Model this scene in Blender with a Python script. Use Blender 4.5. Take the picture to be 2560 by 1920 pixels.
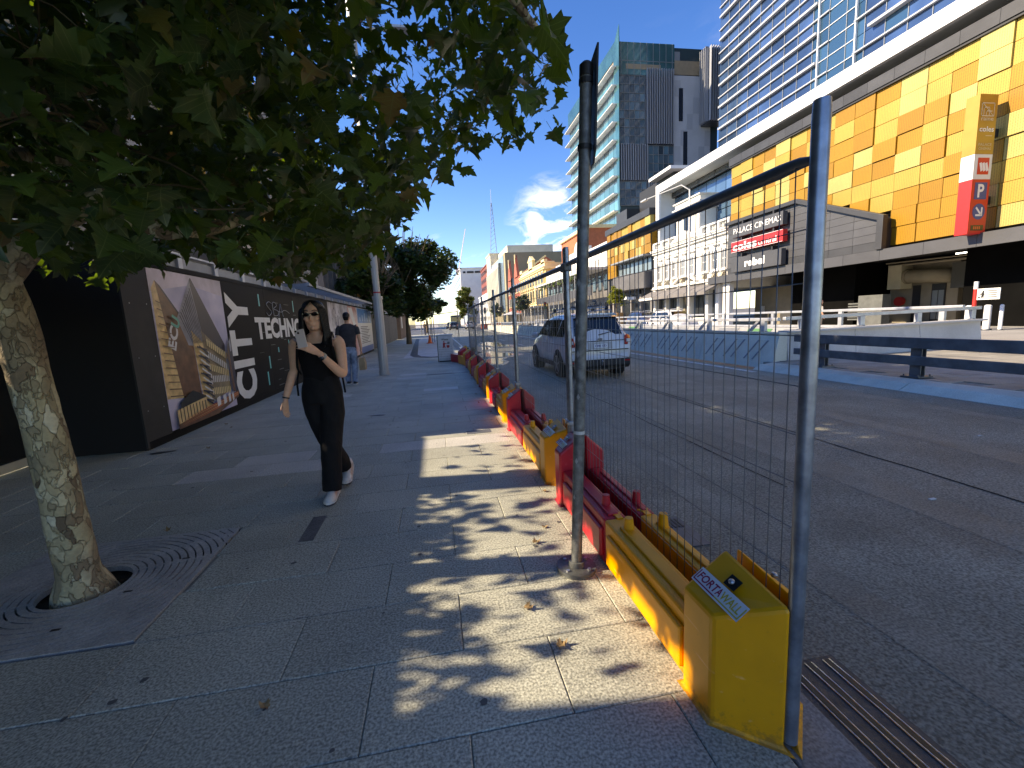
import bpy, bmesh, math, random
from mathutils import Vector, Matrix
random.seed(7)
scene = bpy.context.scene
for o in list(bpy.data.objects):
    bpy.data.objects.remove(o)
R = math.radians
COL = scene.collection

# ------------------------------------------------------------------ camera
CAM_H = 1.45
yaw, pitch, roll = R(9.45), R(-8.42), R(-2.92)
fw = Vector((math.sin(yaw)*math.cos(pitch), math.cos(yaw)*math.cos(pitch), math.sin(pitch)))
rt = Vector((math.cos(yaw), -math.sin(yaw), 0)); up = rt.cross(fw)
rt2 = rt*math.cos(roll) + up*math.sin(roll); up2 = up*math.cos(roll) - rt*math.sin(roll)
cam = bpy.data.objects.new('camera', bpy.data.cameras.new('camera')); COL.objects.link(cam)
cam.matrix_world = Matrix(((rt2.x, up2.x, -fw.x, 0), (rt2.y, up2.y, -fw.y, 0), (rt2.z, up2.z, -fw.z, CAM_H), (0, 0, 0, 1)))
cam.data.sensor_width = 36; cam.data.lens = 1090/2560*36
cam.data.clip_start = 0.05; cam.data.clip_end = 5000
scene.camera = cam

# ------------------------------------------------------------------ sky and sun
SUN_EL, SUN_FWD = R(30), R(8)          # elevation; how far forward of straight left the sun stands
sun_dir = Vector((-math.cos(SUN_FWD)*math.cos(SUN_EL), math.sin(SUN_FWD)*math.cos(SUN_EL), math.sin(SUN_EL)))
sl = bpy.data.lights.new('sun', 'SUN'); sl.energy = 3.3; sl.angle = R(0.53); sl.color = (1.0, 0.95, 0.86)
so = bpy.data.objects.new('sun', sl); COL.objects.link(so); so.location = (-20, 10, 40)
so.rotation_euler = sun_dir.to_track_quat('Z', 'Y').to_euler()
W = bpy.data.worlds.new('World'); scene.world = W; W.use_nodes = True
nt = W.node_tree; nt.nodes.clear()
def N(t, **k):
    n = nt.nodes.new(t)
    for a, b in k.items(): setattr(n, a, b)
    return n
def L(a, b): nt.links.new(a, b)
sky = N('ShaderNodeTexSky', sky_type='NISHITA'); sky.sun_disc = False
sky.sun_elevation = SUN_EL; sky.sun_rotation = math.atan2(sun_dir.x, sun_dir.y)
sky.altitude = 1800; sky.air_density = 1.0; sky.dust_density = 0.0; sky.ozone_density = 3.0
hs = N('ShaderNodeHueSaturation'); hs.inputs['Saturation'].default_value = 1.29; hs.inputs['Hue'].default_value = 0.515; hs.inputs['Value'].default_value = 0.92
L(sky.outputs[0], hs.inputs['Color'])
tc = N('ShaderNodeTexCoord'); mp = N('ShaderNodeMapping'); mp.inputs['Scale'].default_value = (2.2, 2.2, 5.2); mp.inputs['Location'].default_value = (0.35, 0.0, 0.15)
L(tc.outputs['Generated'], mp.inputs[0])
nz = N('ShaderNodeTexNoise'); nz.inputs['Scale'].default_value = 1.7; nz.inputs['Detail'].default_value = 8; nz.inputs['Roughness'].default_value = 0.58; nz.inputs['Distortion'].default_value = 0.5
L(mp.outputs[0], nz.inputs['Vector'])
rp = N('ShaderNodeValToRGB'); rp.color_ramp.elements[0].position = 0.56; rp.color_ramp.elements[1].position = 0.78
L(nz.outputs['Fac'], rp.inputs[0])
sx = N('ShaderNodeSeparateXYZ'); L(tc.outputs['Generated'], sx.inputs[0])
mr = N('ShaderNodeMapRange'); mr.inputs['From Min'].default_value = 0.50; mr.inputs['From Max'].default_value = 0.14; mr.inputs['To Min'].default_value = 0.0; mr.inputs['To Max'].default_value = 0.6
L(sx.outputs['Z'], mr.inputs['Value'])
mu0 = N('ShaderNodeMath', operation='MULTIPLY'); L(rp.outputs[0], mu0.inputs[0]); L(mr.outputs[0], mu0.inputs[1])
# one wispy bank of cloud low over the end of the street
vd = N('ShaderNodeVectorMath', operation='DISTANCE'); L(tc.outputs['Generated'], vd.inputs[0]); vd.inputs[1].default_value = (0.265, 0.943, 0.193)
bk2 = N('ShaderNodeMapRange'); bk2.inputs['From Min'].default_value = 0.11; bk2.inputs['From Max'].default_value = 0.02; L(vd.outputs['Value'], bk2.inputs['Value'])
mp2 = N('ShaderNodeMapping'); mp2.inputs['Scale'].default_value = (7, 7, 15); mp2.inputs['Rotation'].default_value = (0, 0.5, 0); L(tc.outputs['Generated'], mp2.inputs[0])
nz2 = N('ShaderNodeTexNoise'); nz2.inputs['Scale'].default_value = 1.6; nz2.inputs['Detail'].default_value = 8; nz2.inputs['Roughness'].default_value = 0.6; nz2.inputs['Distortion'].default_value = 0.8; L(mp2.outputs[0], nz2.inputs['Vector'])
rp2 = N('ShaderNodeMapRange'); rp2.inputs['From Min'].default_value = 0.44; rp2.inputs['From Max'].default_value = 0.66; L(nz2.outputs['Fac'], rp2.inputs['Value'])
mu2 = N('ShaderNodeMath', operation='MULTIPLY'); L(bk2.outputs[0], mu2.inputs[0]); L(rp2.outputs[0], mu2.inputs[1])
mu = N('ShaderNodeMath', operation='MAXIMUM'); L(mu0.outputs[0], mu.inputs[0]); L(mu2.outputs[0], mu.inputs[1])
mx = N('ShaderNodeMix', data_type='RGBA'); L(mu.outputs[0], mx.inputs[0]); L(hs.outputs[0], mx.inputs[6]); mx.inputs[7].default_value = (6.0, 6.2, 6.5, 1)
bg = N('ShaderNodeBackground'); bg.inputs['Strength'].default_value = 0.135; L(mx.outputs[2], bg.inputs['Color'])
wo = N('ShaderNodeOutputWorld'); L(bg.outputs[0], wo.inputs['Surface'])
scene.view_settings.view_transform = 'Standard'; scene.view_settings.look = 'None'
scene.view_settings.exposure = 1.58; scene.view_settings.gamma = 1.0; scene.view_settings.use_curve_mapping = False
scene.view_settings.use_white_balance = True; scene.view_settings.white_balance_temperature = 9000; scene.view_settings.white_balance_tint = 12

# ------------------------------------------------------------------ materials
MATS = {}
def M(name, col=(.5, .5, .5), rough=.6, metal=0.0, var=0.0, vs=2.0, bump=0.0, bs=60.0, col2=None, rnd=0.0, spec=.5, speck=0.0, ss=160.0, stretch=None, coat=0.0, emit=0.0, trans=0.0, sheen=0.0, blotch=0.0):
    """Principled material; noise in world space gives grain, stains and relief."""
    if name in MATS: return MATS[name]
    m = bpy.data.materials.new(name); m.use_nodes = True; t = m.node_tree
    b = t.nodes['Principled BSDF']; MATS[name] = m
    b.inputs['Roughness'].default_value = rough; b.inputs['Metallic'].default_value = metal
    b.inputs['Specular IOR Level'].default_value = spec
    if coat: b.inputs['Coat Weight'].default_value = coat; b.inputs['Coat Roughness'].default_value = .05
    if trans: b.inputs['Transmission Weight'].default_value = trans
    c = tuple(col)+(1,)
    b.inputs['Base Color'].default_value = c
    if emit: b.inputs['Emission Color'].default_value = c; b.inputs['Emission Strength'].default_value = emit
    g = t.nodes.new('ShaderNodeNewGeometry'); vec = g.outputs['Position']
    if stretch:
        mm = t.nodes.new('ShaderNodeMapping'); mm.inputs['Scale'].default_value = stretch; t.links.new(vec, mm.inputs[0]); vec = mm.outputs[0]
    cur = None
    def mixc(fac, a, bcol, typ='MIX'):
        n = t.nodes.new('ShaderNodeMix'); n.data_type = 'RGBA'; n.blend_type = typ
        if fac is not None and not isinstance(fac, float): t.links.new(fac, n.inputs[0])
        else: n.inputs[0].default_value = fac
        for s, v in ((6, a), (7, bcol)):
            if isinstance(v, tuple): n.inputs[s].default_value = v
            else: t.links.new(v, n.inputs[s])
        return n.outputs[2]
    def noise(sc, det=3, ro=.6):
        n = t.nodes.new('ShaderNodeTexNoise'); n.inputs['Scale'].default_value = sc; n.inputs['Detail'].default_value = det; n.inputs['Roughness'].default_value = ro
        t.links.new(vec, n.inputs['Vector']); return n.outputs['Fac']
    def ramp(fac, p0, p1):
        n = t.nodes.new('ShaderNodeMapRange'); n.inputs['From Min'].default_value = p0; n.inputs['From Max'].default_value = p1; t.links.new(fac, n.inputs['Value']); return n.outputs[0]
    if var or col2:
        lo = tuple(max(0, x*(1-var)) for x in col)+(1,); hi = tuple(min(1, x*(1+var)) for x in (col2 or col))+(1,)
        cur = mixc(ramp(noise(vs), .3, .7), lo, hi)
    if blotch:
        f = ramp(noise(vs*.37+.4, 6, .65), .52, .64)
        cur = mixc(f, cur or c, tuple(x*(1-blotch) for x in col)+(1,))
    if speck:
        f = ramp(noise(ss, 2, .5), .32, .68)
        f2 = t.nodes.new('ShaderNodeMapRange'); f2.inputs['To Min'].default_value = 1-speck; f2.inputs['To Max'].default_value = 1+speck; t.links.new(f, f2.inputs['Value'])
        n = t.nodes.new('ShaderNodeVectorMath'); n.operation = 'SCALE'
        if cur is None: n.inputs[0].default_value = col
        else: t.links.new(cur, n.inputs[0])
        t.links.new(f2.outputs[0], n.inputs['Scale']); cur = n.outputs[0]
    if rnd:
        oi = t.nodes.new('ShaderNodeObjectInfo'); f2 = t.nodes.new('ShaderNodeMapRange'); f2.inputs['To Min'].default_value = 1-rnd; f2.inputs['To Max'].default_value = 1+rnd
        t.links.new(oi.outputs['Random'], f2.inputs['Value'])
        n = t.nodes.new('ShaderNodeVectorMath'); n.operation = 'SCALE'
        if cur is None: n.inputs[0].default_value = col
        else: t.links.new(cur, n.inputs[0])
        t.links.new(f2.outputs[0], n.inputs['Scale']); cur = n.outputs[0]
    if cur is not None: t.links.new(cur, b.inputs['Base Color'])
    if bump:
        bn = t.nodes.new('ShaderNodeBump'); bn.inputs['Strength'].default_value = bump; bn.inputs['Distance'].default_value = .02
        t.links.new(noise(bs, 4, .6), bn.inputs['Height']); t.links.new(bn.outputs[0], b.inputs['Normal'])
    if var >= .2:
        rr = t.nodes.new('ShaderNodeMapRange'); rr.inputs['To Min'].default_value = max(0.02, rough-.09); rr.inputs['To Max'].default_value = min(1, rough+.09)
        t.links.new(noise(vs*2.3), rr.inputs['Value']); t.links.new(rr.outputs[0], b.inputs['Roughness'])
    return m

# ------------------------------------------------------------------ mesh helpers
ORG = {}
class MB:
    """collects faces (world coordinates) and links them as one mesh object"""
    def __init__(s): s.v = []; s.f = []; s.mi = []; s.m = 0
    def add(s, vs, fs, m=None):
        k = len(s.v); s.v += [tuple(p) for p in vs]
        for f in fs: s.f.append([i+k for i in f]); s.mi.append(s.m if m is None else m)
        return s
    def b(s, x0, x1, y0, y1, z0, z1, m=None):
        if x0 > x1: x0, x1 = x1, x0
        if y0 > y1: y0, y1 = y1, y0
        if z0 > z1: z0, z1 = z1, z0
        return s.add([(x0,y0,z0),(x1,y0,z0),(x1,y1,z0),(x0,y1,z0),(x0,y0,z1),(x1,y0,z1),(x1,y1,z1),(x0,y1,z1)],
                     [(0,3,2,1),(4,5,6,7),(0,1,5,4),(1,2,6,5),(2,3,7,6),(3,0,4,7)], m)
    def prism(s, pts, axis, a0, a1, m=None):
        """polygon pts (2D) extruded along an axis from a0 to a1"""
        if a0 > a1: a0, a1 = a1, a0
        def P(p, a): return {'x': (a, p[0], p[1]), 'y': (p[0], a, p[1]), 'z': (p[0], p[1], a)}[axis]
        area = sum(pts[i][0]*pts[(i+1) % len(pts)][1]-pts[(i+1) % len(pts)][0]*pts[i][1] for i in range(len(pts)))
        if (area < 0) != (axis == 'y'): pts = pts[::-1]
        n = len(pts)
        vs = [P(p, a0) for p in pts]+[P(p, a1) for p in pts]
        fs = [tuple(range(n))[::-1], tuple(range(n, 2*n))]+[(i, (i+1) % n, n+(i+1) % n, n+i) for i in range(n)]
        return s.add(vs, fs, m)
    def tube(s, path, rad, n=8, cap=True, m=None, ell=None):
        path = [Vector(p) for p in path]; k = len(path)
        if not isinstance(rad, (list, tuple)): rad = [rad]*k
        vs = []; fs = []; prev = None
        for i, p in enumerate(path):
            d = (path[min(i+1, k-1)]-path[max(i-1, 0)]).normalized()
            if prev is None: u = d.orthogonal().normalized() if abs(d.z) < .9 else Vector((1, 0, 0)); u = (u-d*u.dot(d)).normalized()
            else: u = (prev-d*prev.dot(d)).normalized()
            prev = u; w = d.cross(u)
            for j in range(n):
                a = 2*math.pi*j/n
                vs.append(p+u*(math.cos(a)*rad[i])+w*(math.sin(a)*rad[i]*(ell or 1)))
        for i in range(k-1):
            for j in range(n):
                fs.append((i*n+j, i*n+(j+1) % n, (i+1)*n+(j+1) % n, (i+1)*n+j))
        if cap: fs.append(tuple(range(n))[::-1]); fs.append(tuple(range((k-1)*n, k*n)))
        return s.add(vs, fs, m)
    def loft(s, rings, m=None, cap=True):
        n = len(rings[0]); k = len(rings); vs = [p for r in rings for p in r]; fs = []
        for i in range(k-1):
            for j in range(n): fs.append((i*n+j, i*n+(j+1) % n, (i+1)*n+(j+1) % n, (i+1)*n+j))
        if cap: fs.append(tuple(range(n))[::-1]); fs.append(tuple(range((k-1)*n, k*n)))
        return s.add(vs, fs, m)
    def ell(s, c, r, n=12, k=8, m=None):
        rings = []
        for i in range(1, k):
            a = math.pi*i/k
            rings.append([(c[0]+r[0]*math.sin(a)*math.cos(2*math.pi*j/n), c[1]+r[1]*math.sin(a)*math.sin(2*math.pi*j/n), c[2]-r[2]*math.cos(a)) for j in range(n)])
        return s.loft(rings, m)
    def mesh(s, name, org=(0, 0, 0), smooth=False):
        me = bpy.data.meshes.new(name)
        me.from_pydata([(p[0]-org[0], p[1]-org[1], p[2]-org[2]) for p in s.v], [], s.f)
        if any(s.mi): me.polygons.foreach_set('material_index', s.mi)
        if smooth: me.polygons.foreach_set('use_smooth', [True]*len(me.polygons))
        me.update(); return me
    def build(s, name, mats, parent=None, smooth=False, bevel=0.0, org=None, seg=2, auto=None):
        o_ = org if org is not None else (ORG.get(parent.name, (0, 0, 0)) if parent else (0, 0, 0))
        me = s.mesh(name, o_, smooth)
        for mm in (mats if isinstance(mats, (list, tuple)) else [mats]): me.materials.append(mm)
        o = bpy.data.objects.new(name, me); COL.objects.link(o)
        if parent: o.parent = parent; ORG[o.name] = o_
        else: o.location = o_; ORG[o.name] = o_
        if bevel:
            bv = o.modifiers.new('bevel', 'BEVEL'); bv.width = bevel; bv.segments = seg; bv.limit_method = 'ANGLE'; bv.angle_limit = R(40)
        if auto:
            me.polygons.foreach_set('use_smooth', [True]*len(me.polygons)); me.set_sharp_from_angle(angle=R(auto))
        return o
def tag(o, label=None, cat=None, group=None, kind=None):
    for k, v in (('label', label), ('category', cat), ('group', group), ('kind', kind)):
        if v: o[k] = v
    return o
def thing(name, label, cat, loc=(0, 0, 0), group=None):
    o = bpy.data.objects.new(name, None); COL.objects.link(o); o.location = loc; o.empty_display_size = .1
    ORG[o.name] = tuple(loc); return tag(o, label, cat, group)
def inst(name, me, parent, loc, rot=None, scale=None):
    """object sharing mesh data, placed at a world position under its parent"""
    o = bpy.data.objects.new(name, me); COL.objects.link(o)
    po = ORG.get(parent.name, (0, 0, 0)) if parent else (0, 0, 0)
    o.location = (loc[0]-po[0], loc[1]-po[1], loc[2]-po[2])
    if rot: o.rotation_euler = rot
    if scale: o.scale = scale
    o.parent = parent; ORG[o.name] = po; return o
def struct(o): o['kind'] = 'structure'; return o
def mshare(mb, name, mats, smooth=False):
    me = mb.mesh(name, smooth=smooth)
    for mm in (mats if isinstance(mats, (list, tuple)) else [mats]): me.materials.append(mm)
    return me
def copy_tree(o, off):
    """a copy of a thing with copies of its parts and sub-parts, moved by off"""
    def rec(src, par):
        c = src.copy(); COL.objects.link(c); c.parent = par; ORG[c.name] = tuple(ORG.get(src.name, (0, 0, 0))[i]+off[i] for i in range(3))
        for ch in KIDS.get(src.name, []): rec(ch, c)
        return c
    KIDS = {}
    for q in bpy.data.objects:
        if q.parent: KIDS.setdefault(q.parent.name, []).append(q)
    c = rec(o, None); c.location = Vector(o.location)+Vector(off); return c
_txt = {}
TMP = bpy.data.scenes.new('scratch')      # small scratch scene so that modifiers and text evaluate quickly
def evaluated(ob):
    TMP.collection.objects.link(ob); vl = TMP.view_layers[0]; vl.update(); return ob.evaluated_get(vl.depsgraph), vl.depsgraph
def text_verts(s, bold=0.0, shear=0.0, space=1.0):
    key = (s, bold, shear, space)
    if key in _txt: return _txt[key]
    cu = bpy.data.curves.new('t', 'FONT'); cu.body = s; cu.size = 1; cu.offset = bold; cu.shear = shear; cu.space_character = space; cu.resolution_u = 3; cu.extrude = 0; cu.fill_mode = 'FRONT'
    ob = bpy.data.objects.new('t', cu); ev, dg = evaluated(ob); me = ev.to_mesh()
    vs = [(v.co.x, v.co.y) for v in me.vertices]; fs = [tuple(p.vertices) for p in me.polygons]
    ev.to_mesh_clear(); bpy.data.objects.remove(ob); bpy.data.curves.remove(cu)
    _txt[key] = (vs, fs); return vs, fs
def text(name, s, mat_, parent, o, ux, uy, w, h, bold=0.01, shear=0.0, space=1.0, thick=0.0):
    """flat lettering fitted to a w x h box whose lower left corner is o"""
    vs, fs = text_verts(s, bold, shear, space)
    x0 = min(v[0] for v in vs); x1 = max(v[0] for v in vs); y0 = min(v[1] for v in vs); y1 = max(v[1] for v in vs)
    ux, uy, o = Vector(ux), Vector(uy), Vector(o); nn = ux.cross(uy)
    P = [o+ux*((v[0]-x0)/(x1-x0)*w)+uy*((v[1]-y0)/(y1-y0)*h) for v in vs]
    mb = MB(); mb.add(P, fs)
    if thick:
        from collections import Counter
        ed = Counter()
        for f in fs:
            for i in range(len(f)): ed[(f[i], f[(i+1) % len(f)])] += 1
        k = len(mb.v); mb.v += [tuple(p-nn*thick) for p in P]
        for (a, c) in list(ed):
            if (c, a) not in ed: mb.f.append([c, a, a+k, c+k]); mb.mi.append(0)
    return mb.build(name, mat_, parent)
def clip_poly(poly, a, b, c):
    """keep the part of a 2D polygon where a*x+b*y<=c"""
    out = []
    for i in range(len(poly)):
        p, q = poly[i], poly[(i+1) % len(poly)]; dp = a*p[0]+b*p[1]-c; dq = a*q[0]+b*q[1]-c
        if dp <= 0: out.append(p)
        if dp*dq < 0: t = dp/(dp-dq); out.append((p[0]+(q[0]-p[0])*t, p[1]+(q[1]-p[1])*t))
    return out
# ================================================================== SETTING
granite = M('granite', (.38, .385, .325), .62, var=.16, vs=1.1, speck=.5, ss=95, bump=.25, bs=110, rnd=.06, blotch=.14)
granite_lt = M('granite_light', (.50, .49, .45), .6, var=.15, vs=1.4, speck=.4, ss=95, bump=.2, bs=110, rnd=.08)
mortar = M('mortar', (.25, .24, .215), .9, var=.3, vs=6)
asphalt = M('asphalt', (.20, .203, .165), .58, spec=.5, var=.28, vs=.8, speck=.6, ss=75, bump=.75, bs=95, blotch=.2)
asphalt_far = M('asphalt_far', (.09, .09, .092), .6, var=.2, vs=.3, speck=.3, ss=30)
concrete = M('concrete', (.42, .42, .41), .75, var=.16, vs=1.3, speck=.12, ss=60, bump=.15, bs=50, blotch=.18)
concrete_lt = M('concrete_light', (.52, .52, .51), .7, var=.12, vs=1.1, speck=.08, ss=60, bump=.1, bs=50, blotch=.12)
white_paint = M('road_paint', (.62, .62, .6), .6, var=.25, vs=5, blotch=.3)
steel = M('galvanised_steel', (.42, .44, .47), .38, metal=.85, var=.25, vs=9, bump=.05, bs=40)
steel_dk = M('dark_steel', (.14, .15, .16), .45, metal=.7, var=.25, vs=9)
black_p = M('black_paint', (.012, .012, .013), .5, var=.3, vs=7)
soil = M('soil', (.06, .048, .033), .95, var=.4, vs=25, bump=.8, bs=40)

gr = MB(); gr.b(-900, 900, -300, 1600, -.9, -.30); struct(gr.build('ground', M('far_ground', (.14, .13, .12), .9, var=.2, vs=.05)))
# --- road: carriageway, flush with the paving on the left
GX0, GX1, GY0, GY1 = -2.79, -1.55, 2.20, 3.43           # tree grate opening
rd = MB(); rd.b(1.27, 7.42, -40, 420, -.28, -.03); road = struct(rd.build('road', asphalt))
r2 = MB(); r2.b(-60, 1.27, 62, 100, -.28, -.034); r2.b(7.42, 90, 74, 104, -.28, -.034); struct(r2.build('cross_street', asphalt_far))
mk = MB()
mk.b(7.10, 7.22, 8.9, 70, -.03, -.026)
mk.build('edge_line', white_paint, road)
for i in range(9):
    MB().b(4.72, 4.84, 24+i*7, 26.6+i*7, -.03, -.026).build('lane_dash', white_paint, road)
mk = MB(); mk.b(1.7, 4.6, 69, 69.5, -.03, -.026); mk.build('stop_line', white_paint, road)
mk = MB(); mk.b(1.45, 1.55, 15, 60, -.03, -.026); mk.build('edge_line', white_paint, road)
# paver seams in the asphalt
def wig(x0, y0, x1, y1, w, n=40, amp=.012):
    m_ = MB(); pts = []
    for i in range(n+1):
        t = i/n; pts.append((x0+(x1-x0)*t+random.uniform(-amp, amp), y0+(y1-y0)*t))
    for i in range(n):
        a, b_ = pts[i], pts[i+1]; ww = w*random.uniform(.6, 1.3)
        m_.add([(a[0]-ww, a[1], -.026), (a[0]+ww, a[1], -.026), (b_[0]+ww, b_[1], -.026), (b_[0]-ww, b_[1], -.026)], [(0, 1, 2, 3)])
    return m_
seam_m = M('bitumen_seam', (.016, .016, .017), .95, spec=.1)
wig(4.05, -2, 4.05, 60, .008, 160).build('seam', seam_m, road)
wig(2.75, 3, 2.75, 60, .006, 120).build('seam', seam_m, road)
# slot drain channel in the gutter
ch = MB(); ch.b(1.27, 1.55, -3, 1.42, -.06, -.026)
drain = struct(ch.build('gutter', M('gutter_concrete', (.05, .05, .05), .5, var=.4, vs=12, bump=.5, bs=60)))
wetm = M('wet_steel', (.5, .5, .52), .12, metal=1.0, bump=.35, bs=26)
for k, xx in enumerate((1.315, 1.405, 1.49)):
    for e in (0, .03):
        m_ = MB(); m_.tube([(xx+e+random.uniform(-.002, .002), 1.40-.12*j, -.0235) for j in range(36)], .0042, 5, m=0)
        m_.build('slot_edge', wetm, drain, smooth=True)
    MB().b(xx+.005, xx+.026, -3, 1.40, -.05, -.0225).build('slot', M('slot_dark', (.004, .004, .004), .3), drain)
pit = MB(); pit.b(1.32, 1.62, 2.35, 2.75, -.03, -.022); pt = struct(pit.build('drain_cover', M('cover_iron', (.09, .1, .12), .4, metal=.6, var=.3, vs=12)))
for i in range(9): MB().b(1.35+i*.028, 1.362+i*.028, 2.6, 2.72, -.022, -.018).build('slot', M('slot_dark'), pt)
# wet patches on the road beyond the bins
def blob(cx, cy, rx, ry, z, seed, n=40):
    rr = random.Random(seed); ph = [rr.uniform(0, 6.28) for _ in range(5)]
    P = []
    for i in range(n):
        a = 2*math.pi*i/n; k = 1+.22*math.sin(2*a+ph[0])+.18*math.sin(3*a+ph[1])+.12*math.sin(5*a+ph[2])+.07*math.sin(9*a+ph[3])
        P.append((cx+rx*k*math.cos(a), cy+ry*k*math.sin(a), z))
    return P
water = M('puddle_water', (.03, .033, .036), .06, var=.0, spec=.7, bump=.02, bs=3)
damp = M('damp_asphalt', (.034, .036, .04), .22, var=.3, vs=3, bump=.2, bs=60)
for i, (cx, cy, rx, ry) in enumerate([(2.2, 19.0, .75, 1.9), (2.0, 23.5, .6, 2.6), (3.4, 27, .7, 2.4), (1.95, 15.9, .55, .9)]):
    P = blob(cx, cy, rx*1.35, ry*1.3, -.0262, i+3); d_ = MB(); d_.add(P, [tuple(range(len(P)))]); p_ = tag(d_.build('puddle', damp), kind='structure')
    P = blob(cx, cy, rx, ry, -.0225, i+3); w_ = MB(); w_.add(P, [tuple(range(len(P)))]); w_.build('water', water, p_)

# --- left pavement: a mortar bed with half-bonded granite slabs
pv = MB()
def bed(x0, x1, y0, y1): pv.b(x0, x1, y0, y1, -.28, -.012)
bed(-60, GX0, -40, 62); bed(GX1, 1.05, -40, 62); bed(GX0, GX1, -40, GY0); bed(GX0, GX1, GY1, 62)
pave = struct(pv.build('pavement', mortar))
kb = MB()
for i in range(46):
    y = -6+i*1.2
    inst_y = y
SL, SW, GAP = .77, .41, .0034
def slab_mesh(lx, ly):
    c = .004; m_ = MB(); h = .0
    m_.add([(0, 0, -.03), (lx, 0, -.03), (lx, ly, -.03), (0, ly, -.03), (0, 0, h-c), (lx, 0, h-c), (lx, ly, h-c), (0, ly, h-c), (c, c, h), (lx-c, c, h), (lx-c, ly-c, h), (c, ly-c, h)],
           [(8, 9, 10, 11), (4, 5, 9, 8), (5, 6, 10, 9), (6, 7, 11, 10), (7, 4, 8, 11), (0, 1, 5, 4), (1, 2, 6, 5), (2, 3, 7, 6), (3, 0, 4, 7)])
    return m_
slabs = []
for k in range(-8, 145):
    y0 = 1.37+SW*k; xo = .4 if k % 2 == 0 else .015
    x = xo-SL*8
    while x < 1.03:
        x0, x1 = max(x, -5.2), min(x+SL, 1.03)
        if x1-x0 > .05:
            segs = [(x0, x1)]
            if y0 > GY0-.05 and y0 < GY1-.05:
                segs = []
                if x0 < GX0: segs.append((x0, min(x1, GX0)))
                if x1 > GX1: segs.append((max(x0, GX1), x1))
            for a, b_ in segs:
                if b_-a > .03: slabs.append((a, b_, y0))
        x += SL
def vis(s):
    cx, cy = (s[0]+s[1])/2, s[2]+.2
    d = Vector((cx, cy, -CAM_H)); f_ = d.dot(fw)
    if f_ < .2: return 99
    if cx < -3.9 and not (4.2 < cy < 7): return 98
    u, w = d.dot(rt2)/f_, d.dot(up2)/f_
    if abs(u) > 1.35 or w < -1.15: return 97
    return math.hypot(cx, cy)
slabs.sort(key=vis)
SM = {}
rest = MB()
light_ids = set()
for i, (a, b_, y0) in enumerate(slabs):
    lx = round(b_-a-GAP, 3)
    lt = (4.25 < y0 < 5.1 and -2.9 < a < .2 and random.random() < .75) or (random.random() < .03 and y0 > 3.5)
    if i < 300:
        key = (lx, lt)
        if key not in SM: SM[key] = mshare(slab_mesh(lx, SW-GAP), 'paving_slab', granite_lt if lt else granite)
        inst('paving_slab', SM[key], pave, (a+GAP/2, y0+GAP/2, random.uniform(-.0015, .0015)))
    else:
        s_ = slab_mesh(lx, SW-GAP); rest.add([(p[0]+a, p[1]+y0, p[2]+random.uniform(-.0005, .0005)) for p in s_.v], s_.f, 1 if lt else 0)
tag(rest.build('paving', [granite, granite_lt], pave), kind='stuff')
# light paving area and darker band farther on
for k in range(40):
    y = -5+k*1.1
    m_ = MB(); m_.b(1.035, 1.265, y, y+1.092, -.2, -.002); m_.build('kerb_stone', M('kerb_granite', (.2, .2, .195), .65, var=.2, vs=3, speck=.35, ss=90, rnd=.1, bump=.2, bs=80), pave, bevel=.008)
MB().b(-1.5, .6, 19.5, 45, -.003, .0035).build('concrete_apron', concrete_lt, pave)
bnd = MB(); pts = [(-2.0, 44), (-1.7, 44), (-.95, 21.4), (-.75, 20.2), (-.3, 19.5), (.3, 19.45), (.3, 19.05), (-.45, 19.1), (-1.05, 19.8), (-1.3, 21.2)]
bnd.prism(pts, 'z', -.002, .006); bnd.build('dark_border', M('dark_granite', (.07, .072, .075), .6, var=.2, vs=3, speck=.3), pave)
dr = MB(); dr.b(-.35, .82, 12.55, 12.8, -.004, .004); g_ = dr.build('drain_grate', steel_dk, pave)
for i in range(14): MB().b(-.32+i*.08, -.28+i*.08, 12.57, 12.78, .004, .0055).build('slot', M('slot_dark'), g_)
# cleaned rectangles where stickers or lines were taken off
for (x0, x1, y0, y1) in ((-1.05, -.95, 3.05, 3.45), (.30, .62, 5.55, 5.72)):
    MB().b(x0, x1, y0, y1, .0, .0022).build('worn_patch', M('stained_granite', (.1, .105, .11), .6, var=.3, vs=8, speck=.4, ss=95), pave)

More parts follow.
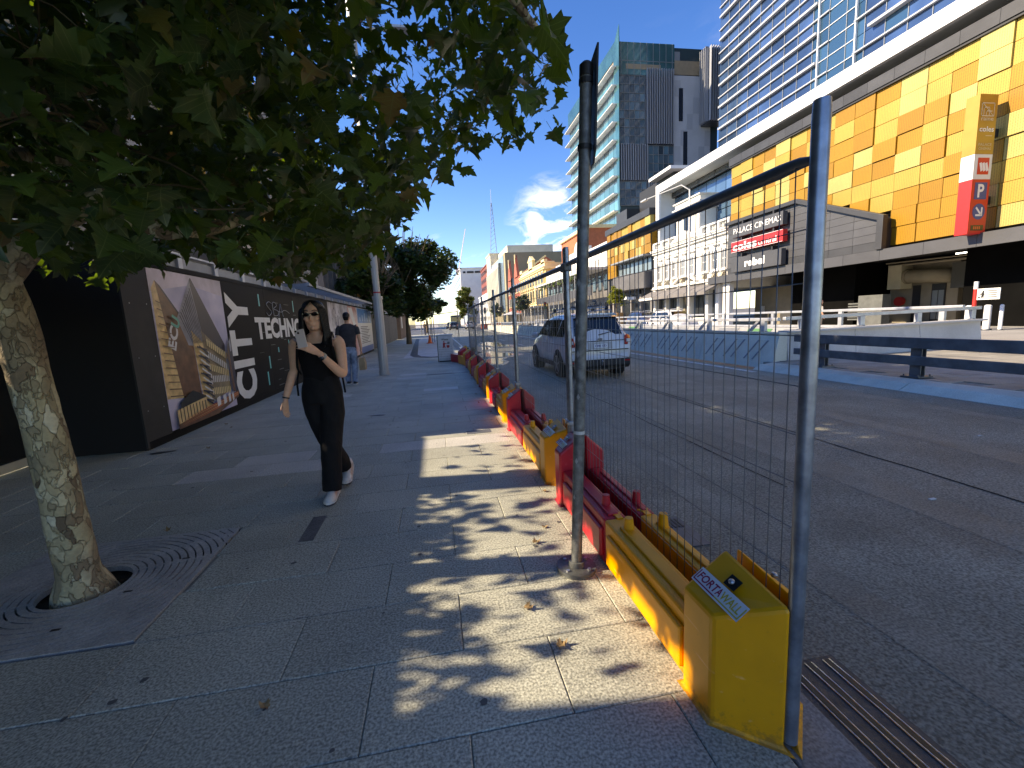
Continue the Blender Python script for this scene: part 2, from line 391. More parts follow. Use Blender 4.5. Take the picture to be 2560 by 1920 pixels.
# --- tree pit and grate
pitm = MB(); pitm.b(GX0-.05, GX1+.05, GY0-.05, GY1+.05, -.27, -.065)
pit_o = struct(pitm.build('tree_pit', soil))
sd = MB(); cx, cy = (GX0+GX1)/2, (GY0+GY1)/2
for i in range(150):
    a = random.uniform(0, 6.28); r_ = random.uniform(.10, .21); s_ = random.uniform(.008, .022)
    sd.ell((cx+r_*math.cos(a), cy+r_*math.sin(a), -.058), (s_, s_*.8, s_*.6), 5, 3)
sd.build('clods', soil, pit_o)
grate = thing('tree_grate', 'square grey cast tree grate with concentric slots around the plane tree trunk', 'tree grate', (cx, cy, 0))
gm = M('cast_grate', (.44, .435, .42), .55, metal=.25, var=.18, vs=5, speck=.2, ss=120, blotch=.2)
def half_grate(lo, hi):
    m_ = MB(); hx, hy = (GX1-GX0)/2-.006, (GY1-GY0)/2-.006; da = R(2.5); ztop = .004; zb = -.03
    rads = [.215]+[.215+.03+.042*i for i in range(15)]
    n = int(round((hi-lo)/da))
    def sq(a): return min(hx/max(abs(math.cos(a)), 1e-6), hy/max(abs(math.sin(a)), 1e-6))
    for bi in range(len(rads)):
        r0 = rads[bi]; r1 = (rads[bi+1]-.009) if bi < len(rads)-1 else 2
        rg = rads[bi+1] if bi < len(rads)-1 else 2
        for j in range(n):
            a0, a1 = lo+j*da, lo+(j+1)*da; am = (a0+a1)/2
            if r0 > sq(am)-.002: continue
            spoke = ((am+bi*.03) % R(30)) < R(3.2)
            edge = r0 > sq(am)-.07
            R1 = rg if (spoke or edge) else r1
            q = []
            for a, r_ in ((a0, r0), (a1, r0), (a1, R1), (a0, R1)):
                rr = min(r_, sq(a)); q.append((cx+rr*math.cos(a), cy+rr*math.sin(a)))
            m_.add([(p[0], p[1], ztop) for p in q]+[(p[0], p[1], zb) for p in q], [(0, 1, 2, 3), (0, 4, 5, 1), (2, 6, 7, 3)]+([(1, 5, 6, 2), (3, 7, 4, 0)] if spoke else []))
    return m_
half_grate(R(0.6), R(179.4)).build('grate_half', gm, grate)
half_grate(R(180.6), R(359.4)).build('grate_half', gm, grate)
for (x, y) in ((cx+.44, cy+.2), (cx-.4, cy-.25), (cx+.15, cy-.42), (cx+.3, cy-.13)):
    m_ = MB(); m_.b(x-.022, x+.022, y-.008, y+.008, .004, .0052); m_.build('lift_slot', M('slot_dark'), grate)

# --- right-hand kerb, island and far pavement
kr = MB()
for i in range(8):
    y = 9.3-i*1.7
    m_ = MB(); m_.prism([(7.42, -.03), (7.62, .075), (7.98, .10), (7.98, -.2), (7.42, -.2)], 'y', y-1.69, y); kerb = m_
    ko = m_.build('kerb_stone', M('kerb_concrete', (.55, .53, .44), .7, var=.15, vs=2, speck=.12, ss=70, rnd=.05, bump=.1, bs=60), road, bevel=.01)
pav2 = M('block_paving', (.30, .285, .25), .75, var=.2, vs=2, speck=.2, ss=70, rnd=.12, blotch=.2)
isl = MB(); isl.b(7.98, 21.5, -14, 9.62, -.28, .085); island = struct(isl.build('traffic_island', mortar))
bm_ = mshare(MB().b(0, .595, 0, .395, -.02, 0), 'paving_block', pav2)
cnt = 0
for j in range(20):
    for i in range(22):
        x = 8.0+i*.6+(0 if j % 2 else -.3); y = 9.2-j*.4
        if x < 7.99 or x > 8.1+(9.6-y)*.2+8: continue
        if y < .43*x: continue
        if cnt < 220: inst('paving_block', bm_, island, (x, y, .1+random.uniform(-.002, .002))); cnt += 1
fp = MB(); fp.b(14.4, 40, 9.62, 74, -.28, .1); fp.b(21.5, 40, -14, 9.62, -.28, .1); fp.b(14.4, 40, 104, 420, -.28, .1); fp.b(7.42, 14.4, 60, 74, -.28, .08); fp.b(7.42, 14.4, 104, 420, -.28, .08); struct(fp.build('far_pavement', M('far_paving', (.34, .33, .31), .75, var=.15, vs=.7, speck=.15, ss=30)))
rp_ = MB(); rp_.add([(8.3, 9.6, -1.2), (14.2, 9.6, -1.2), (14.2, 60, -.1), (8.3, 60, -.1)], [(0, 1, 2, 3)]); 
rp_.v = [(p[0], p[1], -.27) for p in rp_.v]; struct(rp_.build('ramp_road', asphalt_far))
lp = MB(); lp.b(-60, 1.27, 100, 420, -.28, -.004); struct(lp.build('pavement', M('far_paving')))

# --- concrete ramp walls with slanted grooves and steel rails on top
rail_m = M('rail_steel', (.50, .53, .58), .42, metal=.55, var=.14, vs=4, blotch=.1)
wallm = M('ramp_concrete', (.64, .62, .52), .72, var=.1, vs=1.6, speck=.08, ss=50, bump=.12, bs=40, blotch=.14)
def rail_run(t, axis, fixed, a0, a1, ztop, zpost0, face, step=2.3, h=.30, w=.09, low=False):
    def bx(p0, p1, q0, q1, z0, z1):
        m_ = MB()
        if axis == 'y': m_.b(p0, p1, q0, q1, z0, z1)
        else: m_.b(q0, q1, p0, p1, z0, z1)
        return m_
    bx(fixed-.05, fixed+.05, a0, a1, ztop-.085, ztop).build('top_rail', rail_m, t, bevel=.012)
    if low: bx(fixed-.035, fixed+.035, a0, a1, zpost0+.02, zpost0+.10).build('low_rail', rail_m, t, bevel=.008)
    n = int((a1-a0)/step)
    for i in range(n+1):
        a = a0+.5+i*step
        if a > a1: break
        m_ = bx(fixed-.045, fixed+.045, a-.07, a+.07, zpost0+.012, ztop-.085)
        m_.build('rail_post', rail_m, t, bevel=.006)
        for s in (-.1, .1): bx(fixed-.02, fixed+.02, a+s-.02, a+s+.02, zpost0+.001, zpost0+.02).build('bolt', steel, t)
ramp = thing('ramp_wall', 'long pale concrete ramp wall with slanted grooves and steel rail beside the white car', 'wall', (8.3, 9.5, 0))
# near face panels, with dark proud strips standing in for slanted grooves
PL = 3.05
for i in range(20):
    y0 = 9.45+i*PL; m_ = MB()
    m_.prism([(8.08, -.1), (8.26, .72), (8.24, .80), (8.48, .80), (8.50, -.1)], 'y', y0+.006, y0+PL-.006)
    m_.build('wall_panel', wallm, ramp, bevel=.008)
    if i < 14:
        for s in (.30, .62, 1.15, 1.47, 2.0, 2.32):
            q = MB(); xo = lambda z: 8.08+.18*(z+.1)/.82-.012
            za, zb = .10, .60; ya = y0+s+.42; yb = y0+s
            q.add([(xo(za), ya, za), (xo(za), ya+.05, za), (xo(zb), yb+.05, zb), (xo(zb), yb, zb), (xo(za)+.03, ya, za), (xo(za)+.03, ya+.05, za), (xo(zb)+.03, yb+.05, zb), (xo(zb)+.03, yb, zb)],
                  [(0, 1, 2, 3), (0, 4, 5, 1), (1, 5, 6, 2), (2, 6, 7, 3), (3, 7, 4, 0)])
            q.build('groove_rib', M('groove_dark', (.24, .25, .26), .85, var=.2, vs=6), ramp)
            if s in (.62, 1.47, 2.32):
                q = MB(); q.add([(xo(zb)-.0, yb-.30, zb), (xo(zb), yb, zb), (xo(zb)+.03, yb, zb+.03), (xo(zb)+.03, yb-.30, zb+.03)], [(0, 1, 2, 3)]); q.build('groove_rib', wallm, ramp)
rail_run(ramp, 'y', 8.36, 9.6, 66, 1.16, .80, -1, low=False)
# slanted struts between rail and wall
for i in range(14):
    y = 10.6+i*2.3; m_ = MB(); m_.prism([(y-.05, .812), (y+.05, .812), (y-.25, 1.07), (y-.35, 1.07)], 'x', 8.33, 8.39); m_.build('rail_strut', rail_m, ramp)
endw = thing('ramp_wall', 'pale stained concrete end wall closing the ramp behind the dark guard rail', 'wall', (11, 9.5, 0))
for i in range(3):
    x0 = 8.52+i*1.98; m_ = MB(); m_.prism([(9.42, -.1), (9.52, .70), (9.52, .78), (9.74, .78), (9.76, -.1)], 'x', x0+.005, x0+1.975); m_.build('wall_panel', concrete_lt, endw, bevel=.01)
m_ = MB(); m_.prism([(9.40, .781), (9.40, .83), (9.78, .83), (9.78, .781)], 'x', 8.5, 14.5); m_.build('coping', concrete_lt, endw, bevel=.008)
rail_run(endw, 'x', 9.6, 8.5, 14.5, 1.17, .83, -1, step=1.75)
farw = thing('ramp_wall', 'far concrete ramp wall with two steel rails in front of the dark arcade', 'wall', (14.3, 9.5, 0))
for i in range(12):
    y0 = 9.8+i*4.4; MB().b(14.1, 14.4, y0, y0+4.39, -.1, .55).build('wall_panel', M('ramp_wall_dark', (.30, .31, .33), .6, var=.15, vs=2), farw, bevel=.01)
rail_run(farw, 'y', 14.25, 9.8, 62, 1.22, .55, -1, step=3.2, low=True)
# tiled inner face of the far wall: slanted silver panels
for i in range(16):
    y0 = 10.2+i*2.1; c_ = [M('silver_panel', (.30, .32, .36), .4, metal=.4, var=.15, vs=3), M('green_panel', (.08, .22, .1), .5)][1 if i in (3, 9) else 0]
    q = MB(); q.add([(14.085, y0+.5, .02), (14.085, y0+1.9, .02), (14.085, y0+1.45, .5), (14.085, y0, .5)], [(0, 1, 2, 3)]); q.build('tile', c_, farw)
# dark steel guard rail on the island
gd = thing('guard_rail', 'dark grey two-bar steel guard rail on the paved island by the kerb', 'guard rail', (8.2, 6, .1))
gmat = M('guard_paint', (.13, .135, .14), .5, metal=.3, var=.25, vs=5, blotch=.2)
for z0, z1 in ((.60, .79), (.31, .47)):
    MB().b(8.10, 8.16, .2, 8.55, z0, z1).build('beam', gmat, gd, bevel=.012)
    MB().b(8.16, 8.24, 8.25, 8.9, z0+.01, z1-.01).build('beam_end', gmat, gd, bevel=.01)
for y in (8.15, 6.25, 4.3, 2.3):
    m_ = MB(); m_.b(8.165, 8.18, y-.09, y+.09, .12, .74); m_.b(8.25, 8.265, y-.09, y+.09, .12, .74); m_.b(8.18, 8.25, y-.012, y+.012, .12, .74); m_.build('post', gmat, gd)
    MB().b(8.06, 8.36, y-.15, y+.15, .10, .122).build('base_plate', gmat, gd)
    for dx in (.09, .33):
        for dy in (-.12, .12): m_ = MB(); m_.tube([(8.0+dx, y+dy, .122), (8.0+dx, y+dy, .15)], .013, 6); m_.build('bolt', steel_dk, gd)
MB().b(8.096, 8.099, 4.55, 4.72, .66, .70).build('sticker', M('sticker_grey', (.5, .52, .55), .5), gd)
stub = thing('post_base', 'small black bolted post base on the paving before the end wall', 'post base', (12.9, 8.5, .1))
MB().b(12.75, 13.05, 8.38, 8.62, .1, .125).build('base_plate', gmat, stub); MB().b(12.84, 12.96, 8.46, 8.54, .125, .24).build('post', gmat, stub)
# ================================================================== RIGHT-HAND BUILDINGS (street line at x = 22)
def perf(name, col, rough=.42, metal=.55):
    """gold perforated sheet: rows of small holes as relief and darker dots"""
    if name in MATS: return MATS[name]
    m = M(name, col, rough, metal=metal); t = m.node_tree; b = t.nodes['Principled BSDF']
    g = t.nodes.new('ShaderNodeNewGeometry'); mp_ = t.nodes.new('ShaderNodeMapping'); mp_.inputs['Scale'].default_value = (0, 13, 19)
    t.links.new(g.outputs['Position'], mp_.inputs[0])
    v = t.nodes.new('ShaderNodeTexVoronoi'); v.inputs['Scale'].default_value = 1; v.inputs['Randomness'].default_value = .12; t.links.new(mp_.outputs[0], v.inputs['Vector'])
    r_ = t.nodes.new('ShaderNodeMapRange'); r_.inputs['From Min'].default_value = .18; r_.inputs['From Max'].default_value = .32; t.links.new(v.outputs['Distance'], r_.inputs['Value'])
    n = t.nodes.new('ShaderNodeTexNoise'); n.inputs['Scale'].default_value = .8; n.inputs['Detail'].default_value = 4; t.links.new(g.outputs['Position'], n.inputs['Vector'])
    mx1 = t.nodes.new('ShaderNodeMix'); mx1.data_type = 'RGBA'; t.links.new(n.outputs['Fac'], mx1.inputs[0]); mx1.inputs[6].default_value = tuple(x*.82 for x in col)+(1,); mx1.inputs[7].default_value = tuple(min(1, x*1.15) for x in col)+(1,)
    mx2 = t.nodes.new('ShaderNodeMix'); mx2.data_type = 'RGBA'; t.links.new(r_.outputs[0], mx2.inputs[0]); mx2.inputs[6].default_value = tuple(x*.38 for x in col)+(1,); t.links.new(mx1.outputs[2], mx2.inputs[7])
    t.links.new(mx2.outputs[2], b.inputs['Base Color']); return m
golds = [perf('gold_pale', (.46, .37, .115), .5, .2), perf('gold_light', (.44, .29, .05), .5, .2), perf('gold_mid', (.38, .19, .010), .5, .2), perf('gold_deep', (.33, .16, .007), .5, .2)]
clad = M('charcoal_cladding', (.042, .044, .048), .5, metal=.2, var=.18, vs=.9, rnd=.14, blotch=.12)
clad_lt = M('grey_cladding', (.068, .070, .076), .5, metal=.15, var=.12, vs=.8, rnd=.08, blotch=.1)
clad_bk = M('black_cladding', (.02, .02, .022), .55, var=.2, vs=1)
fascia_w = M('white_fascia', (.70, .71, .72), .45, var=.05, vs=.6)
soffit_m = M('soffit_panel', (.42, .44, .43), .55, var=.1, vs=.7, rnd=.06)
glass_b = M('blue_glass', (.05, .10, .20), .06, metal=.35, spec=.9, rnd=.35, var=.3, vs=.25)
glass_t = M('teal_glass', (.05, .15, .165), .07, metal=.3, spec=.9, rnd=.3, var=.3, vs=.3)
glass_d = M('dark_glass', (.012, .016, .022), .08, spec=.8, rnd=.4)
frame_w = M('white_frame', (.66, .68, .70), .5, var=.08, vs=2)
frame_g = M('grey_frame', (.25, .27, .29), .5, metal=.3)
beige = M('beige_render', (.24, .21, .155), .8, var=.12, vs=1.5, bump=.05)
arcade_shade = M('arcade_wall', (.004, .004, .004), .95, spec=.05, var=.3, vs=.7)  # near-black colour stands in for the deep shade under the canopy

shop = thing('shopping_centre', 'gold perforated panel shopping centre with charcoal gable and black arcade', 'building', (22, 20, 0))
MB().b(22.5, 39, -12, 30.4, 3.9, 12.0).build('wall', clad_bk, shop)
# gold panels
cols = []; y = 30.36; rg = random.Random(11)
while y > 4: w = rg.choice((.95, 1.05, 1.15)); cols.append((y-w, w)); y -= w
ROW = .835; PM = {}
for ci, (y0, w) in enumerate(cols):
    off = 0
    for r_ in range(9):
        z0 = 4.06+ROW*r_; zt = z0+ROW
        if y0+w < 7.5: continue
        g_ = rg.choices(range(4), (3, 3, 4, 2.4))[0]; d = rg.choice((.04, .05, .07, .12))
        key = (w, g_, d)
        if key not in PM: PM[key] = mshare(MB().b(-d, .25, .012, w-.012, .012, ROW-.012), 'gold_panel', golds[g_])
        if y0 < 29.9 and y0 > 18.3 and zt < 7.45-max(0, (23.64-y0-w))*.40 and y0+w < 30: continue
        inst('gold_panel', PM[key], shop, (22.12, y0, z0))
# dark coping above the gold, louvre strip, soffit and white fascia of the roof edge
for i in range(24):
    y0 = 30.4-i*1.3-1.3
    if y0 < 3: break
    MB().b(21.86, 22.5, y0+.006, y0+1.294, 11.60, 12.12).build('coping_panel', clad, shop)
MB().b(21.92, 22.5, 3, 30.4, 11.5, 11.6).build('shadow_gap', clad_bk, shop)
for i in range(17):
    y0 = 41-i*2.3-2.3
    MB().b(21.75, 22.0, y0+.008, y0+2.292, 12.62, 13.32).build('fascia_panel', fascia_w, shop)
    MB().b(22.0, 23.3, y0+.008, y0+2.292, 12.62, 12.68).build('soffit_panel', soffit_m, shop)
    MB().b(23.3, 23.4, y0+.06, y0+2.24, 12.15, 12.62).build('louvre', clad_bk, shop)
    for k in range(4): MB().b(23.22, 23.3, y0+.06, y0+2.24, 12.2+k*.1, 12.225+k*.1).build('louvre_blade', frame_g, shop)
    MB().b(23.2, 23.35, y0-.05, y0+.05, 12.13, 12.62).build('mullion', clad_lt, shop)
MB().b(22.0, 60, 1, 41, 13.0, 13.25).build('roof', M('roof_grey', (.3, .3, .31), .8, var=.1, vs=.5), shop)
# white framed glass box behind the heritage front
MB().b(21.75, 22.0, 40.4, 41.0, 9.3, 12.62).build('frame_leg', fascia_w, shop)
MB().b(22.0, 24, 40.7, 41.0, 8.2, 12.62).build('frame_side', fascia_w, shop)
MB().b(23.7, 38, 30.5, 40.7, 8.0, 12.15).build('glass_core', glass_d, shop)
for i in range(8):
    for k in range(3):
        inst('pane', PM.setdefault('gb', mshare(MB().b(0, .05, .03, 1.24, .03, 1.32), 'pane', M('box_glass', (.09, .17, .26), .08, metal=.4, spec=.9, rnd=.25))), shop, (23.6, 30.6+i*1.27, 8.1+k*1.36))
# --- charcoal gable wall with signs
gable_x = 21.62
MB().prism([(18.45, 3.9), (30.05, 3.9), (30.05, 7.42), (23.64, 7.42), (18.45, 5.34)], 'x', gable_x+.04, 22.5).build('gable_core', clad_bk, shop)
sl_ = (7.5-5.42)/(23.64-18.3)
for i in range(8):
    y0 = 18.62+i*1.43; y1 = min(y0+1.43, 30.0)
    for k in range(9):
        z0 = 3.92+k*.40
        poly = [(y0+.008, z0+.008), (y1-.008, z0+.008), (y1-.008, z0+.392), (y0+.008, z0+.392)]
        poly = clip_poly(poly, -sl_, 1, 5.30-sl_*18.45)
        poly = clip_poly(poly, 0, 1, 7.38)
        if len(poly) < 3: continue
        m_ = MB(); m_.prism(poly, 'x', gable_x, gable_x+.05); m_.build('cladding_panel', clad_lt if k else clad, shop)
tr = MB(); tr.prism([(18.3, 3.9), (18.62, 3.9), (18.62, 5.30), (23.64, 7.36), (30.1, 7.36), (30.1, 7.6), (23.6, 7.6), (18.3, 5.48)], 'x', gable_x-.28, gable_x); tr.build('gable_trim', clad, shop, bevel=.02)
# --- canopy and the dark arcade under it
for i in range(22):
    y0 = 32.1-i*1.95-1.95
    if y0 < 5: break
    MB().b(21.45, 21.62, y0+.006, y0+1.944, 3.38, 3.90).build('canopy_panel', clad_lt, shop)
MB().b(21.62, 28, 3, 32.1, 3.70, 3.88).build('canopy_soffit', clad_bk, shop)
MB().b(27.9, 28.2, 3, 32.3, 0, 3.7).build('arcade_back', arcade_shade, shop)
MB().b(24.6, 27.9, 22.5, 27.2, 0, 3.7).build('arcade_wall', arcade_shade, shop)
MB().b(24.0, 27.9, 4.5, 16.6, 0, 3.7).build('arcade_wall', arcade_shade, shop)
MB().b(27.0, 27.88, 18.9, 22.4, .1, 3.45).build('service_wall', beige, shop)
MB().b(25.6, 27.88, 27.25, 32, .1, 2.9).build('entry_wall', beige, shop)
MB().b(25.5, 25.58, 28.0, 29.2, .1, .95).build('entry_counter', M('counter_dark', (.05, .05, .055), .5), shop)
MB().b(25.54, 25.585, 30.9, 31.3, 1.0, 1.5).build('notice', M('paper', (.6, .6, .58), .7), shop)
m_ = MB(); m_.tube([(26.6, 21.1, 2.72), (26.6, 19.55, 2.62), (26.75, 19.35, 2.6), (26.95, 19.3, 2.6)], .36, 20); m_.build('duct', beige, shop, auto=40)
m_ = MB(); m_.tube([(26.6, 21.15, 2.72), (26.6, 21.06, 2.715)], .42, 20); m_.build('duct_flange', beige, shop)
MB().b(26.2, 27.0, 21.2, 21.95, 2.05, 3.4).build('duct_box', M('cream_box', (.5, .46, .34), .6, var=.1), shop, bevel=.02)
MB().b(26.95, 27.0, 20.7, 21.1, .1, 2.2).build('door', M('door_dark', (.015, .015, .016), .5), shop)
MB().b(26.95, 27.0, 19.45, 20.12, .1, 2.2).build('door', M('door_dark'), shop)
for y0 in (19.5, 19.8): MB().b(26.93, 26.95, y0, y0+.26, .3, 1.85).build('door_pane', M('frosted', (.16, .18, .19), .3), shop)
m_ = MB(); m_.tube([(26.9, 21.66, 1.35), (26.7, 21.66, 1.35)], .26, 18); m_.build('fire_hose_reel', M('fire_red', (.45, .02, .015), .45), shop)
MB().b(26.4, 26.9, 17.6, 18.85, 1.9, 3.2).build('cabinet', M('cabinet_dark', (.05, .05, .045), .6), shop)
m_ = MB(); m_.tube([(26.3, 17.0, 3.3), (26.3, 22.0, 3.4)], .06, 8); m_.tube([(26.1, 17.2, 3.45), (26.1, 22.0, 3.55)], .04, 8); m_.build('pipe', beige, shop)
lt_ = MB(); lt_.b(25.2, 25.3, 17.3, 17.9, 3.5, 3.55); lt_.build('lamp', M('arcade_lamp', (.9, .95, 1), .5, emit=3.0), shop)
MB().b(25.2, 25.9, 12.4, 14.6, 3.05, 3.35).build('plenum', beige, shop)
for y in (30.3, 31.6): MB().b(21.9, 22.3, y-.18, y+.18, .1, 3.38).build('column', fascia_w, shop, bevel=.03)
cab = thing('switch_cabinet', 'grey steel switch cabinet standing in the dark arcade', 'cabinet', (24.4, 21.2, .1))
MB().b(24.0, 24.55, 20.3, 21.7, .1, 1.78).build('case', M('cab_grey', (.1, .105, .1), .5, var=.2, vs=3), cab, bevel=.02)
for i in range(7): MB().b(24.1, 24.5, 21.75, 22.4, .4+i*.15, .48+i*.15).build('louvre', M('cab_grey'), cab)
for i, (x, y, lb) in enumerate(((21.2, 13.55+.85, 'white bollard at the arcade edge under the red pole'), (21.2, 12.93+.85, 'middle white bollard at the arcade edge below the notice sign'), (21.2, 12.45+.9, 'thin pale bollard farthest right at the arcade edge'))):
    t = thing('bollard', lb, 'bollard', (x, y, .1), 'bollards along the arcade'); r_ = (.11, .11, .06)[i]
    m_ = MB(); m_.tube([(x, y, .1), (x, y, 1.04), (x, y, 1.08)], [r_, r_, r_*.6], 14); m_.build('shaft', fascia_w, t, auto=40)
    m_ = MB(); m_.tube([(x, y, .1), (x, y, .14)], r_*1.5, 14); m_.build('base', steel_dk, t)
sg = thing('notice_sign', 'white pedestrian notice sign on a red and white pole in front of the arcade', 'sign', (20.4, 13.5, .1))
m_ = MB(); m_.tube([(20.4, 13.70, .1), (20.4, 13.70, 1.70)], .065, 12); m_.build('pole', M('fire_red'), sg)
m_ = MB(); m_.tube([(20.4, 13.70, 1.70), (20.4, 13.70, 1.98)], .066, 12); m_.build('pole_cap', fascia_w, sg)
MB().b(20.36, 20.39, 12.93, 13.62, 1.29, 1.70).build('panel', M('sign_white', (.75, .76, .74), .5, var=.05), sg)
ink = M('print_black', (.02, .02, .022), .6)
m_ = MB()
for pts_ in ([(13.46, 1.36), (13.50, 1.36), (13.47, 1.47), (13.42, 1.47)], [(13.40, 1.36), (13.44, 1.36), (13.44, 1.47), (13.41, 1.47)], [(13.38, 1.45), (13.48, 1.45), (13.47, 1.57), (13.40, 1.57)], [(13.46, 1.5), (13.56, 1.44), (13.55, 1.47), (13.46, 1.55)], [(13.55, 1.34), (13.59, 1.38), (13.55, 1.42), (13.51, 1.38)]):
    m_.prism(pts_, 'x', 20.352, 20.36)
m_.tube([(20.352, 13.43, 1.60), (20.36, 13.43, 1.60)], .032, 10); m_.build('pictogram', ink, sg)
for i in range(4): MB().b(20.352, 20.36, 13.0+.02*(i % 2), 13.30-.02*(i % 3), 1.37+i*.075, 1.40+i*.075).build('print_line', ink, sg)
# --- projecting signs
def signbox(name, label, y0, y1, z0, z1, m, d=.34):
    t = thing(name, label, 'sign', (21.3, (y0+y1)/2, z0), 'signs on the charcoal gable')
    MB().b(21.15, 21.15+d, y0, y1, z0, z1).build('box', m, t, bevel=.015)
    for y in (y0+.9, y1-.9): MB().b(21.25, 21.62, y-.06, y+.06, z1-.001, z1+.25).build('bracket', clad_bk, t)
    return t
wlet = M('sign_letter', (.80, .80, .80), .5)
s1 = signbox('sign_box', 'charcoal sign reading Palace Cinemas, topmost of the three on the gable', 24.3, 28.9, 6.32, 7.12, clad_lt)
text('lettering', 'PALACE CINEMAS', wlet, s1, (21.14, 28.75, 6.56), (0, -1, 0), (0, 0, 1), 4.3, .36, bold=-.004)
redm = M('sign_red', (.62, .02, .02), .4); s2 = signbox('sign_box', 'red sign reading coles central, middle of the three on the gable', 24.25, 28.98, 5.33, 6.04, redm)
text('lettering', 'coles', wlet, s2, (21.14, 28.80, 5.42), (0, -1, 0), (0, 0, 1), 2.35, .50, bold=.035)
text('lettering', 'central', wlet, s2, (21.14, 26.3, 5.44), (0, -1, 0), (0, 0, 1), 1.55, .33, bold=.012)
for z in (5.33, 6.02): MB().b(21.142, 21.15, 24.27, 28.96, z, z+.02).build('edge_trim', wlet, s2)
s3 = signbox('sign_box', 'dark grey sign reading rebel, lowest of the three on the gable', 24.32, 28.93, 3.95, 4.93, clad_lt)
text('lettering', 'rebel', wlet, s3, (21.14, 27.55, 4.2), (0, -1, 0), (0, 0, 1), 1.85, .52, bold=.045)
# --- tall P sign
ps = thing('pylon_sign', 'tall projecting sign in gold, white and red with parking P and arrow', 'sign', (21.2, 14.6, 3.9))
X0, X1, Y0, Y1, ZB, ZT = 20.8, 21.66, 14.45, 14.9, 3.86, 8.95
def zf(f): return ZT-(ZT-ZB)*f
goldflat = M('sign_gold', (.42, .26, .05), .4, metal=.3, var=.06)
MB().b(X0, X1, Y0, Y1, zf(.42)+.002, ZT).build('gold_section', goldflat, ps, bevel=.01)
MB().b(X0, X1, Y0, Y1, zf(.60)+.002, zf(.42)).build('white_section', fascia_w, ps, bevel=.01)
MB().b(X0, X1, Y0, Y1, ZB, zf(.60)).build('red_section', redm, ps, bevel=.01)
MB().b(X1, 22.2, 14.6, 14.75, 5, 5.3).build('bracket', clad_bk, ps); MB().b(X1, 22.2, 14.6, 14.75, 7.5, 7.8).build('bracket', clad_bk, ps)
yt = Y0-.006; pale = M('sign_print_pale', (.62, .55, .42), .5)
def rect(name, x0, x1, z0, z1, m, yy=yt, parent=ps): return MB().b(x0, x1, yy, Y0, z0, z1).build(name, m, parent)
for (a, b_, c_, d) in ((.12, .14, .06, .155), (.12, .72, .06, .066), (.12, .72, .149, .155), (.70, .72, .06, .155)): rect('emblem_bar', X0+a, X0+b_, zf(d), zf(c_), pale)
for (a, b_, c_, d) in ((.22, .24, .09, .149), (.22, .5, .09, .096), (.48, .50, .09, .149), (.34, .36, .115, .149), (.34, .62, .115, .121)): rect('emblem_bar', X0+a, X0+b_, zf(d), zf(c_), pale)
m_ = MB(); m_.prism([(X0+.12, zf(.06)), (X0+.15, zf(.06)), (X0+.72, zf(.155)), (X0+.69, zf(.155))], 'y', yt-.001, yt+.003); m_.build('emblem_bar', pale, ps)
EX, EZ = (1, 0, 0), (0, 0, 1)
text('lettering', 'raine', pale, ps, (X0+.13, yt, zf(.185)), EX, EZ, .58, .14)
text('lettering', 'coles', wlet, ps, (X0+.10, yt, zf(.262)), EX, EZ, .68, .19, bold=.02)
rect('print_line', X0+.42, X0+.72, zf(.292), zf(.288), pale)
text('lettering', 'PALACE', pale, ps, (X0+.12, yt, zf(.362)), EX, EZ, .62, .10, bold=-.004); text('lettering', 'CINEMAS', pale, ps, (X0+.14, yt, zf(.39)), EX, EZ, .58, .09, bold=-.004)
m_ = MB(); m_.b(X0+.18, X0+.72, yt, Y0, zf(.565), zf(.445)); m_.build('emblem_square', redm, ps, bevel=.05)
for i in range(3):
    x = X0+.25+i*.135; m_ = MB(); m_.prism([(x, zf(.485)), (x+.10, zf(.478)), (x+.19, zf(.535)), (x+.09, zf(.545))], 'y', yt-.006, yt); m_.build('emblem_stroke', wlet, ps)
blue = M('sign_blue', (.03, .07, .25), .45)
rect('parking_square', X0+.16, X0+.74, zf(.745), zf(.622), blue); text('lettering', 'P', wlet, ps, (X0+.30, yt-.004, zf(.732)), EX, EZ, .30, .50, bold=.03)
m_ = MB(); m_.tube([(X0+.45, Y0, zf(.835)), (X0+.45, yt, zf(.835))], .30, 24); m_.build('arrow_disc', blue, ps)
m_ = MB(); zc = zf(.835); xc = X0+.45
for q in ([(xc-.17, zc+.13), (xc-.12, zc+.18), (xc+.14, zc-.10), (xc+.09, zc-.15)], [(xc+.10, zc+.16), (xc+.17, zc+.16), (xc+.17, zc-.17), (xc+.10, zc-.17)], [(xc-.15, zc-.17), (xc+.10, zc-.17), (xc+.10, zc-.10), (xc-.15, zc-.10)]): m_.prism(q, 'y', yt-.004, yt)
m_.build('arrow', wlet, ps)
rect('display', X0+.14, X0+.74, zf(.975), zf(.935), M('display_brown', (.04, .025, .01), .3)); [rect('display_mark', X0+.26+.09*i, X0+.32+.09*i, zf(.966), zf(.945), M('display_red', (.7, .12, .03), .5), yt-.003) for i in range(4)]

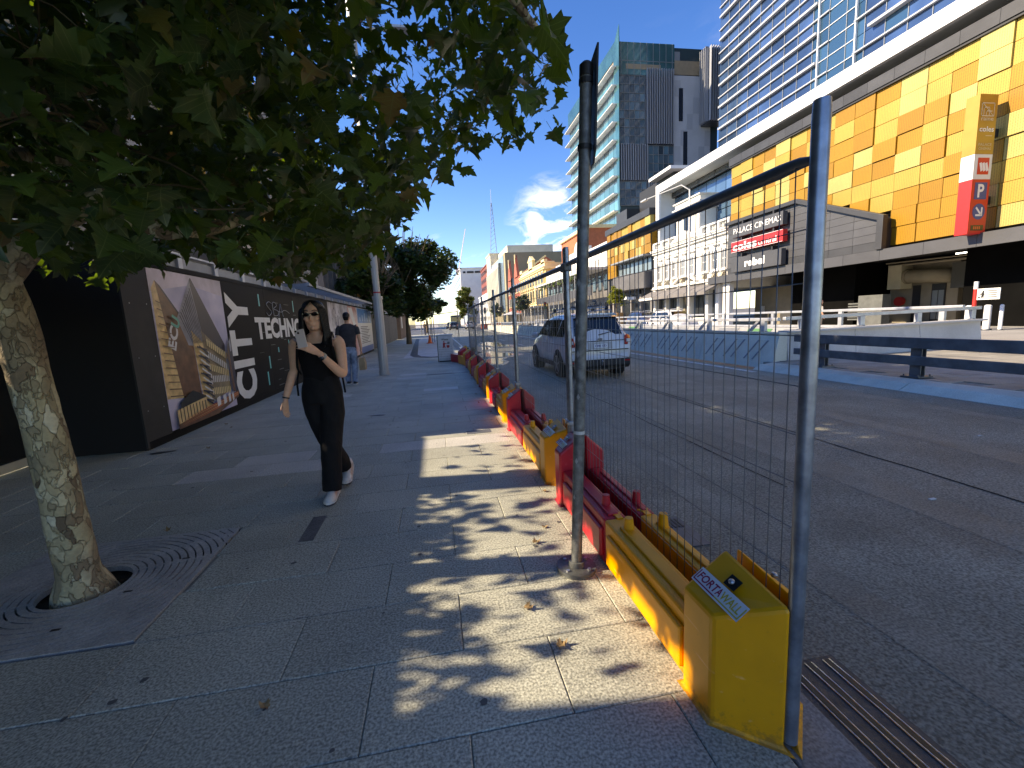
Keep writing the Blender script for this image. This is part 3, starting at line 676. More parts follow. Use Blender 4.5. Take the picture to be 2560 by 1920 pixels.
# --- office tower set back behind the centre
tw = thing('office_tower', 'tall blue glass office tower with white horizontal sunshade louvres', 'building', (45, 40, 12))
MB().b(40.3, 75, -30, 58.2, 12, 95).build('core', M('tower_core', (.03, .05, .09), .25, metal=.3), tw)
pane1 = mshare(MB().b(-.06, .2, .03, 1.87, .02, 1.33), 'pane', glass_b); pane2 = mshare(MB().b(-.06, .2, .03, 1.87, .02, 1.33), 'pane', M('tower_teal', (.045, .12, .20), .07, metal=.35, spec=.9, rnd=.3))
n_p = 0; strip = MB()
for k in range(36):
    z = 21.4+k*1.37
    for i in range(28):
        y = 56.3-i*1.9
        d = Vector((40.2, y, z-CAM_H)); f_ = d.dot(fw); u, w = d.dot(rt2)/f_, d.dot(up2)/f_
        inside = abs(u) < 1.24 and w < .92 and w > .0 and z > 13.2*(40/22)-1.45*.8-1
        me = pane2 if (8 <= i <= 10 or (i > 10 and k % 2 == 0 and i % 3 == 0)) else pane1
        if inside and n_p < 300: inst('pane', me, tw, (40.2, y, z)); n_p += 1
        elif w < 1.1: strip.b(40.14, 40.4, y+.03, y+1.87, z+.02, z+1.35)
    seg = [(42.3, 57.8, .42), (8, 36.6, .55)] if k % 2 else [(41, 58.1, .22), (8, 38.2, .3)]
    for (a, b_, dep) in seg: MB().b(40.14-dep, 40.1, a, b_, z-.05, z+(.17 if k % 2 else .07)).build('louvre', M('tower_louvre', (.40, .42, .45), .5, var=.08, vs=2), tw)
    MB().b(40.05, 40.12, 38.2, 42.3, z-.03, z+.03).build('transom', frame_w, tw)
if strip.v: tag(strip.build('pane_field', glass_b, tw), kind='stuff')
for y in (42.2, 38.1): MB().b(39.9, 40.12, y-.06, y+.06, 20, 72).build('mullion', frame_w, tw)
for i in range(14): y = 56.3-i*1.9; MB().b(40.08, 40.13, y-.025, y+.025, 20, 70).build('mullion', frame_g, tw)
# ================================================================== OTHER RIGHT-HAND BUILDINGS
stucco = M('white_stucco', (.70, .69, .65), .7, var=.07, vs=1.5, bump=.05, bs=30, blotch=.06)
stucco_y = M('yellow_stone', (.62, .46, .19), .75, var=.14, vs=1.2, blotch=.1)
stucco_y2 = M('pale_yellow_stone', (.70, .58, .33), .7, var=.1, vs=1.5)
brick_r = M('red_brick', (.33, .095, .06), .8, var=.2, vs=2.5, speck=.25, ss=8)
olive = M('olive_concrete', (.30, .26, .16), .8, var=.08, vs=.3)
cream = M('cream_concrete', (.62, .58, .47), .75, var=.08, vs=.5)
offwhite = M('off_white_render', (.68, .67, .64), .75, var=.06, vs=.4)
dkwin = M('window_dark', (.02, .025, .03), .1, spec=.8, rnd=.5)
def arch_pts(y0, y1, z0, z1, n=8):
    r_ = (y1-y0)/2; c = (y0+y1)/2; zs = z1-r_*.75
    return [(y0, z0), (y1, z0), (y1, zs)]+[(c+r_*math.cos(math.pi*i/n), zs+r_*.75*math.sin(math.pi*i/n)) for i in range(1, n)]+[(y0, zs)]
her = thing('heritage_building', 'ornate white two storey heritage building with arched windows and grey awnings', 'building', (22, 36, 0))
MB().b(22.15, 30, 30.45, 42.1, 3.0, 7.2).build('wall', stucco, her)
for (z0, z1, d) in ((7.05, 7.22, .25), (7.22, 7.34, .42), (7.34, 7.42, .5), (3.62, 3.74, .35), (3.74, 3.9, .2), (4.30, 4.38, .1), (6.62, 6.72, .1)):
    MB().b(22.15-d, 22.16, 30.45, 42.1, z0, z1).build('cornice', stucco, her, bevel=.02)
MB().b(22.05, 22.4, 30.45, 42.1, 7.42, 7.58).build('parapet_base', stucco, her); MB().b(22.02, 22.42, 30.45, 34.1, 8.05, 8.17).build('parapet_cap', stucco, her); MB().b(22.02, 22.42, 37.8, 42.1, 8.05, 8.17).build('parapet_cap', stucco, her)
for y in (30.6, 31.8, 33.0, 34.0, 37.9, 39.0, 40.4, 41.95): MB().b(22.0, 22.45, y-.16, y+.16, 7.58, 8.05).build('parapet_pier', stucco, her)
bal = mshare(MB().tube([(0, 0, 0), (0, 0, .1), (0, 0, .2), (0, 0, .33), (0, 0, .46)], [.05, .03, .065, .03, .05], 7), 'baluster', stucco, True)
for a, b_ in ((30.85, 31.6), (32.05, 32.8), (33.2, 33.8), (38.1, 38.8), (39.25, 40.1), (40.65, 41.7)):
    n = int((b_-a)/.17)
    for i in range(n): inst('baluster', bal, her, (22.22, a+(i+.5)*(b_-a)/n, 7.58))
# central tower bay
MB().b(22.1, 24.5, 34.2, 37.7, 7.42, 10.2).build('tower_bay', stucco, her)
for (z0, z1, d) in ((9.75, 9.9, .2), (10.2, 10.32, .35), (10.32, 10.75, .15), (10.75, 10.85, .3)): MB().b(22.1-d, 24.6, 34.2-d, 37.7+d, z0, z1).build('tower_cornice', stucco, her, bevel=.015)
for y in (34.35, 35.2, 36.7, 37.55): MB().b(22.0, 22.1, y-.13, y+.13, 7.5, 9.75).build('pilaster', stucco, her)
for i in range(9): MB().b(21.93, 21.96, 35.15+i*.2, 35.28+i*.2, 10.42, 10.62).build('relief_block', M('relief_grey', (.45, .44, .42), .7), her)
for y0 in (35.35, 35.85, 36.3): MB().b(22.02, 22.1, y0, y0+.35, 8.0, 9.4).build('window', dkwin, her)
m_ = MB(); m_.prism([(33.7, 7.42), (38.3, 7.42), (36.0, 8.28)], 'x', 21.6, 22.1); m_.build('pediment', stucco, her, bevel=.02)
m_ = MB(); m_.prism([(34.3, 7.46), (37.7, 7.46), (36.0, 8.1)], 'x', 21.56, 21.6); m_.build('pediment_field', M('stucco_shade', (.5, .48, .42), .8), her)
# arched windows with hoods, sills, corbels
for c, w in ((40.75, .42), (39.35, .42), (38.05, .42), (36.6, .5), (35.35, .5), (33.4, .46), (32.05, .46), (30.95, .42)):
    t_ = MB(); t_.prism(arch_pts(c-w, c+w, 4.45, 6.25), 'x', 22.06, 22.16); t_.build('window_surround', stucco, her, bevel=.015)
    wn = MB(); wn.prism(arch_pts(c-w*.66, c+w*.66, 4.6, 6.0), 'x', 22.045, 22.07); wo_ = wn.build('window', M('window_grey', (.12, .13, .14), .15, spec=.8, rnd=.4), her)
    MB().b(22.02, 22.05, c-.02, c+.02, 4.6, 5.95).build('glazing_bar', stucco, wo_); MB().b(22.02, 22.05, c-w*.66, c+w*.66, 5.25, 5.3).build('glazing_bar', stucco, wo_)
    MB().b(21.92, 22.1, c-w-.04, c+w+.04, 4.38, 4.48).build('sill', stucco, her)
    for s in (-1, 1):
        m_ = MB(); m_.tube([(21.98, c+s*w*.95, 4.46), (21.98, c+s*w*.95, 6.15)], .075, 8); m_.build('column', stucco, her)
        m_ = MB(); m_.ell((21.98, c+s*w*.5, 6.42), (.07, .17, .13), 8, 5); m_.build('scroll', stucco, her, smooth=True)
    m_ = MB(); m_.ell((21.97, c, 6.5), (.08, .12, .17), 8, 6); m_.build('scroll', stucco, her, smooth=True)
    m_ = MB(); m_.prism([(21.72, 3.94), (22.1, 3.94), (22.1, 4.28), (21.86, 4.22)], 'y', c-.12, c+.12); m_.build('corbel', M('corbel_stone', (.38, .33, .24), .8), her)
m_ = MB(); n = 12; P = [(34.1+3.9*i/n, 3.9+.62*math.sin(math.pi*i/n)) for i in range(n+1)]; Q = [(y, max(3.88, z-.16)) for y, z in P]
m_.prism(P+Q[::-1], 'x', 21.7, 22.1); m_.build('arched_hood', stucco, her)
# awnings and shopfronts
awn = M('awning_cloth', (.17, .16, .155), .85, var=.1, vs=2)
for y0, y1 in ((31.2, 34.0), (34.1, 36.7), (36.8, 39.4), (39.5, 42.4)):
    m_ = MB(); m_.prism([(22.1, 3.55), (20.6, 2.85), (20.6, 2.78), (22.1, 3.48)], 'y', y0, y1); m_.build('awning', awn, her)
    MB().b(20.58, 20.63, y0, y1, 2.62, 2.83).build('awning_valance', stucco if y0 > 39 else awn, her)
for y in (30.75, 33.0, 35.6, 37.3, 39.6, 41.7): MB().b(21.95, 22.4, y-.2, y+.2, .1, 3.62).build('pier', stucco, her, bevel=.02)
for y0, y1, m in ((31.0, 32.7, dkwin), (33.3, 35.3, dkwin), (35.9, 37.0, beige), (37.6, 39.3, dkwin), (39.9, 41.4, dkwin)):
    MB().b(22.3, 22.4, y0, y1, .1, 3.3).build('shopfront', m, her)
    for k in (1, 2): y = y0+(y1-y0)*k/3; MB().b(22.26, 22.3, y-.03, y+.03, .1, 3.2).build('shopfront_bar', black_p, her)
    MB().b(22.22, 22.3, y0, y1, .1, .8).build('stall_riser', stucco, her)
ra = MB(); ra.b(24, 34, 30.5, 42, 7.4, 7.6); ra.build('roof', M('roof_grey'), her)
# --- second gold building with black box and bar balcony
gb = thing('gold_building', 'smaller gold panelled building with black roof box and concrete balcony', 'building', (22, 48, 0))
MB().b(22.3, 36, 42.4, 53.8, 3.5, 11.2).build('wall', clad_bk, gb); MB().b(21.75, 22.9, 42.3, 53.9, 11.1, 11.75).build('parapet', clad, gb)
MB().b(24.5, 34, 42.5, 50, 11.75, 15.2).build('plant_room', M('black_metal_box', (.014, .015, .017), .6), gb); MB().b(22.9, 25, 50, 53, 11.75, 13.5).build('plant_box', clad, gb); MB().b(23.6, 26, 41.6, 46, 15.2, 15.5).build('roof_slab', fascia_w, gb)
y = 42.35; rg = random.Random(5)
while y < 53.6:
    w = rg.choice((.9, 1.05, 1.2)); w = min(w, 53.8-y)
    for k in range(4):
        MB().b(22.0-rg.choice((0, .06, .12)), 22.28, y+.012, y+w-.012, 7.5+k*.9+.012, 8.4+k*.9-.012).build('gold_panel', golds[rg.choices(range(4), (1.5, 2, 4, 3))[0]], gb)
    y += w
for k in range(2):
    for i in range(3): MB().b(22.0, 22.25, 51.2+i*.87, 52.05+i*.87, 5.8+k*.85, 6.63+k*.85).build('gold_panel', golds[2+(i+k) % 2], gb)
for k in range(5): MB().b(22.29, 24, 42.36, 42.42, 7.5+.74*k, 8.22+.74*k).build('gold_panel', golds[3], gb)
MB().b(22.25, 22.4, 42.6, 51, 5.8, 7.2).build('window_band', M('bar_window', (.14, .18, .2), .15, spec=.8), gb)
for i in range(9): MB().b(22.18, 22.25, 42.6+i*1.04, 42.68+i*1.04, 5.8, 7.2).build('mullion', black_p, gb)
MB().b(21.2, 22.3, 42.6, 51.0, 7.2, 7.35).build('ledge', frame_g, gb)
m_ = MB(); m_.prism([(22.3, 51.3), (21.6, 51.3), (20.9, 49.5), (20.9, 45.2), (21.6, 43.0), (22.3, 43.0)], 'z', 4.0, 5.65); m_.build('balcony', M('dark_concrete', (.10, .10, .105), .8, var=.2, vs=1, blotch=.2), gb)
MB().b(22.6, 22.8, 42.4, 53.8, 0, 4).build('shopfront', dkwin, gb)
for y in (43, 45.5, 48, 50.5, 53): MB().b(22.3, 22.6, y-.2, y+.2, .1, 4).build('pier', M('grey_render', (.22, .21, .2), .8), gb)
MB().b(21.6, 22.4, 50.2, 52.8, .1, 1.6).build('timber_screen', M('timber_screen', (.42, .24, .1), .6, var=.2), gb)
for i, y in enumerate((44.5, 46.2)): MB().b(21.0, 21.3, y, y+1.4, 2.9+.1*i, 3.2+.1*i).build('hanging_sign', fascia_w, gb)
# --- white fronted building with verandah
wv = thing('verandah_building', 'white parapet building with grey verandah between gold and yellow buildings', 'building', (22, 68, 0))
MB().b(22.4, 34, 54, 85, 3.5, 10.0).build('wall', offwhite, wv)
for y0, y1, h in ((54.0, 60.5, 10.6), (60.6, 70, 11.2), (70.1, 78, 10.4), (78.1, 85, 9.6)):
    MB().b(22.0, 22.45, y0, y1, 7.6, h).build('parapet', offwhite, wv, bevel=.03)
    n = int((y1-y0)/1.1)
    for i in range(n): y = y0+.5+i*1.1; MB().b(21.93, 22.0, y, y+.35, 7.95, 8.7).build('relief_panel', M('stucco_shade'), wv)
m_ = MB(); n = 12; m_.prism([(64.6+2.6*math.cos(math.pi*i/n), 11.2+1.5*math.sin(math.pi*i/n)) for i in range(n+1)], 'x', 22.0, 22.4); m_.build('crest', offwhite, wv)
MB().b(19.6, 22.4, 54.2, 84.8, 7.2, 7.5).build('verandah_roof', M('verandah_white', (.6, .61, .6), .6), wv)
for i in range(11): y = 55+i*2.9; m_ = MB(); m_.tube([(19.9, y, .1), (19.9, y, 7.2)], .07, 6); m_.build('verandah_post', frame_g, wv)
MB().b(19.8, 19.9, 54.2, 84.8, 4.0, 5.1).build('balustrade', M('dark_balustrade', (.06, .06, .065), .6), wv)
MB().b(22.25, 22.4, 54, 85, .1, 7.2).build('shopfront', M('shop_shade', (.12, .115, .11), .6, var=.3, vs=1.2), wv)
for i in range(15): y = 54.6+i*2.05; o_ = MB(); o_.prism(arch_pts(y, y+1.1, .4, 3.1), 'x', 22.18, 22.26); o_.build('window', dkwin, wv); MB().b(22.18, 22.26, y, y+1.1, 4.6, 6.6).build('window', dkwin, wv)
for i in range(9):
    hb = MB(); y = 56+i*3.1
    for k in range(14): a = random.uniform(0, 6.28); hb.ell((19.8+random.uniform(-.2, .2), y+random.uniform(-.7, .7), 7.1+random.uniform(-.6, .1)), (.16, .16, .14), 5, 4)
    hb.build('planter_foliage', M('verandah_plant', (.12, .17, .04), .8, var=.4, vs=4), wv)
# --- yellow stone heritage hotel
yh = thing('heritage_hotel', 'yellow stone three storey heritage hotel with cornices and tall windows', 'building', (22, 98, 0))
MB().b(22.2, 38, 86, 111, 3.2, 11.6).build('wall', stucco_y, yh)
for z0, z1, d in ((11.0, 11.3, .5), (11.3, 11.45, .7), (8.0, 8.2, .3), (4.2, 4.45, .4), (12.2, 12.45, .3)): MB().b(22.2-d, 24, 86-d, 111, z0, z1).build('cornice', stucco_y2, yh)
MB().b(22.0, 38, 85.9, 111, 11.45, 12.2).build('parapet', stucco_y2, yh)
for y0, y1, h in ((86, 88.5, 12.9), (96.5, 100.5, 14.0), (108.5, 111, 13.2)): MB().b(21.9, 22.6, y0, y1, 12.2, h).build('parapet_block', stucco_y2, yh)
m_ = MB(); m_.prism([(95.8, 14.0), (101.2, 14.0), (98.5, 15.2)], 'x', 21.8, 22.5); m_.build('pediment', stucco_y2, yh)
for i in range(9):
    y = 87.4+i*2.7
    for z0, z1 in ((4.9, 7.4), (8.5, 10.6)):
        MB().b(21.95, 22.2, y-.25, y+1.5, z0-.2, z1+.25).build('window_surround', stucco_y2, yh); MB().b(21.9, 21.96, y+.1, y+1.15, z0, z1).build('window', dkwin, yh)
    MB().b(21.85, 22.2, y+1.75, y+2.1, 4.5, 11).build('pilaster', stucco_y2, yh)
for x in (23.3, 25.9, 28.5):
    for z0, z1 in ((4.9, 7.4), (8.5, 10.6)): MB().b(x, x+1, 85.93, 86, z0, z1).build('window', dkwin, yh)
MB().b(19.5, 22.3, 86, 111, 3.6, 3.85).build('verandah_roof', offwhite, yh); MB().b(22.15, 22.3, 86, 111, .1, 3.6).build('shopfront', M('shop_shade'), yh)
for i in range(8): y = 86.6+i*3.4; m_ = MB(); m_.tube([(19.8, y, .1), (19.8, y, 3.6)], .09, 6); m_.build('verandah_post', offwhite, yh)
# --- brick gabled building
bg_ = thing('brick_building', 'red brick gabled building with white stone trim beyond the yellow hotel', 'building', (22, 121, 0))
MB().b(22.3, 40, 112, 132, 3, 12.5).build('wall', brick_r, bg_)
m_ = MB(); m_.prism([(22.3, 12.5), (36, 12.5), (29, 17)], 'y', 112, 112.4); m_.build('gable', brick_r, bg_)
m_ = MB(); m_.prism([(22.0, 12.4), (22.5, 12.4), (29.2, 17), (29, 17.3)], 'y', 111.8, 112.5); m_.build('gable_coping', stucco_y2, bg_)
m_ = MB(); m_.prism([(22.3, 12.5), (36, 12.5), (29, 16.6)], 'y', 112.5, 132); m_.build('roof', M('terracotta', (.36, .1, .05), .8, var=.2, vs=3), bg_)
for y0 in (115, 125):
    m_ = MB(); m_.prism([(y0, 12.5), (y0+5, 12.5), (y0+3.2, 16.6), (y0+2.5, 18.2), (y0+1.8, 16.6)], 'x', 22, 22.6); m_.build('dormer', brick_r, bg_); MB().b(21.9, 22.2, y0+2.2, y0+2.8, 16, 18.4).build('finial', stucco_y2, bg_)
for i in range(6):
    for z in (5, 8.6): MB().b(22.15, 22.3, 113.2+i*3.1, 114.8+i*3.1, z, z+2.2).build('window', dkwin, bg_); MB().b(22.1, 22.3, 113+i*3.1, 115+i*3.1, z-.3, z-.05).build('sill', stucco_y2, bg_)
# --- olive office block, ribbed cream building, far blocks
ob_ = thing('office_block', 'wide olive concrete office block with pale roof storey behind the brick gable', 'building', (30, 150, 0))
MB().b(22.6, 41, 137, 168, 0, 21.9).build('wall', olive, ob_); MB().b(25.7, 41.6, 150, 175, 21.9, 26.2).build('roof_storey', cream, ob_); MB().b(22.45, 22.62, 140, 168, 4, 21.5).build('glass_side', M('far_glass', (.25, .35, .45), .15, metal=.4), ob_)
rb = thing('ribbed_building', 'cream building with tall vertical ribs on its street front', 'building', (22, 160, 0))
MB().b(22.0, 22.5, 146, 176, 4, 19.8).build('wall', dkwin, rb); MB().b(21.5, 22.5, 145.8, 176.2, 18.6, 19.9).build('parapet', cream, rb); MB().b(21.5, 22.5, 145.8, 176.2, 4.5, 6).build('base', cream, rb)
for i in range(11): MB().b(21.4, 22.1, 146+i*3, 147.3+i*3, 6, 18.6).build('rib', cream, rb)
MB().b(22.0, 24, 145.7, 146, 4, 20).build('side_wall', M('brown_glass', (.08, .07, .05), .3), rb)
fars = [('office_block', 'low white building between the ribbed building and the far towers', 22, 45, 177, 218, 12.2, offwhite, 8), ('office_block', 'dark red brick tower block far down the street', 24, 50, 185, 222, 25.5, M('dark_red', (.2, .05, .04), .8), 10),
        ('office_block', 'large white blank tower with roof sign far down the street', 15, 42, 240, 330, 29.5, offwhite, 0), ('office_block', 'beige plant tower under the radio mast', 22.6, 30, 172, 184, 26.5, cream, 0)]
for nm, lb, x0, x1, y0, y1, h, m, nw in fars:
    t = thing(nm, lb, 'building', ((x0+x1)/2, y0, 0)); MB().b(x0, x1, y0, y1, 0, h).build('wall', m, t)
    MB().b(x0-.3, x1, y0-.3, y1, h, h+.5).build('parapet', m, t)
    for i in range(nw):
        for k in range(int(h/3.6)): MB().b(x0-.12, x0, y0+1.5+i*(y1-y0-2)/max(nw, 1), y0+3.2+i*(y1-y0-2)/max(nw, 1), 1.5+k*3.5, 3.2+k*3.5).build('window', dkwin, t)
    if 'dark red' in lb:
        for k in range(6): MB().b(x0+6, x0+6.6, y0-.1, y0, 4+k*3.4, 6+k*3.4).build('window', frame_w, t)
    if 'roof sign' in lb:
        for a, b_ in ((1.5, 2.8), (3.6, 7.2), (7.8, 13.4), (14, 18.6), (19.2, 24)): MB().b(x0+a, x0+b_, y0-.2, y0, h-2.4, h-1.4).build('sign_word', ink, t)
        for k in range(7): MB().b(x0-.15, x0, y0+4, y1-4, 3+k*3.6, 4.8+k*3.6).build('window_band', dkwin, t)
rt_ = thing('brick_building', 'orange brick parapet building behind the white verandah building', 'building', (26, 74, 0))
MB().b(25, 40, 69, 84, 0, 15.2).build('wall', M('orange_brick', (.42, .13, .06), .8, var=.15, vs=2), rt_); MB().b(24.6, 40, 68.7, 84.2, 15.2, 15.7).build('cornice', stucco_y2, rt_)
# --- teal glass tower
tt = thing('glass_tower', 'teal glass tower with white sun blades and vertical grey fins', 'building', (32, 75, 0))
MB().b(30.25, 47, 68.45, 92.6, 3, 41.6).build('core', M('teal_core', (.04, .07, .08), .3, metal=.2), tt)
MB().b(29.9, 30.1, 67.6, 92.8, 39.9, 42.3).build('glass_screen', glass_t, tt)
m_ = MB(); m_.add([(29.95, 67.3, 43.8), (29.95, 69.5, 41.7), (29.95, 68.3, 15), (29.95, 67.9, 15)], [(0, 1, 2, 3)]); m_.add([(29.87, 67.3, 43.8), (29.87, 69.5, 41.7), (29.87, 68.3, 15), (29.87, 67.9, 15)], [(0, 1, 2, 3)]); m_.build('corner_blade', glass_t, tt)
spm = mshare(MB().b(-.05, .2, .02, 1.98, 0, 1.55), 'pane', M('teal_pane', (.10, .26, .29), .1, metal=.25, spec=.9, rnd=.35)); wpm = mshare(MB().b(-.02, .2, .05, 1.95, 0, 1.0), 'pane', M('teal_dark_pane', (.06, .12, .16), .08, spec=.9, rnd=.5))
for k in range(10):
    z = 12.6+k*2.62
    for i in range(12):
        y = 68.3+i*2.03; inst('pane', spm, tt, (30.1, y, z)); inst('pane', wpm, tt, (30.1, y, z+1.56))
    MB().b(29.15, 30.05, 68.4, 93.1, z+2.42, z+2.52).build('sun_blade', frame_w, tt)
    for i in range(13): MB().b(29.2, 30.05, 68.4+i*2.03-.05, 68.4+i*2.03+.05, z+2.34, z+2.42).build('bracket', frame_w, tt)
for i in range(12): MB().b(30.0, 30.25, 68.4+i*2.03, 70.38+i*2.03, 38.95, 39.85).build('attic_panel', M('bronze_panel', (.28, .22, .15), .5, var=.1), tt)
# front: glass grid, fins, white flank
def yface(name, x0, x1, z0, z1, m, d=.15, p=tt): return MB().b(x0, x1, 68.3-d, 68.3, z0, z1).build(name, m, p)
yface('glass_head', 30.0, 39.3, 37.4, 41.9, glass_t)
for i in range(9): yface('mullion', 30.5+i*1.05, 30.56+i*1.05, 37.4, 41.9, frame_g, .2)
yface('mullion_rail', 30.0, 39.3, 39.3, 39.36, frame_g, .2); yface('attic_panel', 31.3, 37, 38.2, 38.9, M('bronze_panel'), .18)
for (x0, x1, z0, z1) in ((30.1, 34.4, 27.5, 37.3), (34.9, 39.2, 22.1, 27.3), (30.1, 34.6, 18.4, 22.0)):
    nx = 5; nz_ = int((z1-z0)/1.2)
    for i in range(nx):
        for k in range(nz_):
            a = x0+(x1-x0)*i/nx; b_ = z0+(z1-z0)*k/nz_
            yface('pane', a+.04, a+(x1-x0)/nx-.04, b_+.05, b_+(z1-z0)/nz_-.05, M('front_pane', (.06, .10, .13), .08, spec=.9, rnd=.5) if (i+k) % 3 else M('teal_dark_pane'), .1)
    for i in range(nx+1): a = x0+(x1-x0)*i/nx; yface('mullion', a-.02, a+.02, z0, z1, frame_g, .22)
    for k in range(nz_+1): b_ = z0+(z1-z0)*k/nz_; yface('transom', x0, x1, b_-.025, b_+.025, frame_g, .2)
fin_m = M('grey_fin', (.34, .36, .40), .45, metal=.3)
for (x0, x1, z0, z1) in ((34.5, 39.2, 27.5, 38.3), (30.1, 34.8, 22.1, 27.4), (34.7, 39.2, 17, 22.0)):
    yface('dark_face', x0, x1, z0, z1, M('fin_back', (.04, .05, .065), .3), .1)
    for i in range(12): a = x0+(x1-x0)*(i+.5)/12; yface('fin', a-.05, a+.05, z0, z1, fin_m, .55)
yface('white_flank', 39.3, 45.6, 15, 37.6, M('flank_white', (.44, .46, .50), .6, var=.06, vs=.5), .08)
for i in range(6):
    for k in range(9):
        if (i*3+k*5) % 4 == 0: yface('flank_panel', 39.4+i*1.04, 40.4+i*1.04, 15.4+k*2.4, 17.7+k*2.4, M('flank_grey', (.36, .38, .42), .6), .11)
yface('flank_slot', 40.1, 40.8, 31, 35.8, glass_d, .12); yface('flank_slot', 40.9, 41.6, 16, 29.5, glass_d, .12); yface('attic', 39.3, 43.8, 37.7, 39.7, M('bronze_panel'), .1); yface('roof_box', 39.3, 40.3, 39.7, 41.0, frame_g, -1)
MB().b(43.9, 47.5, 66.2, 68.2, 30.2, 40.6).build('fin_box', M('fin_back'), tt)
for i in range(9): MB().b(43.95+i*.4, 44.05+i*.4, 65.7, 66.2, 30.3, 40.8).build('fin', fin_m, tt)
for i in range(4): MB().b(43.3, 43.9, 66.3+i*.45, 66.4+i*.45, 30.3, 40.8).build('fin', fin_m, tt)
for i in range(5): MB().b(30.4, 31.0, 70+i*5, 70.6+i*5, 3, 12.6).build('column', offwhite, tt)
# street light masts on the right, mast and crane far off
mast = thing('street_light', 'slim grey street light mast in front of the white heritage building', 'street light', (20, 32.4, .1))
m_ = MB(); m_.tube([(20, 32.4, .1), (20, 32.4, 10.6), (19.6, 32.9, 11.1)], [.09, .06, .05], 8); m_.build('pole', M('mast_grey', (.5, .51, .52), .5, metal=.3), mast)
m_ = MB(); m_.tube([(19.6, 32.9, 11.1), (19.0, 37.5, 11.25)], .04, 6); m_.build('arm', M('mast_grey'), mast); MB().b(18.85, 19.15, 37.3, 38.3, 11.18, 11.28).build('lamp_head', M('mast_grey'), mast)
rmm = thing('radio_mast', 'thin lattice radio mast far behind the buildings', 'mast', (24, 178, 26.5)); lm = M('lattice_steel', (.32, .36, .42), .6)
for s in (-1, 1): m_ = MB(); m_.tube([(25+s*1.3, 178, 26.5), (25+s*.15, 178, 47)], .14, 5); m_.build('leg', lm, rmm)
for i in range(12): z = 27.5+i*1.6; w = 1.3-1.15*(z-26.5)/20.5; m_ = MB(); m_.tube([(25-w, 178, z), (25+w*.93, 178, z+1.6)], .07, 4); m_.build('brace', lm, rmm)
m_ = MB(); m_.tube([(25, 178, 47), (25, 178, 52)], .08, 4); m_.build('antenna', lm, rmm)
cr = thing('tower_crane', 'red and white luffing crane jib rising behind the far white tower', 'crane', (20, 300, 30)); cm = M('crane_red', (.62, .42, .40), .6)
m_ = MB(); m_.tube([(18, 300, 0), (18, 300, 36)], .5, 4); m_.build('tower', cm, cr); m_ = MB(); m_.tube([(18, 300, 36), (24, 300, 62)], [.28, .15], 4); m_.build('jib', cm, cr); MB().b(16, 18.5, 299, 301, 34, 37).build('cab', cm, cr)
cr2 = thing('tower_crane', 'small grey crane jib far left of the white tower', 'crane', (2, 400, 0))
m_ = MB(); m_.tube([(4, 400, 0), (4, 400, 30)], .2, 4); m_.build('tower', lm, cr2); m_ = MB(); m_.tube([(4, 400, 28), (12, 400, 46)], [.22, .15], 4); m_.build('jib', lm, cr2)
# ================================================================== LEFT SIDE: HOARDING AND BUILDING SITE (hoarding face at x = -3.8)
hb_m = M('hoarding_black', (.006, .0065, .007), .55, var=.19, vs=3, spec=.12, blotch=.2)
hb_g = M('hoarding_grey', (.04, .041, .042), .6, spec=.25, var=.18, vs=2.5, blotch=.2, bump=.05, bs=20)
HX = -3.8; HT = 2.42
ho = thing('hoarding', 'long black site hoarding with printed panels beside the pavement', 'hoarding', (HX, 20, 0))
ply = [(6.27, 6.80, hb_g), (6.80, 8.90, hb_m)]
y = 8.90
while y < 16.9: ply.append((y, y+2.0, hb_m)); y += 2.0
ply += [(16.9, 19.0, M('print_blue_grey', (.10, .14, .26), .3, var=.5, vs=1.5, col2=(.4, .42, .5))), (19.0, 20.5, M('print_blue_grey')), (20.5, 22.85, M('print_red_white', (.55, .05, .03), .3, var=.3, vs=1.2, col2=(.7, .62, .6))), (22.85, 27.7, M('print_white', (.62, .64, .66), .35, var=.06, vs=1))]
for a, b_, m in ply: MB().b(HX-.03, HX, a+.003, b_-.003, -.01, HT).build('panel', m, ho)
MB().b(HX-.06, HX+.012, 6.27, 27.7, HT, HT+.06).build('cap_rail', hb_m, ho)
MB().b(HX, HX+.006, 6.27, 27.7, -.01, .1).build('base_strip', hb_m, ho)
MB().b(-4.95, HX, 6.24, 6.268, -.01, HT+.06).build('return_panel', M('hoarding_return', (.006, .006, .007), .7), ho)
MB().b(HX-.012, HX+.012, 6.225, 6.262, .02, HT+.06).build('corner_trim', hb_g, ho)
for z in (.5, 1.2, 1.9):
    for y in (6.36, 6.70): m_ = MB(); m_.tube([(HX, y, z), (HX+.004, y, z)], .008, 6); m_.build('screw', steel, ho)
# --- printed picture of a glass corner building at dusk (flat print, thin layers)
def pm(n, c=(.5,.5,.5), r_=.32, **k): return M('poster_'+n, c, r_, **k)
PX = HX+.004
poster = MB().b(HX, PX, 6.80, 8.88, .12, 2.40).build('poster', pm('sky', (.36, .37, .62), var=.15, vs=1.3, col2=(.60, .56, .70)), ho)
layer = [0]
def pq(name, pts, m):
    """polygon given in poster fractions: u to the right (away along the street), v up"""
    layer[0] += 1; x = PX+.0004*layer[0]
    m_ = MB(); m_.add([(x, 6.80+2.08*u, .12+2.28*v) for u, v in pts], [tuple(range(len(pts)))]); return m_.build(name, m, poster)
navy = pm('navy', (.030, .030, .05)); brown = pm('brown', (.17, .085, .045), var=.4, vs=5); gold_ = pm('gold', (.70, .50, .24), var=.3, vs=9); palew = pm('pale', (.66, .66, .68)); steelb = pm('steel', (.30, .31, .38), var=.3, vs=7)
pq('print', [(0, .86), (.5, .93), (1, .88), (1, 1), (0, 1)], pm('cloud', (.50, .45, .55), var=.3, vs=2))
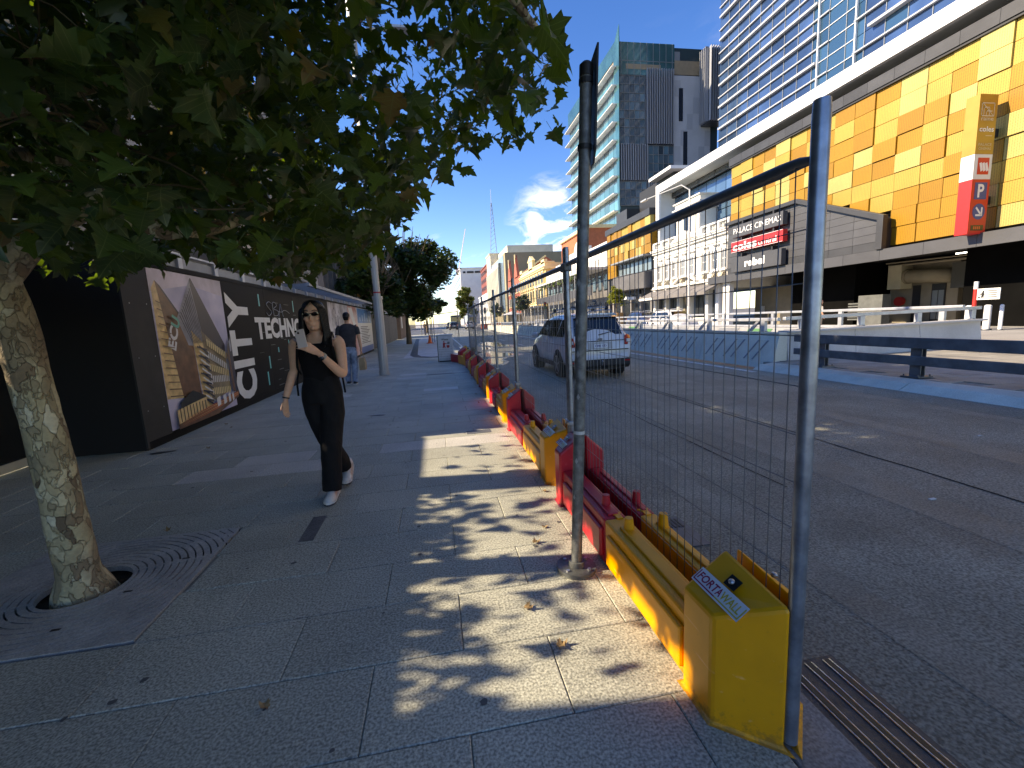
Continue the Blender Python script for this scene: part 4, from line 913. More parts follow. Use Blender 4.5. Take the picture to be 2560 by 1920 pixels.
pq('print', [(0, .20), (.02, .88), (.07, .93), (.12, .86), (.22, .18)], gold_)
pq('print', [(.07, .93), (.42, .62), (.44, .15), (.20, .15)], brown)
pq('print', [(.07, .93), (.12, .90), (.45, .60), (.42, .60)], navy)
pq('print', [(.26, .70), (.50, .97), (.60, .50), (.36, .52)], steelb)
pq('print', [(.42, .62), (.58, .52), (.58, .05), (.46, .05)], gold_)
pq('print', [(.50, .97), (.52, .985), (.92, .50), (.90, .42), (.58, .56)], navy)
pq('print', [(.56, .62), (.90, .42), (.93, .14), (.58, .09)], pm('facade', (.24, .19, .12), var=.4, vs=4))
for k in range(5):
    v0 = .145+k*.078
    for i in range(11):
        u = .60+i*.029; dv = (i*.029)*(-.40 if k > 2 else (-.25 if k > 1 else -.08))
        pq('print_window', [(u, v0+dv+.012*k), (u+.016, v0+dv+.012*k-.004), (u+.022, v0+.045+dv+.012*k), (u+.006, v0+.05+dv+.012*k)], palew if k % 2 else pm('lit', (.75, .60, .32)))
for i in range(13):
    v = .12+i*.032; pq('print_stripe', [(.47, v), (.475, v+.012), (.60, v-.05), (.597, v-.062)], palew if i % 2 else navy)
for i in range(12):
    t_ = i/12; pq('print_stripe', [(.27+.24*t_, .72+.25*t_), (.28+.24*t_, .72+.25*t_), (.40+.2*t_, .53), (.393+.2*t_, .53)], navy)
for i in range(14): v = .22+i*.045; pq('print_stripe', [(.012+.002*i*0, v), (.20-.0075*i, v-.02), (.20-.0075*i, v-.026), (.012, v-.007)], brown)
for i in range(7): v = .12+i*.062; pq('print_stripe', [(.43, v+.02), (.57, v-.01), (.57, v-.022), (.43, v+.008)], navy)
pq('print', [(.90, .42), (.93, .50), (.95, .46), (.99, .12), (.92, .12)], brown); pq('print', [(.93, .50), (1, .58), (1, .10), (.96, .10)], navy); pq('print', [(.955, .52), (.985, .545), (.985, .45), (.96, .44)], steelb)
pq('print', [(.10, .16), (.28, .22), (.45, .16), (.45, .07), (.10, .07)], pm('foliage', (.02, .02, .015), var=.5, vs=14))
pq('print', [(.05, .02), (.05, .12), (.45, .15), (.45, .05)], gold_)
for i in range(9): u = .08+i*.042; pq('print_window', [(u, .04), (u+.012, .04), (u+.012, .13), (u, .13)], pm('foliage'))
pq('print', [(.04, 0), (.04, .03), (.5, .075), (1, .12), (1, .07), (.6, 0)], pm('street', (.16, .08, .04), var=.4, vs=6))
for i in range(5): pq('print_streak', [(.05, .01+i*.008), (.6, .04+i*.01), (1, .085+i*.006), (1, .088+i*.006), (.6, .045+i*.01)], pm('light_trail', (.85, .42, .16)) if i % 2 else pm('light_trail_red', (.7, .16, .06)))
for u0, u1 in ((.60, .66), (.71, .76), (.80, .84), (.87, .90)): pq('print_window', [(u0, .05), (u1, .06), (u1, .125), (u0, .115)], palew)
text('lettering', 'EC', palew, poster, (PX+.035, 6.80+2.08*.16, .12+2.28*.49), (0, .42, .907), (0, -.907, .42), .34, .20, bold=.04)
text('lettering', 'U', pm('teal', (.08, .40, .32)), poster, (PX+.035, 6.80+2.08*.235, .12+2.28*.625), (0, .42, .907), (0, -.907, .42), .16, .20, bold=.04)
# --- CITY / TECHNOLOGY panel
wv_m = M('vinyl_white', (.72, .73, .73), .38, var=.05, vs=6); tq = M('vinyl_teal', (.10, .55, .55), .35)
for ch_, z0, h in (('C', .14, .58), ('I', .78, .15), ('T', 1.03, .48), ('Y', 1.56, .66)):
    text('lettering', ch_, wv_m, ho, (HX+.008, 9.92, z0), (0, 0, 1), (0, -1, 0), h, .95, bold=.05)
text('lettering', 'TECHNOLOGY', wv_m, ho, (HX+.009, 10.2, 1.29), (0, 1, 0), (0, 0, 1), 5.4, .49, bold=.045)
for pts2 in ([(.34, .92), (.2, 1.0), (.1, .8), (.2, .55), (.3, .3), (.16, .05), (.06, .25)], [(.4, .1), (.38, .9), (.5, 1.0), (.58, .8), (.42, .55), (.62, .42), (.6, .12), (.4, .06)], [(.64, .0), (.78, .95), (.88, .02)], [(.6, .42), (.8, .36), (.95, .5), (1.1, .46), (1.25, .3)]):
    path = [Vector((HX+.012, 10.85+1.35*a, 1.80+.34*b_)) for a, b_ in pts2]
    if len(path) > 3:
        q_ = []; PP = [path[0]*2-path[1]]+path+[path[-1]*2-path[-2]]
        for i in range(1, len(PP)-2):
            for j in range(5):
                t = j/5; a, b_, c_, d = PP[i-1:i+3]; q_.append(.5*((2*b_)+(-a+c_)*t+(2*a-5*b_+4*c_-d)*t*t+(-a+3*b_-3*c_+d)*t**3))
        path = q_+[PP[-2]]
    m_ = MB(); m_.tube(path, .0065, 5); m_.build('graffiti', M('graffiti_silver', (.42, .43, .44), .5), ho)
for (y, z, h) in ((10.55, 2.02, .26), (12.9, 1.95, .3), (14.9, 2.1, .2), (10.75, .62, .28), (10.55, .26, .30), (11.9, .22, .16), (11.4, .95, .12), (13.6, .6, .3), (14.8, .5, .25), (12.2, 1.02, .2)):
    MB().b(HX+.002, HX+.006, y, y+.06, z, z+h).build('light_streak', tq, ho)
rg = random.Random(3)
for i in range(60):
    y = rg.uniform(10.2, 16.5); z = rg.uniform(.15, 2.2)
    MB().b(HX+.001, HX+.003, y, y+rg.uniform(.03, .4), z, z+rg.uniform(.005, .02)).build('print_line', M('print_glow', rg.choice(((.05, .07, .08), (.06, .05, .04))), .35), ho)
# white information panel with blue head and foot
bl = M('print_sky_blue', (.05, .22, .50), .35, var=.4, vs=1.5)
MB().b(HX, HX+.003, 22.95, 27.6, 1.66, 2.38).build('print_block', bl, ho); MB().b(HX, HX+.003, 22.95, 27.6, .1, .42).build('print_block', M('print_blue', (.04, .12, .38), .35), ho)
for i in range(11): MB().b(HX+.003, HX+.005, 23.6+.1*(i % 3), 26.6-.3*((i*7) % 4), .60+i*.085, .63+i*.085).build('print_line', ink, ho)
for i in range(5): MB().b(HX+.003, HX+.005, 23.4+i*.8, 23.8+i*.8, 1.75, 1.95+.12*(i % 3)).build('print_tower', M('print_pale_blue', (.35, .5, .7), .4), ho)
for i in range(9): MB().b(HX+.001, HX+.004, 17.2+i*.4, 17.35+i*.4, .3, 1.2+.25*((i*5) % 4)).build('print_tower', M('print_tower', (.5, .52, .6) if i % 2 else (.08, .1, .2), .35), ho)
m_ = MB(); m_.add([(HX+.004, 20.6, 2.35), (HX+.004, 21.6, 2.35), (HX+.004, 22.4, 1.5), (HX+.004, 21.9, 1.4)], [(0, 1, 2, 3)]); m_.build('print_block', wv_m, ho)
# --- gantry awning over the hoarding
gan = thing('gantry', 'steel gantry with metal sheeting running above the black hoarding', 'gantry', (-5, 14, 2.5)); gmt = M('gantry_blue_grey', (.30, .34, .40), .5, metal=.3, var=.15, vs=2)
MB().b(-4.0, -3.9, 6.4, 46, 2.52, 2.66).build('edge_beam', gmt, gan); MB().b(-4.1, -3.85, 6.4, 46, 2.70, 2.73).build('flashing', M('gantry_light', (.5, .55, .62), .4, metal=.3), gan)
for i in range(34): MB().b(-3.97, -3.86, 6.6+i*1.15, 6.72+i*1.15, 2.49, 2.70).build('bracket', M('gantry_light'), gan)
for i in range(20): MB().b(-5.6, -3.95, 9.6+i*1.8, 11.38+i*1.8, 2.74+.004*(i % 2), 2.77).build('deck_sheet', gmt, gan)
for i in range(30): MB().b(-3.9, -3.2, 12.4+i*.38, 12.46+i*.38, 2.62, 2.65).build('awning_slat', gmt, gan)
MB().b(-3.25, -3.15, 12.3, 23.8, 2.58, 2.66).build('awning_edge', gmt, gan)
# --- recessed gate at the left edge
gt = thing('site_gate', 'dark recessed site gate with clear panels and pale slats on top', 'gate', (-4.9, 4, 0))
MB().b(-4.93, -4.90, -6, 6.24, .12, 2.15).build('panel', M('gate_film', (.02, .021, .022), .12, spec=.7, var=.3, vs=2), gt)
MB().b(-4.97, -4.88, -6, 6.24, .02, .12).build('bottom_rail', M('gate_sill', (.5, .47, .38), .6, var=.2), gt)
MB().b(-4.98, -4.86, -6, 6.24, 2.42, 2.70).build('top_beam', M('gate_beam', (.40, .39, .36), .7, var=.2, vs=3), gt)
for i in range(20): y = 2.5+i*.19; MB().b(-4.96, -4.92, y, y+.125, 2.16, 2.42).build('slat', M('gate_slat', (.55, .54, .50), .6, rnd=.2), gt)
for y in (2.45, 3.7, 4.95, 6.18): m_ = MB(); m_.tube([(-4.87, y, 0), (-4.87, y, 2.45)], .025, 8); m_.build('post', steel_dk, gt)
MB().b(-5.35, -5.25, 5.5, 5.95, .95, 1.75).build('site_sign', M('site_yellow', (.55, .36, .02), .5), gt)
# --- unfinished concrete building behind
cb = thing('concrete_building', 'unfinished concrete frame building with yellow props behind the hoarding', 'building', (-8, 10, 0))
rc = M('raw_concrete', (.36, .355, .34), .85, var=.15, vs=.8, blotch=.2); yel = M('formwork_yellow', (.60, .30, .03), .6, var=.2, vs=4)
LEVELS = (3.4, 8.55)
def front(y0, y1, z0, z1, name='shade_panel', m=None): return MB().b(-5.45, -5.15, y0+.004, y1-.004, z0+.004, z1-.004).build(name, m or rc, cb)
# added street wall to shade the road; holes placed to let sun patches through
def shade_wall(y0, y1, z0, z1, holes):
    ys = sorted({y0, y1, *[h[0] for h in holes], *[h[1] for h in holes]}); zs = sorted({z0, z1, *[h[2] for h in holes], *[h[3] for h in holes]})
    for a, b_ in zip(ys, ys[1:]):
        run = None
        for c_, d in list(zip(zs, zs[1:]))+[(None, None)]:
            solid = c_ is not None and not any(h[0] <= a < h[1] and h[2] <= c_ < h[3] for h in holes)
            if solid: run = (run[0], d) if run else (c_, d)
            elif run: front(a, b_, *run); run = None
SUN_HOLES = [(4.6, 6.0, 5.35, 5.95), (6.1, 7.3, 5.2, 5.6), (2.2, 7.4, 2.85, 3.8), (8.1, 9.3, 3.3, 3.9)]
shade_wall(-3, 9.6, 2.0, 8.9, SUN_HOLES)
for y in (1.9, 4.75, 7.5, 9.3): MB().b(-5.5, -5.12, y-.16, y+.16, 0, 2.0).build('column', rc, cb)
for y in (4.6,): MB().b(-5.42, -5.2, y-.2, y+.2, 2.85, 3.8).build('column', rc, cb)  # added pier dividing the long sun hole
for z in LEVELS:
    MB().b(-10.5, -5.15, 9.7, 21.6, z, z+.32).build('slab', rc, cb)
MB().b(-10.6, -10.4, 9.7, 21.6, 0, 8.85).build('rear_wall', rc, cb)
for z0, z1 in zip((0,)+LEVELS, LEVELS+(13.3,)):
    for i in range(4):
        y = 9.8+i*3.8
        if z1 < 13: MB().b(-5.9, -5.45, y, y+.5, z0+(.32 if z0 else 0), z1).build('column', rc, cb)
    for i in range(5):
        y = 9.9+i*2.4
        if 3 < z0 < 7: MB().b(-7.5, -7.3, y, y+random.choice((1.2, 1.8, 2.3)), z0+.32, z1).build('partition', M('plasterboard', (.45, .44, .42), .8, rnd=.2), cb)
for i in range(18):
    y = 9.9+i*.62; z = LEVELS[i % 2]; m_ = MB(); m_.tube([(-5.3, y, z+.32), (-5.3, y, z+(5.1 if z < 5 else .9))], .045, 6); m_.build('prop', yel if i % 3 else steel, cb)
for z in LEVELS:
    for h in (.55, 1.05): m_ = MB(); m_.tube([(-5.2, 9.7, z+.32+h), (-5.2, 21.6, z+.32+h)], .022, 5); m_.build('edge_rail', yel, cb)
# --- tall glass building farther along on the left
lg = thing('fin_building', 'left-hand glass building with brown vertical fins glimpsed through the tree', 'building', (-8, 34, 0))
MB().b(-18, -6.4, 25.2, 46, 2.6, 9.5).build('core', M('left_glass', (.12, .20, .32), .08, metal=.5, spec=.9, var=.3, vs=.3), lg)
for i in range(18): MB().b(-6.4, -5.75, 25.3+i*1.15, 25.55+i*1.15, 3.2, 9.8).build('fin', M('brown_fin', (.26, .20, .17), .6, var=.15), lg)
for k in range(2): MB().b(-6.45, -6.2, 25.2, 46, 3+k*3.3, 3.3+k*3.3).build('spandrel', frame_w, lg)
# --- site fence, brown kiosk and low walls beyond the hoarding
sf = thing('site_fence', 'grey slatted site fence beyond the printed hoarding', 'fence', (-4, 36, 0))
for i in range(60): MB().b(-3.88, -3.85, 27.9+i*.3, 28.14+i*.3, .05, 2.3).build('board', M('fence_board', (.10, .105, .11), .7, rnd=.25), sf)
ki = thing('kiosk', 'brown site kiosk with a white notice near the street tree', 'kiosk', (-3.9, 50, 0))
MB().b(-5.5, -3.6, 47, 56, 0, 2.5).build('wall', M('kiosk_brown', (.14, .095, .075), .8, var=.15), ki); MB().b(-5.7, -3.4, 46.8, 56.2, 2.5, 2.65).build('roof', hb_m, ki)
MB().b(-3.9+.28, -3.59, 48.5, 50, 1.1, 2.3).build('notice', M('paper'), ki); MB().b(-5.0, -4.2, 46.97, 47, .8, 2.1).build('notice', M('paper'), ki)
lw = thing('office_block', 'pale far office block on the left past the cross street', 'building', (-12, 115, 0))
MB().b(-30, -7, 106, 160, 0, 9).build('wall', cream, lw)
for i in range(8): MB().b(-6.98, -6.9, 108+i*6, 111+i*6, 1, 4).build('window', dkwin, lw)
# ================================================================== BARRIERS, FENCE, POLES
yel_p = M('barrier_yellow', (.92, .36, .004), .42, var=.10, vs=4, bump=.04, bs=180, blotch=.06)
red_p = M('barrier_red', (.56, .016, .03), .36, var=.15, vs=4, bump=.04, bs=180, blotch=.08)
def grime(m, dirt=(.07, .05, .035), amount=.5):
    """scuffs, faded streaks and a tide line of street dirt along the foot"""
    t = m.node_tree; b = t.nodes['Principled BSDF']; src = b.inputs['Base Color'].links[0].from_socket
    g = t.nodes.new('ShaderNodeNewGeometry'); sp = t.nodes.new('ShaderNodeSeparateXYZ'); t.links.new(g.outputs['Position'], sp.inputs[0])
    n = t.nodes.new('ShaderNodeTexNoise'); n.inputs['Scale'].default_value = 26; n.inputs['Detail'].default_value = 6; n.inputs['Roughness'].default_value = .7; t.links.new(g.outputs['Position'], n.inputs['Vector'])
    mp_ = t.nodes.new('ShaderNodeMapping'); mp_.inputs['Scale'].default_value = (30, 4, 46); mp_.inputs['Rotation'].default_value = (.5, .2, .1); t.links.new(g.outputs['Position'], mp_.inputs[0])
    n2 = t.nodes.new('ShaderNodeTexNoise'); n2.inputs['Scale'].default_value = 1; n2.inputs['Detail'].default_value = 5; t.links.new(mp_.outputs[0], n2.inputs['Vector'])
    r1 = t.nodes.new('ShaderNodeMapRange'); r1.inputs['From Min'].default_value = .09; r1.inputs['From Max'].default_value = .0; r1.inputs['To Max'].default_value = .28; t.links.new(sp.outputs['Z'], r1.inputs['Value'])
    a = t.nodes.new('ShaderNodeMath'); a.operation = 'ADD'; t.links.new(n.outputs['Fac'], a.inputs[0]); t.links.new(r1.outputs[0], a.inputs[1])
    r2 = t.nodes.new('ShaderNodeMapRange'); r2.inputs['From Min'].default_value = .64; r2.inputs['From Max'].default_value = .82; r2.inputs['To Max'].default_value = amount; t.links.new(a.outputs[0], r2.inputs['Value'])
    mx_ = t.nodes.new('ShaderNodeMix'); mx_.data_type = 'RGBA'; t.links.new(r2.outputs[0], mx_.inputs[0]); t.links.new(src, mx_.inputs[6]); mx_.inputs[7].default_value = tuple(dirt)+(1,)
    r3 = t.nodes.new('ShaderNodeMapRange'); r3.inputs['From Min'].default_value = .66; r3.inputs['From Max'].default_value = .74; r3.inputs['To Max'].default_value = .45; t.links.new(n2.outputs['Fac'], r3.inputs['Value'])
    hs_ = t.nodes.new('ShaderNodeHueSaturation'); hs_.inputs['Saturation'].default_value = .72; hs_.inputs['Value'].default_value = 1.25; t.links.new(mx_.outputs[2], hs_.inputs['Color'])
    m3 = t.nodes.new('ShaderNodeMix'); m3.data_type = 'RGBA'; t.links.new(r3.outputs[0], m3.inputs[0]); t.links.new(mx_.outputs[2], m3.inputs[6]); t.links.new(hs_.outputs[0], m3.inputs[7]); t.links.new(m3.outputs[2], b.inputs['Base Color'])
grime(yel_p); grime(red_p)
stk_w = M('sticker_white', (.75, .75, .74), .4); stk_r = M('sticker_red', (.42, .01, .05), .4); stk_y = M('sticker_gold', (.72, .48, .04), .4)
def barrier_half(mat_, y0, y1, head_at_near, side, label, stickers=True, first=False):
    """one plastic fence block half: low ribbed body and a tall chamfered head; side -1 pavement, +1 road"""
    FX = 1.05
    def X(d): return FX+side*d           # d = distance out from the fence
    t = thing('barrier_block', label, 'barrier', (X(.11), (y0+y1)/2, 0), 'plastic fence blocks along the kerb')
    hn = y0 if head_at_near else y1; hf = y0+.325 if head_at_near else y1-.29
    sgn = 1 if head_at_near else -1
    out = .198 if side < 0 else .16
    b0, b1 = (hf, y1) if head_at_near else (y0, hf)
    # body with a long panel rib and a fork-lift notch
    body = MB()
    n0, n1 = b0+(b1-b0)*.40, b0+(b1-b0)*.72
    prof = [(b0, 0), (n0-.03, 0), (n0, .035), (n1, .035), (n1+.03, 0), (b1, 0), (b1, .285), (b0, .285)]
    body.prism(prof, 'x', X(.04), X(out-.022)); bo = body.build('body', mat_, t, bevel=.014)
    rib = MB(); rib.prism([(b0+.02, .045), (b1-.06, .045), (b1-.06, .225), (b0+.02, .225)], 'x', X(out-.03), X(out)); rib.build('side_panel', mat_, t, bevel=.012)
    rib = MB(); rib.prism([(b0+.03, .280), (b1-.12, .280), (b1-.12, .30), (b0+.03, .30)], 'x', X(.075), X(out-.06)); rib.build('top_rib', mat_, t, bevel=.006)
    pg = MB(); py = b1-.16 if not head_at_near else b1-.16
    if not head_at_near: py = b0+.16
    pg.tube([(X(.10), py, .28), (X(.10), py, .36)], [.03, .022], 14); pg.build('peg', mat_, t, auto=50)
    if head_at_near:       # dove-tail tongue that locks into the red block
        tg = MB(); tg.prism([(X(.07), b1-.02), (X(.07), b1+.03), (X(.05), b1+.06), (X(.12), b1+.06), (X(.105), b1+.03), (X(.105), b1-.02)], 'z', .24, .292); tg.build('tongue', mat_, t)
    # head: chamfered block whose top slopes up to the fence
    xi, xo = X(.022), X(out); c = .145
    ya, yb = (hn, hf)
    yc = ya+sgn*c
    ztop, zout = .545, .415
    xm = X(out*.24)
    lo = [(xi, ya), (xi, yb), (xo, yb), (xo, yc)]
    def zt(p): return ztop-.03 if p[0] == xi and p[1] == ya else (ztop if p[0] == xi else zout)
    v = [(p[0], p[1], 0) for p in lo]+[(p[0], p[1], zt(p)) for p in lo]
    hd = MB(); hd.add(v, [(0, 1, 2, 3), (0, 1, 5, 4), (1, 2, 6, 5), (2, 3, 7, 6), (3, 0, 4, 7), (4, 5, 6, 7)])
    h = hd.build('head', mat_, t, bevel=.014)
    # slot with bolt in the sloping top, sticker below it
    A = Vector((xi, ya, ztop-.03)); B = Vector((xi, yb, ztop)); Cc = Vector((xo, yb, zout)); D = Vector((xo, yc, zout))
    nrm = (B-Cc).cross(A-D).normalized(); nrm = nrm if nrm.z > 0 else -nrm
    ey = Vector((0, 1, 0)); ev = (B-Cc).normalized()          # up the slope
    P0 = Cc+ev*(.62*(B-Cc).length)-ey*(sgn*.14)
    sl2 = MB()
    for p, s in ((P0, .028),): q = [p+ey*a+ev*b_+nrm*.004 for a, b_ in ((-s, -s*.8), (s, -s*.8), (s, s*.8), (-s, s*.8))]; sl2.add(q, [(0, 1, 2, 3)])
    sl2.build('slot', M('slot_dark'), h)
    bt = MB(); bt.ell(tuple(P0+nrm*.004+ey*.006), (.013, .013, .010), 8, 5); bt.build('bolt', steel, h, smooth=True)
    if stickers and side < 0:
        near = head_at_near
        w, hh = .255, .062
        S0 = Cc+ev*.045-ey*(sgn*-.0) if near else Cc+ev*.05+ey*.03
        ex = -ey if near else ey*1.0
        ex = -ey      # reads from the pavement, running towards the camera
        if not near: S0 = Cc+ev*.05+ey*(.03+w*.8); w = .19; hh = .052
        st = MB(); st.add([S0+nrm*.002, S0+ex*w+nrm*.002, S0+ex*w+ev*hh+nrm*.002, S0+ev*hh+nrm*.002], [(0, 1, 2, 3)]); so_ = st.build('sticker', stk_w, h)
        n2 = nrm*.003
        text('lettering', 'FORT', stk_r, so_, tuple(S0+n2+ex*w*.06+ev*hh*.28), ex, ev, w*.42, hh*.52, bold=.02, shear=.1)
        text('lettering', 'A', stk_r, so_, tuple(S0+n2+ex*w*.47+ev*hh*.28), ex, ev, w*.09, hh*.52, bold=.02)
        text('lettering', 'WALL', stk_y, so_, tuple(S0+n2+ex*w*.56+ev*hh*.28), ex, ev, w*.38, hh*.52, bold=.02)
        for (a0, a1, m) in ((.03, .5, stk_r), (.5, .97, stk_y)):
            q = MB(); q.add([S0+n2+ex*w*a0+ev*hh*.10, S0+n2+ex*w*a1+ev*hh*.10, S0+n2+ex*w*a1+ev*hh*.18, S0+n2+ex*w*a0+ev*hh*.18], [(0, 1, 2, 3)]); q.build('underline', m, so_)
        for a, m in ((.02, stk_r), (.965, stk_y)):
            q = MB(); q.add([S0+n2+ex*w*a+ev*hh*.10, S0+n2+ex*w*(a+.02)+ev*hh*.10, S0+n2+ex*w*(a+.02)+ev*hh*.85, S0+n2+ex*w*a+ev*hh*.85], [(0, 1, 2, 3)]); q.build('underline', m, so_)
    return t
FY = [1.09, 3.45, 5.87, 7.88, 9.90, 12.0, 14.2]
ords = ['nearest', 'second', 'third', 'fourth', 'fifth', 'sixth']
for k in range(len(FY)-1):
    a, b_ = FY[k]-.01, FY[k+1]-.05; mid = a+(b_-a)*.505
    for side, sn in ((-1, 'pavement side'), (1, 'road side')):
        barrier_half(yel_p, a, mid, True, side, 'yellow plastic fence block on the %s, %s yellow one along the kerb' % (sn, ords[k]), stickers=k < 4)
        barrier_half(red_p, mid+.006, b_-.01, False, side, 'red plastic fence block on the %s, %s red one along the kerb' % (sn, ords[k]), stickers=k < 4)
# a last cluster of blocks by the litter bin, set at an angle
for i, (cx, cy, rz, m, nm) in enumerate(((.92, 14.75, .18, yel_p, 'yellow plastic fence block turned askew just before the bin'), (.80, 15.75, .32, red_p, 'red plastic fence block turned askew behind the yellow one at the bin'), (.98, 17.2, .1, yel_p, 'yellow plastic fence block farthest away beside the bin'))):
    t = thing('barrier_block', nm, 'barrier', (cx, cy, 0), 'plastic fence blocks along the kerb'); ORG[t.name] = (0, 0, 0)
    hd = MB(); hd.add([(-.1, -.35, 0), (.1, -.35, 0), (.1, 0, 0), (-.1, 0, 0), (-.1, -.2, .40), (.1, -.35, .54), (.1, 0, .54), (-.1, 0, .41)], [(0, 1, 5, 4), (1, 2, 6, 5), (2, 3, 7, 6), (3, 0, 4, 7), (4, 5, 6, 7)]); hd.build('head', m, t, bevel=.012)
    MB().b(-.085, .085, 0, .8, 0, .285).build('body', m, t, bevel=.012); t.rotation_euler = (0, 0, rz)

# --- temporary mesh fence: each panel two posts, a top rail and single wires
wire_m = M('fence_wire', (.20, .21, .22), .45, metal=.7); post_m = M('fence_post', (.30, .33, .38), .36, metal=.8, var=.3, vs=14, blotch=.15)
rail_mt = M('fence_rail', (.13, .14, .155), .42, metal=.6, var=.25, vs=10)
ords = ['nearest', 'second', 'third', 'fourth', 'fifth', 'sixth']
for k in range(len(FY)-1):
    y0, y1 = FY[k], FY[k+1]-.055; FX = 1.05
    t = thing('fence_panel', 'galvanised mesh temporary fence panel, %s along the kerb' % ords[k], 'fence panel', (FX, y0, 0), 'temporary fence panels')
    for y, lean in ((y0, .004), (y1, -.004)):
        m_ = MB(); m_.tube([(FX, y, .03), (FX+lean, y, 1.95), (FX+lean, y, 1.985)], [.023, .023, .021], 14); m_.build('post', post_m, t, auto=60)
    z = 1.845; m_ = MB()
    pts_ = [(FX, y0+.02, z-.005), (FX, y0+.06, z), (FX, y0+.13, z), (FX, y1-.13, z+.01), (FX, y1-.06, z+.01), (FX, y1-.02, z+.005)]
    m_.tube(pts_, [.011, .016, .0205, .0205, .016, .011], 12); m_.build('top_rail', rail_mt, t, auto=70)
    m_ = MB(); m_.tube([(FX, y0+.02, .10), (FX, y1-.02, .10)], .016, 8); m_.build('bottom_rail', post_m, t)
    n = int((y1-y0)/.0615); vm = MB(); vm.tube([(0, 0, .1), (0, 0, .7), (.002, .001, 1.3), (0, 0, 1.84)], .0019, 5); vme = mshare(vm, 'wire', wire_m, True)
    for i in range(1, n):
        inst('wire', vme, t, (FX-.002, y0+i*(y1-y0)/n, 0), rot=(random.uniform(-.004, .004), random.uniform(-.002, .002), random.uniform(0, 6)))
    hm = MB(); hm.tube([(0, 0, 0), (.002, (y1-y0)*.4, -.004), (0, y1-y0, 0)], .0019, 5); hme = mshare(hm, 'wire', wire_m, True)
    for i in range(11): inst('wire', hme, t, (FX+.002, y0, .16+i*.15))
    # hinge clip joining it to the next panel
    m_ = MB(); m_.b(FX-.035, FX+.035, y1-.035, y1+.09, .56, .60); m_.build('clip', steel, t, bevel=.008)
    m_ = MB(); m_.b(FX-.032, FX+.032, y1-.03, y1+.085, 1.80, 1.87); m_.build('clip', steel_dk, t, bevel=.01)
    m_ = MB(); m_.tube([(FX-.045, y1+.027, .58), (FX+.045, y1+.027, .58)], .011, 6); m_.build('clip_bolt', steel, t)
# the far run of panels by the junction
for i, (y, lb) in enumerate(((33.8, 'lone grey fence panel standing by the far traffic lights'), )):
    t = thing('fence_panel', lb, 'fence panel', (.6, y, 0), 'temporary fence panels')
    for x in (-.55, -.4, -.3, -.15, 1.7): m_ = MB(); m_.tube([(x, y, .02), (x, y, 2.4)], .035, 8); m_.build('post', post_m, t)
    m_ = MB(); m_.tube([(-.15, y, 2.1), (1.7, y, 2.25)], .03, 8); m_.build('top_rail', rail_mt, t)
    for k in range(16): m_ = MB(); m_.tube([(-.15+k*.115, y, .1), (-.15+k*.115, y, 2.1)], .006, 4); m_.build('wire', wire_m, t)

# --- sign pole at the kerb, slightly leaning, with an edge-on sign at its head
po = thing('sign_pole', 'weathered leaning steel sign pole bolted to the paving before the fence', 'sign pole', (.698, 2.257, 0))
pm_ = M('pole_weathered', (.16, .17, .17), .5, metal=.45, var=.45, vs=22, blotch=.3, bump=.1, bs=70)
top = Vector((.815, 2.215, 2.665)); base = Vector((.698, 2.257, 0))
m_ = MB(); m_.tube([tuple(base+(top-base)*f) for f in (0, .3, .6, .985)], .0305, 20); m_.build('pole', pm_, po, auto=60)
m_ = MB(); m_.tube([tuple(base+(top-base)*f) for f in (.975, .995, 1.0)], [.034, .034, .02], 20); m_.build('cap', black_p, po, auto=40)
m_ = MB(); m_.tube([tuple(base+(top-base)*f) for f in (.002, .010)], .112, 28); m_.build('base_flange', pm_, po, auto=40)
m_ = MB(); m_.tube([tuple(base+(top-base)*f) for f in (.010, .022)], .045, 20); m_.build('base_collar', pm_, po, auto=40)
for a in (.6, 2.2, 3.8, 5.4): m_ = MB(); m_.tube([(.70+.085*math.cos(a), 2.257+.085*math.sin(a), .02), (.70+.085*math.cos(a), 2.257+.085*math.sin(a), .036)], .011, 6); m_.build('bolt', steel, po)
dirp = (top-base).normalized(); sd_ = Vector((.16, .987, 0))
sgn_ = MB(); c0 = base+dirp*2.20; c1 = base+dirp*2.72
th = Vector((.987, -.16, 0))
def slabq(mb, pts, t2):
    a = [p-th*t2 for p in pts]; b_ = [p+th*t2 for p in pts]; n = len(pts)
    mb.add(a+b_, [tuple(range(n)), tuple(range(n, 2*n))]+[(i, (i+1) % n, n+(i+1) % n, n+i) for i in range(n)])
off = th*.043
slabq(sgn_, [c0+off+sd_*-.02, c0+off+sd_*.30+dirp*.0, c0+off+sd_*.36+dirp*.05, c1+off+sd_*.36, c1+off+sd_*-.06, c0+off+sd_*-.06+dirp*.06], .0045)
sgn_.build('sign_plate', black_p, po)
for f in (2.28, 2.58): 
    p = base+dirp*f; m_ = MB(); m_.tube([tuple(p-dirp*.012), tuple(p+dirp*.012)], .036, 16); m_.build('clamp', black_p, po)
p = base+dirp*.82; m_ = MB(); m_.tube([tuple(p-dirp*.009), tuple(p+dirp*.009)], .0315, 16); m_.build('band', M('band_white', (.5, .52, .52), .5), po)
for (f, a) in ((1.42, 3.6), (1.25, 3.9), (1.1, 3.4), (1.62, 3.8), (.66, 4.0), (1.9, 3.6), (.45, 3.7), (1.02, 4.1), (1.33, 4.0)):
    p = base+dirp*f; c_ = Vector((math.cos(a), math.sin(a), 0)); e = dirp.cross(c_); s = random.uniform(.008, .016)
    q = MB(); q.add([p+c_*.0312+e*s*.8, p+c_*.0316+dirp*s*1.6, p+c_*.0312-e*s*.7, p+c_*.0316-dirp*s*1.3], [(0, 1, 2, 3)]); q.build('peeled_paint', M('peel_grey', (.30, .31, .31), .7, rnd=.2), po)
